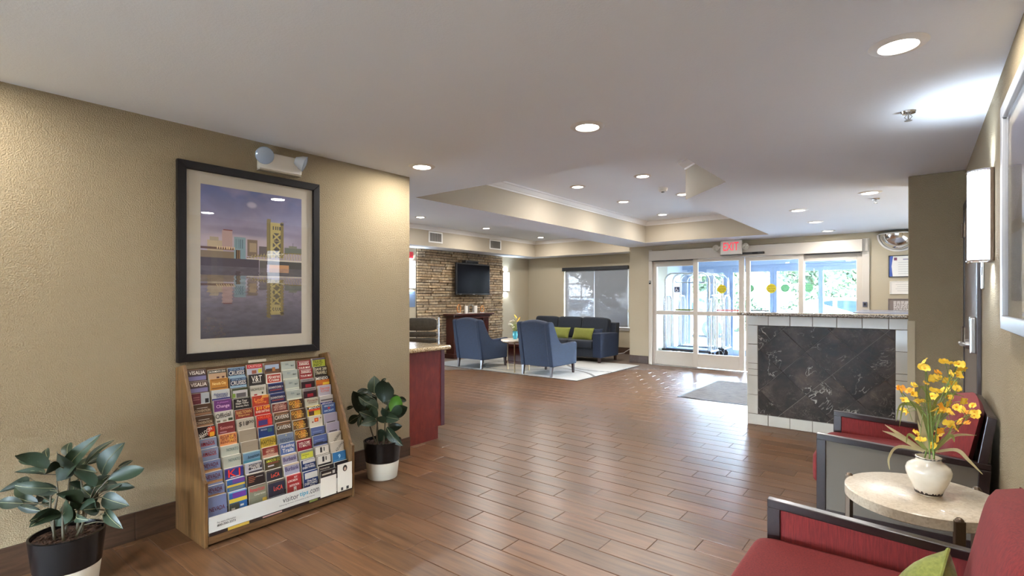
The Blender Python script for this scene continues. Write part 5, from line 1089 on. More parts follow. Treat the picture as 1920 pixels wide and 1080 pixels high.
for r, row in enumerate(ROWS):
    x, z = rowpos(r); hh = 0.146 if r < 11 else 0.19; vis = 0.064 if r < 11 else 0.185
    for c, (lab, bg, texts, bands) in enumerate(row):
        yc = RY0 + 0.0225 + cw * (c + 0.5) + 0.002; bw = rb.uniform(0.098, 0.106); th = rb.uniform(0.012, 0.024); dz = rb.uniform(-0.006, 0.006); tw = rb.uniform(-0.03, 0.03)
        wd_ = 'column' if c in (0, 7) else 'column'
        o = thing('brochure_stack', '%s, %s row, %s column' % (lab, ORD[r], COLN[c]), 'brochures', (XL + x, yc, z + dz), 0, 'brochure stacks in the oak rack')
        o.rotation_euler = (0, 0, PI / 2 + tw)
        Mt = Matrix.Rotation(-TILT, 4, 'X'); bgc = S(*[q * 0.84 for q in bg]); m = MB()
        page = S(214, 208, 194); a = bw / 2
        vs = [(-a, 0, -hh), (a, 0, -hh), (a, 0, 0), (-a, 0, 0), (-a, th, -hh), (a, th, -hh), (a, th, 0), (-a, th, 0)]
        m.add(vs, [(0, 1, 2, 3)], M=Mt, col=bgc); m.add(vs, [(1, 5, 6, 2), (4, 0, 3, 7)], M=Mt, col=tuple(q * 0.75 for q in page[:3]) + (1,)); m.add(vs, [(3, 2, 6, 7)], M=Mt, col=page); m.add(vs, [(5, 4, 7, 6), (0, 4, 5, 1)], M=Mt, col=bgc)
        for k, (x0, z0, x1, z1, cc) in enumerate(bands):
            m.add([(-a + x0 * bw, -0.0003 - k * 0.00015, -vis + z0 * vis), (-a + x1 * bw, -0.0003 - k * 0.00015, -vis + z0 * vis), (-a + x1 * bw, -0.0003 - k * 0.00015, -vis + z1 * vis), (-a + x0 * bw, -0.0003 - k * 0.00015, -vis + z1 * vis)], [(0, 1, 2, 3)], M=Mt, col=S(*[q * 0.9 for q in cc]))
        m.build('cover', M_print, o)
        if texts:
            m = MB()
            for t4 in texts:
                s_, cc, cx, cz, w_, h_ = t4[:6]
                put_text(m, s_, -a + cx * bw, -vis + cz * vis, min(0.94, w_ * 1.08) * bw, h_ * 1.15 * vis, -0.0016, S(*cc), bold=0.006, rot=(t4[6] if len(t4) > 6 else 0), M=Mt)
            m.build('lettering', M_print, o)

# ================================================================= RED CHAIRS, TABLE, VASE
def red_chair(lab, yc):
    t = thing('lounge_chair', lab, 'armchair', (-0.462, yc, 0), -PI / 2, 'red lounge chairs along the right wall')
    # local: x across, y from the front (0) to the wall (0.75)
    for s_ in (-1, 1):
        xo = s_ * 0.372
        def bar(p, q, w_=0.036, h_=0.03):       # square bar in the yz plane
            p, q = Vector((0, *p)), Vector((0, *q)); d = (q - p).normalized(); n_ = Vector((0, -d.z, d.y)) * h_ / 2
            pts = [p - n_, q - n_, q + n_, p + n_]; return [(v.y, v.z) for v in pts]
        m = MB()
        m.prism([(0.0, 0.0), (0.046, 0.0), (0.046, 0.59), (0.0, 0.59)], 'x', xo - 0.018, xo + 0.018)
        m.prism([(0.0, 0.59), (0.735, 0.557), (0.735, 0.588), (0.0, 0.622)], 'x', xo - 0.018, xo + 0.018)
        m.prism([(0.046, 0.16), (0.70, 0.16), (0.70, 0.20), (0.046, 0.20)], 'x', xo - 0.016, xo + 0.016)
        m.prism([(0.655, 0.0), (0.70, 0.0), (0.735, 0.557), (0.69, 0.557)], 'x', xo - 0.018, xo + 0.018)
        m.build('arm_frame', M_espresso, t, bevel=0.003)
        pan = [(0.044, 0.198), (0.668, 0.198), (0.69, 0.56), (0.044, 0.592)]
        a0, a1 = (xo - 0.010, xo) if s_ > 0 else (xo, xo + 0.010)
        MB().prism(pan, 'x', a0, a1).build('inner_arm_panel', M_red, t)
        b0, b1 = (xo, xo + 0.010) if s_ > 0 else (xo - 0.010, xo)
        MB().prism(pan, 'x', b0, b1).build('outer_arm_panel', M_grey_panel, t)
        # back stile, leaning
        MB().prism([(0.685, 0.588), (0.722, 0.588), (0.757, 0.81), (0.720, 0.822)], 'x', xo - 0.018, xo + 0.018).build('back_stile', M_espresso, t, bevel=0.003)
    MB().prism([(0.720, 0.79), (0.752, 0.785), (0.757, 0.812), (0.722, 0.822)], 'x', -0.356, 0.356).build('back_rail', M_espresso, t, bevel=0.003)
    MB().prism([(0.70, 0.22), (0.712, 0.22), (0.748, 0.79), (0.736, 0.79)], 'x', -0.354, 0.354).build('back_panel', M_grey_panel, t)
    MB().box(-0.354, 0.354, 0.02, 0.68, 0.26, 0.31).build('seat_frame', M_espresso, t, bevel=0.003)
    m = MB(); m.pillow((0, 0.30, 0.405), (0.352, 0.335, 0.088), (0.22, 0.16), 14); m.build('seat_cushion', M_red, t, smooth=True, angle=80)
    Mx = Matrix.Translation((0, 0.625, 0.46)) @ Matrix.Rotation(-0.20, 4, 'X')
    m = MB(); n1, n2 = 20, 16; vs = []; fs = []
    # back cushion: rounded slab with a crowned top
    for side in (0, 1):
        for j in range(n2 + 1):
            for i in range(n1 + 1):
                u = -1 + 2 * i / n1; v = j / n2; top = 0.385 + 0.035 * (1 - u * u)
                e = max(0, 1 - abs(u) ** 8) ** 0.5 * max(0, 1 - abs(2 * v - 1) ** 8) ** 0.5
                th = 0.072 * e + 0.016 * (1 - u * u) * e
                vs.append((0.350 * u, -th if side == 0 else th * 0.35, -0.01 + top * v))
    q = (n1 + 1) * (n2 + 1)
    for j in range(n2):
        for i in range(n1):
            a_ = j * (n1 + 1) + i; fs.append((a_, a_ + 1, a_ + n1 + 2, a_ + n1 + 1)); fs.append((q + a_, q + a_ + n1 + 1, q + a_ + n1 + 2, q + a_ + 1))
    m.add(vs, fs, M=Mx); m.build('back_cushion', M_red, t, smooth=True, angle=80)
    return t
red_chair('nearest red lounge chair, cut by the bottom right corner, holding a green pillow', 1.82)
red_chair('farther red lounge chair with grey outer arm panel before the marble counter', 3.78)
gp = thing('throw_pillow', 'olive green pillow on the nearest red chair', 'pillow', (-0.03, 1.84, 0.43))
m = MB(); n = 18; vs = []; fs = []
for side in (0, 1):
    for j in range(n + 1):
        for i in range(n + 1):
            u, v = -1 + 2 * i / n, -1 + 2 * j / n; th = 0.075 * ((1 - u ** 4) * (1 - v ** 4)) ** 0.55
            k = 1 - 0.05 * (1 - abs(u) ** 2) * abs(v) ** 3; k2 = 1 - 0.05 * (1 - abs(v) ** 2) * abs(u) ** 3
            vs.append((th if side else -th, 0.20 * u * k2, 0.20 * v * k))
q = (n + 1) ** 2
for j in range(n):
    for i in range(n):
        a_ = j * (n + 1) + i; fs.append((a_, a_ + n + 1, a_ + n + 2, a_ + 1)); fs.append((q + a_, q + a_ + 1, q + a_ + n + 2, q + a_ + n + 1))
Mx = Matrix.Rotation(0.35, 4, 'Y') @ Matrix.Rotation(0.55, 4, 'X') 
m.add(vs, fs, M=Mx); m.build('cushion', M_green, gp, smooth=True, angle=80)
m = MB(); ed = [(0, 0.20 * u, 0.20 * v) for u, v in [(-1 + 0.2 * i, -1) for i in range(10)] + [(1, -1 + 0.2 * i) for i in range(10)] + [(1 - 0.2 * i, 1) for i in range(10)] + [(-1, 1 - 0.2 * i) for i in range(10)]]
ed = [(0, y * (1 - 0.05 * (1 - (z / 0.2) ** 2)), z * (1 - 0.05 * (1 - (y / 0.2) ** 2))) for _, y, z in ed]
m.tube(ed, 0.005, 6, closed=True, M=Mx); m.build('piping', M_green, gp, smooth=True)

TCX, TCY, TZt = 0.008, 2.82, 0.56
tb = thing('side_table', 'round cream stone side table with bronze posts between the red chairs', 'table', (TCX, TCY, 0))
MB().lathe([(0.0, 0.0), (0.272, 0.0), (0.278, 0.004), (0.278, 0.043), (0.272, 0.048), (0.0, 0.048)], 72, c=(0, 0, TZt - 0.048)).build('table_top', M_travert, tb, smooth=True)
for a in (math.radians(163), math.radians(293), math.radians(48)):
    cx, cy = math.cos(a), math.sin(a); m = MB()
    m.box(-0.011, 0.011, -0.017, 0.017, 0.0, TZt + 0.0, M=Matrix.Translation((cx * 0.281, cy * 0.281, 0)) @ Matrix.Rotation(a, 4, 'Z'))
    m.lathe([(0.0, 0.012), (0.008, 0.011), (0.014, 0.004), (0.015, 0.0)], 14, c=(cx * 0.281, cy * 0.281, TZt)); m.build('post', M_bronze, tb, bevel=0.003)
m = MB(); m.tube([(0.27 * math.cos(2 * PI * k / 40), 0.27 * math.sin(2 * PI * k / 40), 0.12) for k in range(40)], 0.008, 6, closed=True); m.build('stretcher_ring', M_bronze, tb, smooth=True)

VX, VY = 0.030, 2.825
vz = thing('vase', 'cream glazed ceramic vase with a dark chipped rim on the stone table', 'vase', (VX, VY, TZt))
pr_ = [(0.0, 0.0), (0.050, 0.0), (0.055, 0.006), (0.062, 0.025), (0.082, 0.065), (0.095, 0.098), (0.096, 0.115), (0.088, 0.133), (0.068, 0.147), (0.056, 0.153), (0.052, 0.162), (0.055, 0.172), (0.050, 0.173), (0.046, 0.160), (0.05, 0.145), (0.03, 0.14), (0, 0.14)]
pr_ = [(r * 0.83, z * 0.93) for r, z in pr_]
MB().lathe(pr_, 48).build('body', M_cerm, vz, smooth=True, angle=70)
rj = random.Random(2); M_chip = mat('dark_glaze', S(50, 40, 36), 0.4)
def ragged(z0, z1, r_of, nm, n=64, amp=0.006):
    vs = []; fs = []
    for j in range(n):
        a = 2 * PI * j / n; zt = z1 + rj.uniform(-amp, amp); vs.append(((r_of(z0) + 0.0008) * math.cos(a), (r_of(z0) + 0.0008) * math.sin(a), z0)); vs.append(((r_of(zt) + 0.0008) * math.cos(a), (r_of(zt) + 0.0008) * math.sin(a), zt))
    for j in range(n): k = (j + 1) % n; fs.append((2 * j, 2 * k, 2 * k + 1, 2 * j + 1))
    MB().add(vs, fs).build(nm, M_chip, vz)
def rv(z):
    for (r0, z0), (r1, z1) in zip(pr_[1:12], pr_[2:13]):
        if z0 <= z <= z1: return r0 + (r1 - r0) * (z - z0) / (z1 - z0)
    return 0.055
ragged(0.007, 0.014, rv, 'foot_band', amp=0.007); ragged(0.154, 0.159, rv, 'rim_band', amp=0.004)
LEAVES_A = [(-0.115, -0.06, 0.599, -0.268, -0.123, 0.601, 0.026), (-0.135, -0.056, 0.544, -0.342, -0.127, 0.529, 0.029), (-0.162, -0.109, 0.536, -0.305, -0.187, 0.463, 0.031), (-0.022, -0.049, 0.501, -0.09, -0.16, 0.53, 0.046), (-0.152, -0.132, 0.423, -0.214, -0.204, 0.434, 0.043), (-0.098, -0.077, 0.383, -0.186, -0.147, 0.416, 0.031), (0.01, -0.042, 0.539, 0.105, -0.059, 0.679, 0.091), (-0.013, -0.023, 0.531, 0.143, 0.077, 0.733, 0.06), (-0.038, 0.007, 0.634, -0.101, 0.027, 0.678, 0.037), (-0.118, -0.049, 0.616, -0.206, -0.038, 0.647, 0.029), (0.018, 0.058, 0.589, 0.042, 0.158, 0.681, 0.029), (0.126, 0.1, 0.554, 0.204, 0.161, 0.692, 0.074), (0.161, 0.115, 0.535, 0.304, 0.204, 0.59, 0.05), (0.156, 0.154, 0.579, 0.153, 0.21, 0.598, 0.018), (0.126, 0.118, 0.483, 0.189, 0.203, 0.48, 0.029), (0.159, 0.094, 0.459, 0.303, 0.15, 0.441, 0.054), (0.146, 0.071, 0.511, 0.156, -0.001, 0.597, 0.057), (0.107, 0.028, 0.437, 0.134, -0.055, 0.51, 0.063), (-0.008, -0.056, 0.327, 0.128, -0.042, 0.477, 0.071), (0.018, 0.001, 0.329, 0.049, 0.003, 0.408, 0.029), (0.164, 0.085, 0.411, 0.186, 0.022, 0.43, 0.046), (0.193, 0.115, 0.344, 0.231, 0.075, 0.399, 0.034), (0.188, 0.098, 0.403, 0.334, 0.121, 0.358, 0.037), (0.092, 0.017, 0.382, 0.236, 0.026, 0.397, 0.029), (0.017, 0.063, 0.591, -0.002, 0.141, 0.615, 0.049), (-0.111, -0.075, 0.409, -0.091, -0.036, 0.425, 0.031), (-0.102, -0.062, 0.476, -0.178, -0.087, 0.413, 0.049), (-0.157, -0.093, 0.453, -0.282, -0.133, 0.483, 0.051), (0.096, 0.088, 0.564, 0.0, 0.036, 0.574, 0.037), (-0.115, -0.084, 0.414, -0.195, -0.136, 0.437, 0.043), (0.128, 0.107, 0.388, 0.179, 0.159, 0.389, 0.016), (0.155, 0.16, 0.491, 0.136, 0.215, 0.467, 0.023), (-0.033, 0.011, 0.511, -0.056, 0.063, 0.457, 0.034), (0.065, 0.064, 0.472, 0.068, 0.089, 0.418, 0.034), (0.063, 0.043, 0.497, 0.105, 0.065, 0.461, 0.04)]
LEAVES_B = [(-0.059, -0.036, 0.644, -0.071, -0.025, 0.765, 0.081), (0.022, -0.015, 0.579, 0.059, -0.045, 0.743, 0.119), (-0.022, -0.002, 0.733, -0.01, 0.038, 0.757, 0.019), (-0.121, -0.117, 0.485, -0.134, -0.167, 0.655, 0.098), (-0.169, -0.118, 0.652, -0.116, -0.045, 0.659, 0.036), (-0.193, -0.126, 0.54, -0.272, -0.138, 0.512, 0.022), (-0.149, -0.107, 0.47, -0.223, -0.145, 0.416, 0.051), (-0.118, -0.109, 0.475, -0.115, -0.136, 0.401, 0.027), (-0.076, -0.039, 0.609, -0.166, -0.07, 0.648, 0.061), (-0.015, -0.028, 0.53, -0.078, -0.108, 0.59, 0.066), (-0.006, 0.017, 0.566, 0.05, 0.1, 0.614, 0.068), (0.055, 0.032, 0.508, 0.115, 0.06, 0.617, 0.089), (0.038, 0.014, 0.462, 0.168, 0.086, 0.539, 0.078), (-0.018, -0.046, 0.459, -0.051, -0.132, 0.518, 0.051), (-0.093, -0.1, 0.469, -0.015, -0.089, 0.551, 0.036), (0.06, 0.005, 0.429, 0.05, -0.083, 0.474, 0.044), (-0.018, -0.051, 0.29, 0.076, -0.047, 0.367, 0.068), (0.045, 0.003, 0.39, 0.171, 0.043, 0.274, 0.064), (0.028, 0.038, 0.635, 0.004, 0.049, 0.721, 0.055), (-0.063, -0.023, 0.629, -0.136, -0.031, 0.553, 0.051), (0.064, 0.088, 0.602, 0.075, 0.166, 0.574, 0.034), (-0.15, -0.091, 0.484, -0.169, -0.057, 0.424, 0.051)]
BLOSSOMS = [(-0.011, -0.069, 0.57), (-0.014, -0.102, 0.544), (0.054, 0.019, 0.566), (0.096, -0.003, 0.562), (0.07, -0.044, 0.525), (0.117, 0.07, 0.53), (0.072, 0.152, 0.471), (0.033, 0.095, 0.509), (0.025, 0.08, 0.483), (-0.011, -0.073, 0.478), (-0.048, -0.029, 0.462), (-0.053, -0.093, 0.434), (-0.096, -0.151, 0.457), (-0.083, -0.156, 0.414), (-0.04, -0.097, 0.4), (-0.021, 0.081, 0.377), (-0.07, 0.02, 0.336), (0.057, 0.115, 0.433), (0.068, 0.122, 0.406), (0.094, 0.004, 0.46), (0.036, -0.016, 0.38), (0.075, 0.088, 0.378), (0.033, 0.079, 0.333), (0.071, 0.137, 0.328), (0.115, 0.178, 0.348), (0.121, 0.001, 0.408), (0.154, 0.146, 0.342), (0.15, 0.158, 0.37), (0.108, 0.086, 0.309), (0.071, -0.018, 0.313), (0.089, 0.064, 0.277), (0.045, -0.059, 0.288), (0.012, 0.109, 0.248), (-0.04, 0.052, 0.241), (0.01, 0.019, 0.236), (-0.029, -0.069, 0.242), (0.025, 0.114, 0.184), (0.042, 0.05, 0.245), (0.012, 0.097, 0.403), (0.028, 0.102, 0.425), (0.052, 0.043, 0.356), (0.094, 0.054, 0.373)]
BLADES = [[(-0.029, -0.023, 0.181), (-0.09, -0.066, 0.247), (-0.146, -0.105, 0.294)], [(-0.029, -0.023, 0.181), (-0.1, -0.083, 0.246), (-0.153, -0.128, 0.271)], [(-0.027, -0.021, 0.185), (-0.1, -0.092, 0.205), (-0.131, -0.129, 0.161), (-0.128, -0.14, 0.114)], [(0.052, 0.041, 0.181), (0.094, 0.067, 0.19), (0.136, 0.092, 0.145), (0.18, 0.12, 0.09)], [(0.047, 0.037, 0.188), (0.085, 0.083, 0.245), (0.163, 0.16, 0.244)], [(0.01, 0.008, 0.181), (0.005, -0.01, 0.318), (-0.001, -0.028, 0.421), (-0.027, -0.063, 0.462), (-0.045, -0.091, 0.372)], [(-0.0, -0.0, 0.181), (-0.021, -0.04, 0.307), (-0.04, -0.077, 0.377)], [(0.005, 0.004, 0.181), (-0.005, 0.001, 0.315), (-0.074, -0.049, 0.395), (-0.098, -0.063, 0.283)], [(0.005, 0.004, 0.181), (-0.021, -0.025, 0.351), (-0.089, -0.087, 0.386), (-0.108, -0.11, 0.314)], [(0.021, 0.016, 0.181), (0.016, 0.014, 0.362), (0.053, 0.044, 0.426), (0.121, 0.1, 0.416)], [(0.031, 0.025, 0.181), (0.073, 0.056, 0.249), (0.087, 0.065, 0.222)], [(-0.006, -0.004, 0.181), (-0.032, -0.031, 0.223), (-0.066, -0.064, 0.258), (-0.074, -0.076, 0.219)], [(0.01, 0.008, 0.181), (0.003, 0.021, 0.245), (-0.005, 0.034, 0.281), (0.027, 0.078, 0.319)], [(0.037, 0.029, 0.181), (0.057, 0.03, 0.238), (0.083, 0.034, 0.308)], [(-0.011, -0.009, 0.181), (-0.021, -0.021, 0.249), (-0.037, -0.038, 0.317)], [(0.016, 0.012, 0.181), (0.005, -0.011, 0.252), (0.002, -0.029, 0.335)]]
sp = thing('orchid_spray', 'spray of yellow orchids with long pale grass blades in the cream vase', 'flowers', (VX, VY, TZt))
rg = random.Random(9)
BLOSSOMS = BLOSSOMS + [(x + rg.uniform(-.025, .025), y + rg.uniform(-.025, .025), max(0.17, z + rg.uniform(-.03, .02))) for x, y, z in BLOSSOMS[::2]]
tops = sorted(BLOSSOMS, key=lambda b: -b[2])
mains = [tops[0], tops[2], tops[6], BLOSSOMS[12], BLOSSOMS[26], BLOSSOMS[18], BLOSSOMS[9]]
def curve_pts(p, q, bow, n=8):
    p, q = Vector(p), Vector(q); o_ = Vector(bow); return [tuple(p.lerp(q, i / n) + o_ * math.sin(PI * i / n)) for i in range(n + 1)]
for q in mains:
    m = MB(); m.tube(curve_pts((rg.uniform(-.02, .02), rg.uniform(-.02, .02), 0.145), q, (q[0] * -0.18, q[1] * -0.18, 0.02)), [0.0026] * 5 + [0.0018] * 4, 6); m.build('stem', M_greenstem, sp, smooth=True)
m = MB()
for q in BLOSSOMS:
    b = min(mains, key=lambda s_: (Vector(s_) - Vector(q)).length + (5 if s_[2] < q[2] - 0.05 else 0)); p = Vector((0, 0, 0.15)).lerp(Vector(b), rg.uniform(0.55, 0.9)); m.tube(curve_pts(p, q, (0, 0, 0.01), 4), 0.0010, 5)
m.build('flower_stalks', M_greenstem, sp)['kind'] = 'stuff'
for bi, q in enumerate(BLOSSOMS):
    m = MB(); R3 = Matrix.Translation(q) @ Matrix.Rotation(rg.uniform(0, 2 * PI), 4, 'Z') @ Matrix.Rotation(rg.uniform(0.5, 1.5), 4, 'X'); s = rg.uniform(0.7, 1.05)
    for k in range(5):
        a = 2 * PI * k / 5 + rg.uniform(-.2, .2); L_ = (0.017 if k else 0.026) * s; wd2 = (0.008 if k else 0.017) * s
        c_, s2 = math.cos(a), math.sin(a); pts = [(0, 0, 0)]
        prof2 = [(0.35, 0.75, 0.002), (0.7, 1.0, 0.005), (0.95, 0.6, 0.004)]
        vs = [(0, 0, 0)]
        for (t5, w5, z5) in prof2: vs += [(c_ * L_ * t5 - s2 * wd2 * w5, s2 * L_ * t5 + c_ * wd2 * w5, z5 + 0.002), (c_ * L_ * t5, s2 * L_ * t5, z5), (c_ * L_ * t5 + s2 * wd2 * w5, s2 * L_ * t5 - c_ * wd2 * w5, z5 + 0.002)]
        vs.append((c_ * L_ * 1.05, s2 * L_ * 1.05, 0.002))
        m.add(vs, [(0, 2, 1), (0, 3, 2), (1, 2, 5, 4), (2, 3, 6, 5), (4, 5, 8, 7), (5, 6, 9, 8), (7, 8, 10), (8, 9, 10)], 0, R3)
    m.lathe([(0, 0.006), (0.004 * s, 0.004), (0.005 * s, 0.0)], 7, mi=1, M=R3)
    m.build('blossom', [M_petal_y if rg.random() < 0.8 else M_petal_o, M_petal_o], sp, smooth=True, angle=60)
for gi_, pl in enumerate(BLADES):
    pts = [Vector(p) for p in pl]; pts[0] = Vector((pts[0].x * 0.5, pts[0].y * 0.5, max(0.15, pts[0].z))); out = []
    for i in range(len(pts) - 1):           # Catmull-Rom
        p0, p1, p2, p3 = pts[max(0, i - 1)], pts[i], pts[i + 1], pts[min(len(pts) - 1, i + 2)]
        for k in range(6):
            t5 = k / 6; out.append(0.5 * ((2 * p1) + (p2 - p0) * t5 + (2 * p0 - 5 * p1 + 4 * p2 - p3) * t5 ** 2 + (3 * p1 - p0 - 3 * p2 + p3) * t5 ** 3))
    out.append(pts[-1]); n5 = len(out); m = MB(); vs = []; fs = []
    for i, p in enumerate(out):
        t5 = i / (n5 - 1); w5 = 0.0075 * (math.sin(PI * min(1, 0.25 + 0.75 * t5)) + 0.08); d5 = (out[min(i + 1, n5 - 1)] - out[max(0, i - 1)]).normalized(); sd5 = d5.cross(Vector((Fv.x, Fv.y, 0.35))).normalized()
        vs += [tuple(p - sd5 * w5), tuple(p + Vector((0, 0, 0.0015))), tuple(p + sd5 * w5)]
    for i in range(n5 - 1): fs += [(3 * i, 3 * i + 1, 3 * i + 4, 3 * i + 3), (3 * i + 1, 3 * i + 2, 3 * i + 5, 3 * i + 4)]
    m.add(vs, fs).build('grass_blade', M_blade if gi_ < 5 or gi_ in (6, 14) else M_bladeg, sp, smooth=True)

# ================================================================= RUBBER PLANTS
def leaf_mesh(b, t, w_, parent, m_, bend=0.12, twist=0.0):
    b, t = Vector(b), Vector(t); d = t - b; L_ = d.length; d.normalize(); view = Vector((Fv.x, Fv.y, -0.25)).normalized()
    side = d.cross(view); side = side.normalized() if side.length > 0.2 else d.orthogonal().normalized()
    side = (Matrix.Rotation(twist, 4, d) @ side).normalized(); up = side.cross(d).normalized()
    if up.z < 0: up = -up
    n = 8; vs = []; fs = []
    for i in range(n + 1):
        s5 = i / n; wd5 = w_ / 2 * (math.sin(PI * s5 ** 0.85) ** 0.75 if 0 < s5 < 1 else 0.02); p = b + d * L_ * s5 + up * (math.sin(PI * s5) * bend * L_ - 0.0)
        vs += [tuple(p + side * wd5 + up * wd5 * 0.22), tuple(p + side * wd5 * 0.5 + up * wd5 * 0.05), tuple(p - up * 0.001), tuple(p - side * wd5 * 0.5 + up * wd5 * 0.05), tuple(p - side * wd5 + up * wd5 * 0.22)]
    for i in range(n):
        for k in range(4): fs.append((5 * i + k, 5 * i + k + 1, 5 * i + k + 6, 5 * i + k + 5))
    m = MB().add(vs, fs); o = m.build('leaf', m_, parent, smooth=True)
    mv = MB(); mv.tube([tuple(b + d * L_ * s5 + up * (math.sin(PI * s5) * bend * L_ + 0.0012)) for s5 in (0, .25, .5, .75, .95)], 0.0011, 4); mv.build('midrib', M_vein, o); return o
def rubber_plant(lab, loc, leaves, seed, ht, fresh=()):
    t = thing('potted_plant', lab, 'plant', (loc[0], loc[1], 0), 0); rr = random.Random(seed)
    def pr5(z): return 0.112 + 0.032 * z / 0.285
    MB().lathe([(0.0, 0.0), (0.108, 0.0), (0.112, 0.004), (pr5(0.135), 0.135)], 40).build('pot_base', M_potw, t, smooth=True, angle=60)
    MB().lathe([(pr5(0.135) + 0.0015, 0.133), (pr5(0.285) + 0.001, 0.285), (pr5(0.285) - 0.008, 0.287), (pr5(0.285) - 0.012, 0.262)], 40).build('pot_collar', M_potb, t, smooth=True, angle=60)
    m = MB(); n = 26; vs = [(0, 0, 0.268)]; fs = []
    for k in range(1, 7):
        for j in range(n): a = 2 * PI * j / n; r = 0.131 * k / 6; vs.append((r * math.cos(a), r * math.sin(a), 0.262 + rr.uniform(-0.004, 0.008)))
    for j in range(n): fs.append((0, 1 + j, 1 + (j + 1) % n))
    for k in range(5):
        for j in range(n): a_, b_ = 1 + k * n + j, 1 + k * n + (j + 1) % n; fs.append((a_, a_ + n, b_ + n, b_))
    m.add(vs, fs).build('soil', M_soil, t)
    m = MB()
    for k in range(70):
        a, r = rr.uniform(0, 2 * PI), 0.122 * math.sqrt(rr.random()); x, y = r * math.cos(a), r * math.sin(a); a2 = rr.uniform(0, PI); l5 = rr.uniform(0.006, 0.016)
        m.box(-l5, l5, -0.003, 0.003, -0.001, 0.003, M=Matrix.Translation((x, y, 0.271)) @ Matrix.Rotation(a2, 4, 'Z') @ Matrix.Rotation(rr.uniform(-.4, .4), 4, 'Y'))
    m.build('bark_chips', M_soil, t)['kind'] = 'stuff'
    leaves = list(leaves); n0 = len(leaves)
    for k in range(16):
        a = rr.uniform(0, 2 * PI); r = rr.uniform(0.02, 0.10); z = rr.uniform(0.36, ht - 0.12); L5 = rr.uniform(0.10, 0.15); el = rr.uniform(-0.2, 0.9)
        bx, by = r * math.cos(a), r * math.sin(a); leaves.append((bx, by, z, bx + L5 * math.cos(a) * math.cos(el), by + L5 * math.sin(a) * math.cos(el), z + L5 * math.sin(el), rr.uniform(0.045, 0.065)))
    hubs = []; ns = 7
    for k in range(ns):
        a = 2 * PI * k / ns + 0.4; r0 = 0.05; sel = [l for l in leaves if True]
        near_ = sorted(leaves, key=lambda l: abs(math.atan2(math.sin(math.atan2(l[1], l[0]) - a), math.cos(math.atan2(l[1], l[0]) - a))))[:4]
        hx = sum(l[0] for l in near_) / 4; hy = sum(l[1] for l in near_) / 4; hz = max(0.34, sum(l[2] for l in near_) / 4); p1 = (r0 * math.cos(a), r0 * math.sin(a), 0.262)
        pts = curve_pts(p1, (hx * 0.8, hy * 0.8, hz), (0.01 * math.cos(a), 0.01 * math.sin(a), 0)); m = MB(); m.tube(pts, [0.0065 - 0.0003 * i for i in range(9)], 7); m.build('stem', M_stem, t, smooth=True); hubs.append(pts)
    allp = [Vector(p) for h in hubs for p in h[2:]]
    for i, l in enumerate(leaves):
        b = Vector(l[0:3]); e = Vector(l[3:6]); hub = min(allp, key=lambda p: (p - b).length + (0.1 if p.z > b.z else 0))
        lf = leaf_mesh(b, b + (e - b) * 1.12, l[6] * 1.32, t, M_leafg if i in fresh else M_leaf, rr.uniform(0.06, 0.16), rr.uniform(-0.35, 0.35))
        m = MB(); m.tube([tuple(hub), tuple((hub + b) / 2 + Vector((0, 0, 0.008))), tuple(b)], 0.0026, 5); m.build('leaf_stalk', M_stem, lf)
rubber_plant('larger rubber plant in a black and cream pot, cut by the lower left corner', (-3.175, 0.62), LEAVES_A, 5, 0.75)
rubber_plant('smaller rubber plant in a black and cream pot right of the brochure rack', (-3.29, 2.54), LEAVES_B, 6, 0.70, fresh=(11,))
# ================================================================= RECEPTION DESK
dk = thing('reception_desk', 'dark red wooden reception desk end beside the left wall', 'desk', (0, 0, 0))
MB().box(-5.6, -3.745, 3.04, 3.565, 0.0, 0.12).build('toe_kick', M_cherry, dk)
MB().box(-5.6, -3.742, 3.035, 3.64, 0.12, 0.874).build('body', M_cherry, dk, bevel=0.003)
MB().box(-3.748, -3.736, 3.598, 3.645, 0.12, 0.874).build('corner_trim', mat('purple_brown_trim', S(84, 52, 62), 0.35), dk)
dt = thing('desk_top', 'speckled tan granite top with a rounded edge on the reception desk', 'countertop', (0, 0, 0))
MB().box(-5.7, -3.688, 3.032, 3.70, 0.8755, 0.918).build('slab', M_granite, dt, bevel=0.018, seg=4)
oc = thing('office_chair', 'grey leather office chair with chrome frame behind the reception desk', 'chair', (-5.33, 4.75, 0), math.radians(40))
m = MB()
for k in range(7):
    z0 = 0.50 + k * 0.085 if k < 4 else 0.84 + (k - 4) * 0.09
for z0, z1 in ((0.50, 0.58), (0.59, 0.67), (0.68, 0.755), (0.765, 0.84), (0.85, 0.925), (0.935, 1.115)):
    m.pillow((0, 0.0 + (z0 - 0.5) * 0.12, (z0 + z1) / 2), (0.225, 0.03, (z1 - z0) / 2), (0.5, 0.2), 8)
m.build('backrest', M_grill, oc, smooth=True)
m = MB()
for k in range(5): m.pillow((0, -0.08 - k * 0.09, 0.475), (0.23, 0.046, 0.032), (0.5, 0.2), 8)
m.build('seat', M_grill, oc, smooth=True)
for s_ in (-1, 1):
    m = MB(); m.tube([(s_ * 0.235, 0.085, 1.12), (s_ * 0.235, 0.05, 0.80), (s_ * 0.235, 0.02, 0.53), (s_ * 0.235, -0.02, 0.47), (s_ * 0.235, -0.45, 0.47)], 0.012, 8); m.build('side_frame', M_chrome, oc, smooth=True)
    m = MB(); m.tube([(s_ * 0.26, 0.04, 0.70), (s_ * 0.27, -0.2, 0.69), (s_ * 0.27, -0.32, 0.66), (s_ * 0.26, -0.34, 0.47)], 0.012, 8); m.build('armrest', M_chrome, oc, smooth=True)
MB().tube([(0, -0.2, 0.07), (0, -0.2, 0.44)], 0.028, 12).build('gas_lift', M_chrome, oc, smooth=True)
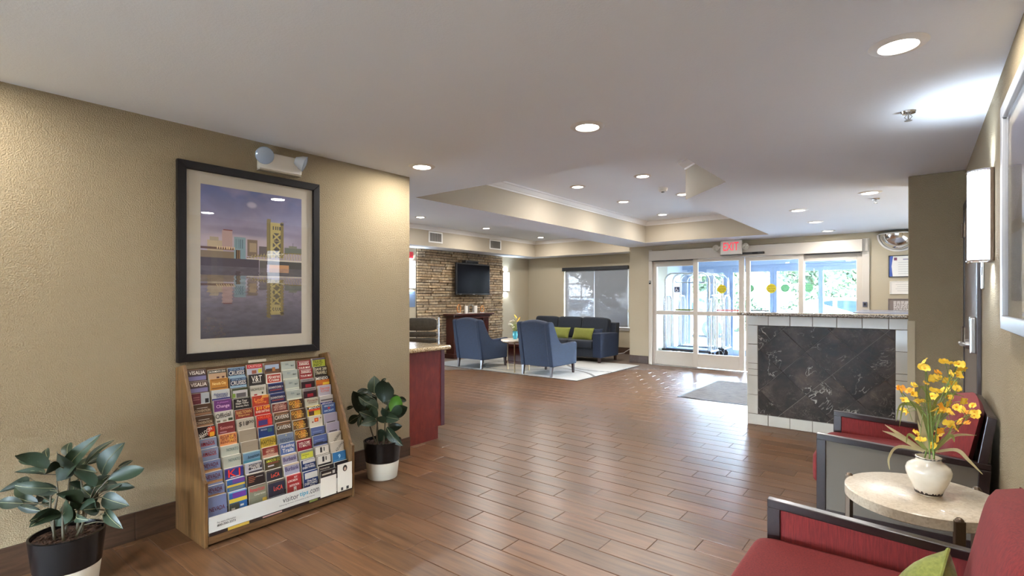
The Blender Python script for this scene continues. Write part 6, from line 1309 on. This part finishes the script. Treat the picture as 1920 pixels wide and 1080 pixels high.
for k in range(5):
    a = 2 * PI * k / 5; m = MB(); m.tube([(0, -0.2, 0.10), (0.28 * math.cos(a), -0.2 + 0.28 * math.sin(a), 0.07)], [0.022, 0.014], 8); lg = m.build('base_arm', M_chrome, oc, smooth=True)
    m = MB(); m.tube([(0.28 * math.cos(a) - 0.012, -0.2 + 0.28 * math.sin(a), 0.03), (0.28 * math.cos(a) + 0.012, -0.2 + 0.28 * math.sin(a), 0.03)], 0.028, 12); m.build('caster', M_black, lg)

# ================================================================= LOUNGE
rg_ = thing('area_rug', 'pale grey and cream rug with soft arcs under the blue chairs and sofa', 'rug', (-6.23, 8.62, 0.002))
im = Img(170, 118, s3(186, 182, 174)); n1_ = fbm(im.X, im.Y, 4, 3, 41)
for (cx, cy, rx, ry, c, al) in ((.1, .9, .5, .5, (160, 164, 166), .8), (.9, .2, .6, .5, (206, 202, 192), .9), (.55, .75, .3, .3, (176, 156, 120), .6), (.75, .65, .2, .25, (150, 160, 168), .6), (.3, .3, .35, .3, (196, 190, 178), .8), (.95, .9, .3, .3, (210, 206, 198), .9), (.15, .55, .14, .2, (120, 116, 110), .5)): im.blob(cx, cy, rx, ry, s3(*c), al)
for (cx, cy, r) in ((.7, 1.1, .55), (.2, -.1, .6), (.9, .1, .42), (.45, .6, .3)):
    d_ = np.hypot((im.X - cx) * 1.45, im.Y - cy); k_m = (np.abs(d_ - r) < 0.012)[..., None]; im.a = np.where(k_m, s3(120, 116, 112), im.a)
im.a *= (0.60 + 0.26 * n1_[..., None])
raster('pile', im.a, 3.54, 2.46, M_rugp, rg_, plane='xy', loc=(0, 0, 0.0095))
MB().box(-1.775, 1.775, -1.235, 1.235, 0, 0.009).build('backing', mat('rug_edge', S(70, 62, 56), 0.95), rg_)
RZ = 0.0115
def blue_chair(lab, xc):
    t = thing('armchair', lab, 'armchair', (xc, 7.42, RZ), 0, 'blue armchairs with their backs to the corridor')
    sp_ = [(0.0, 0.17), (-0.13, 0.90), (-0.125, 0.935), (-0.10, 0.95), (0.0, 0.95), (0.03, 0.93), (0.10, 0.80), (0.18, 0.66), (0.25, 0.585), (0.33, 0.553), (0.55, 0.560), (0.76, 0.572), (0.80, 0.555), (0.81, 0.52), (0.79, 0.17)]
    for s_ in (-1, 1):
        x0, x1 = (0.255, 0.348) if s_ > 0 else (-0.348, -0.255)
        MB().prism(sp_, 'x', x0, x1).build('side_panel', M_blue, t, bevel=0.02, seg=3, smooth=True)
    m = MB(); n = 12; vs = []; fs = []
    for i in range(n + 1):
        u = -1 + 2 * i / n; x = 0.256 * u; cr = 0.035 * (1 - u * u)
        vs += [(x, 0.012, 0.175), (x, -0.122, 0.90 + cr), (x, -0.10, 0.935 + cr), (x, -0.03, 0.955 + cr), (x, 0.03, 0.93 + cr), (x, 0.16, 0.62), (x, 0.2, 0.40), (x, 0.2, 0.175)]
    for i in range(n):
        for k in range(8): a_, b_ = i * 8 + k, i * 8 + (k + 1) % 8; fs.append((a_, b_, b_ + 8, a_ + 8))
    fs += [tuple(range(7, -1, -1)), tuple(n * 8 + k for k in range(8))]
    m.add(vs, fs).build('backrest', M_blue, t, smooth=True, angle=50)
    MB().box(-0.256, 0.256, 0.2, 0.77, 0.175, 0.30).build('seat_base', M_blue, t, bevel=0.01)
    m = MB(); m.pillow((0, 0.50, 0.375), (0.253, 0.315, 0.085), (0.25, 0.2), 12); m.build('seat_cushion', M_blue, t, smooth=True, angle=80)
    for sx, y0 in ((-1, 0.03), (1, 0.03), (-1, 0.73), (1, 0.73)):
        x = sx * 0.305; m = MB(); a, b = 0.024, 0.016; k = -0.02 if y0 < 0.1 else 0.01
        m.add([(x - b, y0 - b + k, 0), (x + b, y0 - b + k, 0), (x + b, y0 + b + k, 0), (x - b, y0 + b + k, 0), (x - a, y0 - a, 0.172), (x + a, y0 - a, 0.172), (x + a, y0 + a, 0.172), (x - a, y0 + a, 0.172)], [(3, 2, 1, 0), (4, 5, 6, 7), (0, 1, 5, 4), (1, 2, 6, 5), (2, 3, 7, 6), (3, 0, 4, 7)]).build('leg', M_legw, t)
    return t
blue_chair('blue armchair seen from behind in front of the fireplace mantel', -6.915)
blue_chair('blue armchair seen from behind, nearer the doors, beside the round table', -5.305)
sf = thing('sofa', 'dark navy three seat sofa under the window, door light tinted into its right arm', 'sofa', (-6.37, 9.60, RZ * 0.0))
for s_ in (-1, 1):
    x0, x1 = (0.955, 1.15) if s_ > 0 else (-1.15, -0.955)
    MB().prism([(0.0, 0.12), (0.0, 0.62), (0.02, 0.635), (0.78, 0.62), (0.80, 0.60), (0.80, 0.12)], 'x', x0, x1).build('arm', M_blue if s_ > 0 else M_navy, sf, bevel=0.02, seg=3, smooth=True)  # right arm in bluer cloth: door daylight put into its colour
MB().box(-0.955, 0.955, 0.03, 0.80, 0.12, 0.30).build('base', M_navy, sf, bevel=0.01)
MB().prism([(0.70, 0.12), (0.92, 0.12), (0.98, 0.83), (0.80, 0.83)], 'x', -1.10, 1.10).build('back_frame', M_navy, sf, bevel=0.02, seg=3)
for k in range(3):
    xc = -0.635 + 0.635 * k
    m = MB(); m.pillow((xc, 0.34, 0.385), (0.315, 0.355, 0.088), (0.25, 0.2), 12); m.build('seat_cushion', M_navy, sf, smooth=True, angle=80)
    m = MB(); m.pillow((0, 0, 0), (0.330 if k != 1 else 0.318, 0.115, 0.245), (0.22, 0.3), 14, M=Matrix.Translation((xc * 1.02, 0.70, 0.69)) @ Matrix.Rotation(-0.20, 4, 'X')); m.build('back_cushion', M_navy, sf, smooth=True, angle=80)
for sx, y0 in ((-1, 0.04), (1, 0.04), (-1, 0.76), (1, 0.76)):
    x = sx * 1.10; m = MB(); m.prism([(x - 0.028, 0.122), (x - 0.022 * 1, 0.012), (x + 0.022, 0.012), (x + 0.028, 0.122)], 'y', y0 - 0.025, y0 + 0.025); m.build('leg', M_legw, sf)
def cush(lab, x, y, z, w_, h_, yaw, m_, grp):
    t = thing('throw_pillow', lab, 'pillow', (x, y, z), yaw, grp); m = MB(); n = 14; vs = []; fs = []
    for side in (0, 1):
        for j in range(n + 1):
            for i in range(n + 1):
                u, v = -1 + 2 * i / n, -1 + 2 * j / n; th = 0.055 * ((1 - u ** 4) * (1 - v ** 4)) ** 0.5
                vs.append((w_ / 2 * u * (1 - 0.07 * (1 - v * v)), th if side else -th, h_ / 2 * v * (1 - 0.07 * (1 - u * u))))
    q = (n + 1) ** 2
    for j in range(n):
        for i in range(n): a_ = j * (n + 1) + i; fs.append((a_, a_ + 1, a_ + n + 2, a_ + n + 1)); fs.append((q + a_, q + a_ + n + 1, q + a_ + n + 2, q + a_ + 1))
    m.add(vs, fs, M=Matrix.Rotation(-0.45, 4, 'X')).build('cushion', m_, t, smooth=True, angle=80)
    m = MB(); pts = []
    for k in range(4):
        for i in range(8):
            s5 = -1 + 2 * i / 8; u, v = [(s5, -1), (1, s5), (-s5, 1), (-1, -s5)][k]; pts.append((w_ / 2 * u * (1 - 0.07 * (1 - v * v)), 0, h_ / 2 * v * (1 - 0.07 * (1 - u * u))))
    m.tube(pts, 0.006, 5, closed=True, M=Matrix.Rotation(-0.45, 4, 'X')); m.build('piping', m_, t, smooth=True)
cush('olive green pillow in the middle of the sofa, partly behind the armchair', -6.42, 9.93, 0.59, 0.46, 0.26, 0.0, M_green, 'green sofa pillows')
cush('olive green pillow near the right arm of the sofa', -5.80, 9.86, 0.59, 0.50, 0.28, 0.0, M_green, 'green sofa pillows')
cush('dark blue pillow against the right arm of the sofa', -5.54, 9.99, 0.585, 0.26, 0.26, 0.25, M_blue, None)
rt = thing('round_table', 'small round pale table on thin brass legs between the blue armchairs', 'table', (-5.955, 7.66, RZ))
MB().lathe([(0, 0.0), (0.272, 0.0), (0.278, 0.006), (0.278, 0.028), (0.272, 0.034), (0, 0.034)], 48, c=(0, 0, 0.56)).build('table_top', M_travert, rt, smooth=True)
for a in (2.85, 5.3, 0.9): MB().tube([(0.262 * math.cos(a), 0.262 * math.sin(a), 0.0), (0.262 * math.cos(a), 0.262 * math.sin(a), 0.562)], 0.011, 8).build('leg', M_brass, rt, smooth=True)
MB().tube([(0.25 * math.cos(2 * PI * k / 32), 0.25 * math.sin(2 * PI * k / 32), 0.55) for k in range(32)], 0.008, 6, closed=True).build('ring', M_brass, rt)
fv = thing('flower_vase', 'small teal vase on the round table between the blue armchairs', 'vase', (-5.98, 7.68, 0.606))
MB().lathe([(0, 0), (0.035, 0), (0.045, 0.03), (0.05, 0.08), (0.044, 0.12), (0.05, 0.15), (0.045, 0.15), (0.04, 0.12), (0, 0.11)], 24).build('body', M_teal, fv, smooth=True)
fl = thing('flower_bunch', 'bunch of yellow and white flowers in the teal vase', 'flowers', (-5.98, 7.68, 0.606))
rr = random.Random(8)
for k in range(11):
    a, r = 2.4 * k, 0.045 * math.sqrt(k) ; p = (r * math.cos(a), r * math.sin(a), 0.42 - 0.22 * (r / 0.16) ** 2 - 0.02 * (k % 3)); m = MB(); m.tube(curve_pts((0, 0, 0.115), p, (0, 0, 0), 4), 0.0025, 5); st_ = m.build('stem', M_greenstem, fl)
    m = MB(); s = 0.052 if k in (0, 3, 6) else 0.034; R3 = Matrix.Translation(p) @ Matrix.Rotation(rr.uniform(-.9, .9), 4, 'X') @ Matrix.Rotation(rr.uniform(-.9, .9), 4, 'Y')
    for q in range(10):
        a2 = 2 * PI * q / 10; c_, s2 = math.cos(a2), math.sin(a2); w5 = s * 0.26
        m.add([(0, 0, 0), (c_ * s * .6 - s2 * w5, s2 * s * .6 + c_ * w5, s * .18), (c_ * s, s2 * s, s * .22), (c_ * s * .6 + s2 * w5, s2 * s * .6 - c_ * w5, s * .18)], [(0, 3, 2, 1)], 0, R3)
    m.lathe([(0, s * .3), (s * .2, s * .2), (s * .25, 0)], 8, mi=1, M=R3); m.build('flower', [M_petal_y if k in (0, 3, 6, 8) else M_petal_w, M_petal_y], fl)
m = MB()
for k in range(26):
    a = rr.uniform(0, 2 * PI); p0 = Vector((0, 0, rr.uniform(0.12, 0.2))); p1 = Vector((rr.uniform(.05, .12) * math.cos(a), rr.uniform(.05, .12) * math.sin(a), rr.uniform(0.12, 0.33))); sd5 = Vector((-math.sin(a), math.cos(a), 0)) * 0.008; mm = (p0 + p1) / 2 + Vector((0, 0, 0.02))
    m.add([tuple(p0), tuple(mm - sd5), tuple(p1), tuple(mm + sd5)], [(0, 1, 2, 3)])
m.build('greenery', M_bladeg, fl)['kind'] = 'stuff'
cf = thing('coffee_table', 'low dark mahogany coffee table behind the blue armchairs', 'table', (-6.35, 8.72, RZ))
MB().box(-0.52, 0.52, -0.30, 0.30, 0.36, 0.41).build('table_top', M_mahog, cf, bevel=0.008)
MB().box(-0.46, 0.46, -0.25, 0.25, 0.05, 0.36).build('cabinet_base', M_mahog, cf, bevel=0.006)
MB().box(-0.50, 0.50, -0.28, 0.28, 0.0, 0.05).build('plinth', M_mahog, cf, bevel=0.006)
dmx = thing('entrance_mat', 'grey ribbed entrance mat on the floor before the sliding doors', 'mat', (0, 0, 0))
MB().box(-2.63, -1.0, 7.135, 8.90, 0.001, 0.009).build('pile', M_mat, dmx, bevel=0.002)
m = MB(); m.box(-2.66, -0.98, 7.105, 7.135, 0.001, 0.006); m.box(-2.66, -2.63, 7.135, 8.92, 0.001, 0.006); m.box(-2.63, -0.98, 8.90, 8.92, 0.001, 0.006); m.build('rubber_edge', M_black, dmx)

# ================================================================= VESTIBULE WITH LUGGAGE CARTS
YO = 13.0
vf = struct('floor_vestibule', MB().box(-4.87, 1.6, YD + 0.14, YO + 0.1, -0.08, -0.002), mat('vestibule_tile', S(150, 156, 164), 0.35, vary=(S(136, 142, 152), 3)))
tag(MB().box(-4.4, -0.9, YD + 0.5, YO - 0.3, -0.0015, 0.006).build('vestibule_mat', M_vestmat), 'blue grey carpet mat on the vestibule floor under the luggage carts', 'mat')
struct('ceiling_vestibule', MB().box(-4.87, 1.6, YD + 0.14, YO + 0.1, 2.55, 2.62), M_vestw)
struct('wall_vestibule_right', MB().box(1.5, 1.6, YD + 0.14, YO + 0.1, 0, 2.55), M_vestw)
m = MB(); m.box(-4.87, -4.72, 11.85, YO, 0, 2.55); struct('wall_vestibule_left', m, M_vestw)
of = empty('door_3', (0, 0, 0)); of['kind'] = 'structure'
MB().box(-4.72, 1.5, YO - 0.05, YO + 0.1, 2.08, 2.55).build('header_box', M_alumblue, of)
MB().box(-4.3, -0.7, YO - 0.12, YO - 0.05, 2.14, 2.30).build('operator_box', M_alumblue, of, bevel=0.005)
def post(x0, x1, z1=2.08, y0=YO - 0.03, m_=None): MB().box(x0, x1, y0, YO + 0.06, 0, z1).build('post', m_ or M_alumblue, of, bevel=0.004)
for a, b in ((-4.60, -4.52), (-3.72, -3.60), (-3.60, -3.50), (-2.70, -2.625), (-2.62, -2.545), (-1.73, -1.64), (-0.92, -0.82), (0.1, 0.2)): post(a, b)
MB().box(-4.72, -4.60, YO - 0.02, YO + 0.04, 0, 2.08).build('wall_panel', M_vestw, of)
MB().box(-4.12, -3.95, YO - 0.03, YO + 0.03, 0, 2.08).build('wall_panel', M_vestw, of)
for a, b in ((-4.52, -3.72), (-3.50, -2.70), (-2.545, -1.73), (-1.64, -0.92), (-0.82, 0.1)):
    MB().box(a, b, YO - 0.02, YO + 0.03, 0, 0.14).build('bottom_rail', M_alumblue, of); MB().box(a, b, YO - 0.02, YO + 0.03, 1.98, 2.08).build('top_rail', M_alumblue, of)
    MB().box(a, b, YO, YO + 0.006, 0.14, 1.98).build('pane', M_glass, of)
for x, l in ((-3.12, 'round green sticker on the outer door seen through the left leaf'), (-2.38, 'round green sticker on the outer door just right of the leaves'), (-1.92, 'round green sticker on the outer door at the right')):
    sticker(x, 1.60, 0.095, (GRN, S(70, 110, 80)), ['AUTOMATIC', 'CAUTION', 'DOOR'], l, YO - 0.03)
def luggage_cart(lab, x, y, rz=0):
    t = thing('luggage_cart', lab, 'luggage cart', (x, y, 0.007), rz, 'chrome luggage carts in the vestibule'); hx, hy = 0.53, 0.27
    MB().box(-hx, hx, -hy, hy, 0.20, 0.235).build('deck_frame', M_steel, t, bevel=0.008); MB().box(-hx + 0.03, hx - 0.03, -hy + 0.03, hy - 0.03, 0.235, 0.247).build('carpet', M_vestmat, t)
    m = MB()
    m.tube([(-hx, -hy, 0.215), (hx, -hy, 0.215), (hx, hy, 0.215), (-hx, hy, 0.215)], 0.022, 8, closed=True); m.build('bumper', M_black, t)
    for sy in (-1, 1):
        y_ = sy * (hy - 0.04); a, z1, r = hx - 0.05, 1.92, 0.16; pts = [(-a, y_, 0.235), (-a, y_, z1 - r)]
        for k in range(1, 6): an = PI - PI / 2 * k / 6; pts.append((-a + r + r * math.cos(an), y_, z1 - r + r * math.sin(an)))
        pts += [(-a + r, y_, z1), (a - r, y_, z1)]
        for k in range(1, 6): an = PI / 2 - PI / 2 * k / 6; pts.append((a - r + r * math.cos(an), y_, z1 - r + r * math.sin(an)))
        pts += [(a, y_, z1 - r), (a, y_, 0.235)]; m = MB(); m.tube(pts, 0.019, 10); m.build('hoop', M_chrome, t, smooth=True)
    for x_ in (-0.25, 0.25): m = MB(); m.tube([(x_, -hy + 0.04, 1.92), (x_, hy - 0.04, 1.92)], 0.014, 8); m.build('cross_bar', M_chrome, t, smooth=True)
    m = MB(); m.tube([(-0.24, 0, 1.92), (-0.24, 0, 1.72)], 0.009, 8); m.tube([(0.24, 0, 1.92), (0.24, 0, 1.72)], 0.009, 8); m.tube([(-0.34, 0, 1.76), (-0.32, 0, 1.72), (0.32, 0, 1.72), (0.34, 0, 1.76)], 0.013, 8); m.build('garment_rail', M_chrome, t, smooth=True)
    for sx in (-1, 1):
        x_ = sx * hx * 0.98; a, z1, r = hy - 0.05, 1.42, 0.12; pts = [(x_, -a, 0.235), (x_, -a, z1 - r)]
        for k in range(1, 6): an = PI - PI / 2 * k / 6; pts.append((x_, -a + r + r * math.cos(an), z1 - r + r * math.sin(an)))
        pts += [(x_, -a + r, z1), (x_, a - r, z1)]
        for k in range(1, 6): an = PI / 2 - PI / 2 * k / 6; pts.append((x_, a - r + r * math.cos(an), z1 - r + r * math.sin(an)))
        pts += [(x_, a, z1 - r), (x_, a, 0.235)]; m = MB(); m.tube(pts, 0.015, 8); m.build('end_arch', M_chrome, t, smooth=True)
        for k in (-1, 0, 1): m = MB(); m.tube([(x_, k * 0.08, 0.235), (x_, k * 0.08, z1)], 0.009, 6); m.build('end_bar', M_chrome, t, smooth=True)
    for sx in (-1, 1):
        for sy in (-1, 1):
            m = MB(); cx, cy = sx * (hx - 0.12), sy * (hy - 0.08); m.tube([(cx - 0.02, cy, 0.088), (cx + 0.02, cy, 0.088)], 0.082, 20, M=None) if False else m.tube([(cx, cy - 0.02, 0.086), (cx, cy + 0.02, 0.086)], 0.084, 20); w5 = m.build('wheel', M_tyre, t, smooth=True, angle=50)
            m = MB(); m.box(cx - 0.012, cx + 0.012, cy - 0.032, cy - 0.024, 0.08, 0.20); m.box(cx - 0.012, cx + 0.012, cy + 0.024, cy + 0.032, 0.08, 0.20); m.build('fork', M_steel, t)
luggage_cart('chrome luggage cart behind the left sliding leaf, nearer the doors', -4.02, 11.52); luggage_cart('chrome luggage cart in the vestibule, farther of the two', -3.98, 12.34)

# ================================================================= OUTSIDE
for nm, x, y0, y1 in (('fill_window_2', -3.66, -2.8, -0.6), ('fill_window_3', 1.67, 6.6, 9.2), ('fill_window_4', -8.68, 3.0, 5.4)):  # unseen low windows, added to send daylight up onto the ceiling
    rw = empty(nm, (0, 0, 0)); rw['kind'] = 'structure'
    for y in (y0, (y0 + y1) / 2 - 0.02, y1 - 0.04): MB().box(x - 0.03, x + 0.03, y, y + 0.04, 0.1, 1.05).build('window_frame', M_alum, rw)
    MB().box(x - 0.003, x + 0.003, y0, y1, 0.1, 1.05).build('pane', M_glass, rw)
rw = empty('fill_window_5', (0, 0, 0)); rw['kind'] = 'structure'  # added rear window out of view, daylight fill for the corridor ceiling
for x in (-3.3, -2.18, -1.05, 0.06): MB().box(x, x + 0.04, -3.08, -3.02, 0.08, 0.62).build('window_frame', M_alum, rw)
MB().box(-3.3, 0.1, -3.053, -3.047, 0.08, 0.62).build('pane', M_glass, rw)
struct('bounce_ground_inner', MB().box(-8.75, -3.76, -3.1, 2.4, -0.10, -0.02), M_concrete)  # unseen pale ground added outside the left fill window to return daylight
struct('bounce_ground_rear', MB().box(-20, 40, -25, -3.1, -0.10, -0.02), M_concrete); struct('bounce_ground_right', MB().box(1.75, 40, -3.1, YO + 0.1, -0.10, -0.02), M_concrete)  # unseen ground added to bounce sun through the fill windows
struct('ground', MB().box(-60, 60, YO + 0.1, 90, -0.12, -0.03), M_asphalt)
struct('sidewalk', MB().box(-30, 20, YO + 0.1, 15.6, -0.03, -0.012), M_concrete)
struct('ground_left', MB().box(-60, -8.75, -20, YO + 0.1, -0.12, -0.03), M_asphalt)
struct('sidewalk_left', MB().box(-30, -4.87, YW + 0.2, YO + 0.1, -0.10, -0.012), M_concrete)
def foliage(n, rx, ry, rz, size, seed, c=(0, 0, 0)):
    r = np.random.RandomState(seed); d = r.randn(n, 3); d /= np.linalg.norm(d, axis=1)[:, None]; rad = r.uniform(0.35, 1.0, n) ** 0.5
    lump = 1 + 0.18 * np.sin(d[:, 0] * 5 + seed) * np.cos(d[:, 1] * 4) + 0.12 * np.sin(d[:, 2] * 7 + seed)
    p = d * (rad * lump)[:, None] * np.array([rx, ry, rz]) + np.array(c); a = r.randn(n, 3); a /= np.linalg.norm(a, axis=1)[:, None]; b = np.cross(a, r.randn(n, 3)); b /= np.linalg.norm(b, axis=1)[:, None]
    s = size * r.uniform(0.6, 1.3, n)[:, None]; v = np.stack([p - a * s, p + b * s * 0.5, p + a * s, p - b * s * 0.5], 1).reshape(-1, 3); return v
def bush(name, lab, cat, loc, rx, ry, rz, n, size, seed, trunk=0, grp=None):
    t = thing(name, lab, cat, loc, 0, grp); zc = (trunk + rz * 0.92); v = foliage(n, rx, ry, rz, size, seed, (0, 0, zc)); v[:, 2] = np.maximum(v[:, 2], 0.02)
    MB().add([tuple(q) for q in v], [(4 * i, 4 * i + 1, 4 * i + 2, 4 * i + 3) for i in range(n)]).build('foliage', M_bush, t)['kind'] = 'stuff'
    rr = random.Random(seed); m = MB(); h = max(trunk, 0.1) + rz
    m.tube([(0, 0, 0), (0.03, 0.02, h * 0.5), (0, 0.03, h)], [0.05 + trunk * 0.06, 0.04 + trunk * 0.04, 0.02], 8)
    for k in range(6): a = k * 1.05; m.tube([(0, 0, h * 0.45), (rx * 0.6 * math.cos(a), ry * 0.6 * math.sin(a), h * rr.uniform(0.8, 1.1))], [0.03, 0.008], 5)
    m.build('trunk', M_bark, t)
G_ = -0.03
bush('shrub', 'big leafy shrub outside the right fixed leaf', 'shrub', (-2.3, 20.3, G_), 1.6, 1.1, 0.95, 3500, 0.10, 1)
bush('shrub', 'leafy shrub seen between the two sliding leaves', 'shrub', (-6.3, 22.6, G_), 1.5, 1.0, 0.85, 2600, 0.10, 2)
bush('shrub', 'low shrub outside, left part of the glass', 'shrub', (-9.6, 24.3, G_), 1.4, 1.0, 0.8, 2200, 0.10, 3)
bush('shrub', 'shrub at the right edge of the glass above the counter', 'shrub', (0.9, 20.0, G_), 1.3, 1.0, 1.05, 2400, 0.10, 14)
bush('tree', 'tall pale tree outside beyond the right fixed leaf', 'tree', (-3.0, 26.5, G_), 2.6, 2.2, 1.9, 4500, 0.16, 4, 1.5)
bush('tree', 'tree outside beyond the middle of the doors', 'tree', (-9.2, 27.0, G_), 2.4, 2.2, 1.8, 4000, 0.16, 5, 1.6)
bush('tree', 'tree outside beyond the lounge window', 'tree', (-21.5, 27.0, G_), 2.6, 2.4, 1.8, 4000, 0.18, 6, 1.4)
bush('tree', 'second tree outside the lounge window, to the left', 'tree', (-28, 28.5, G_), 2.6, 2.4, 2.0, 3600, 0.18, 7, 1.6)
bush('tree', 'tree outside behind the left fixed leaf', 'tree', (-15.5, 29.5, G_), 2.4, 2.2, 2.0, 3600, 0.17, 8, 1.6)
def car(lab, x, y, rz, col, cnm):
    t = thing('car', lab, 'car', (x, y, G_), rz, 'parked cars outside'); pm = mat(cnm, col, 0.25, 0.2, coat=0.8)
    body = [(-2.2, 0.35), (-2.25, 0.62), (-2.1, 0.80), (-1.35, 0.88), (-0.75, 1.30), (-0.2, 1.42), (0.75, 1.40), (1.45, 0.98), (2.1, 0.92), (2.25, 0.65), (2.2, 0.33), (1.8, 0.28), (-1.8, 0.28)]
    vs = []; fs = []; n = len(body)
    for yy, k in ((-0.86, 0), (-0.80, 1), (0.80, 1), (0.86, 0)):
        for (a, b) in body: vs.append((a * (1.0 if not k else 1.0), yy * (0.84 if b > 0.95 else 1.0), b))
    for r in range(3):
        for i in range(n): j = (i + 1) % n; fs.append((r * n + i, r * n + j, (r + 1) * n + j, (r + 1) * n + i))
    fs += [tuple(range(n - 1, -1, -1)), tuple(3 * n + i for i in range(n))]
    MB().add(vs, fs).build('body', pm, t, smooth=True, angle=35, bevel=0.03)
    for s_ in (-1, 1):
        for w4 in ([(-1.1, 0.93), (-0.70, 1.25), (-0.1, 1.34), (-0.1, 0.93)], [(0.0, 0.93), (0.0, 1.34), (0.65, 1.32), (1.15, 0.95)]):
            MB().prism(w4, 'y', s_ * 0.745 - 0.012, s_ * 0.745 + 0.012).build('side_window', M_carglass, t)
    m = MB(); m.add([(-1.32, -0.64, 0.92), (-1.32, 0.64, 0.92), (-0.80, 0.58, 1.29), (-0.80, -0.58, 1.29)], [(0, 1, 2, 3)], M=Matrix.Translation((-0.03, 0, 0.02))).build('windscreen', M_carglass, t)
    m = MB(); m.add([(1.42, -0.64, 1.02), (1.42, 0.64, 1.02), (0.80, 0.58, 1.39), (0.80, -0.58, 1.39)], [(3, 2, 1, 0)], M=Matrix.Translation((0.03, 0, 0.02))).build('rear_window', M_carglass, t)
    for a in (-1.4, 1.4):
        for s_ in (-1, 1):
            m = MB(); m.tube([(a, s_ * 0.80 - 0.1, 0.33), (a, s_ * 0.80 + 0.1, 0.33)], 0.33, 24); w5 = m.build('wheel', M_tyre, t, smooth=True, angle=50)
            m = MB(); m.tube([(a, s_ * 0.80 + s_ * 0.095, 0.33), (a, s_ * 0.80 + s_ * 0.107, 0.33)], 0.2, 18); m.build('hub_cap', M_steel, w5)
        for s_ in (-1, 1): pass
    for s_ in (-1, 1): MB().box(-2.26, -2.16, s_ * 0.62 - 0.14, s_ * 0.62 + 0.14, 0.62, 0.74).build('head_lamp', M_plastic, t, bevel=0.01)
car('white car outside, its roof above the granite counter', -1.9, 17.6, math.radians(8), S(226, 228, 230), 'car_paint_white')
car('blue grey car outside, seen between the luggage carts', -7.2, 18.9, math.radians(12), S(110, 126, 150), 'car_paint_blue')
car('silver car outside the left half of the lounge window', -14.0, 20.5, math.radians(75), S(176, 180, 186), 'car_paint_silver')
car('white car outside the right half of the lounge window', -11.4, 20.2, math.radians(80), S(214, 216, 220), 'car_paint_white')
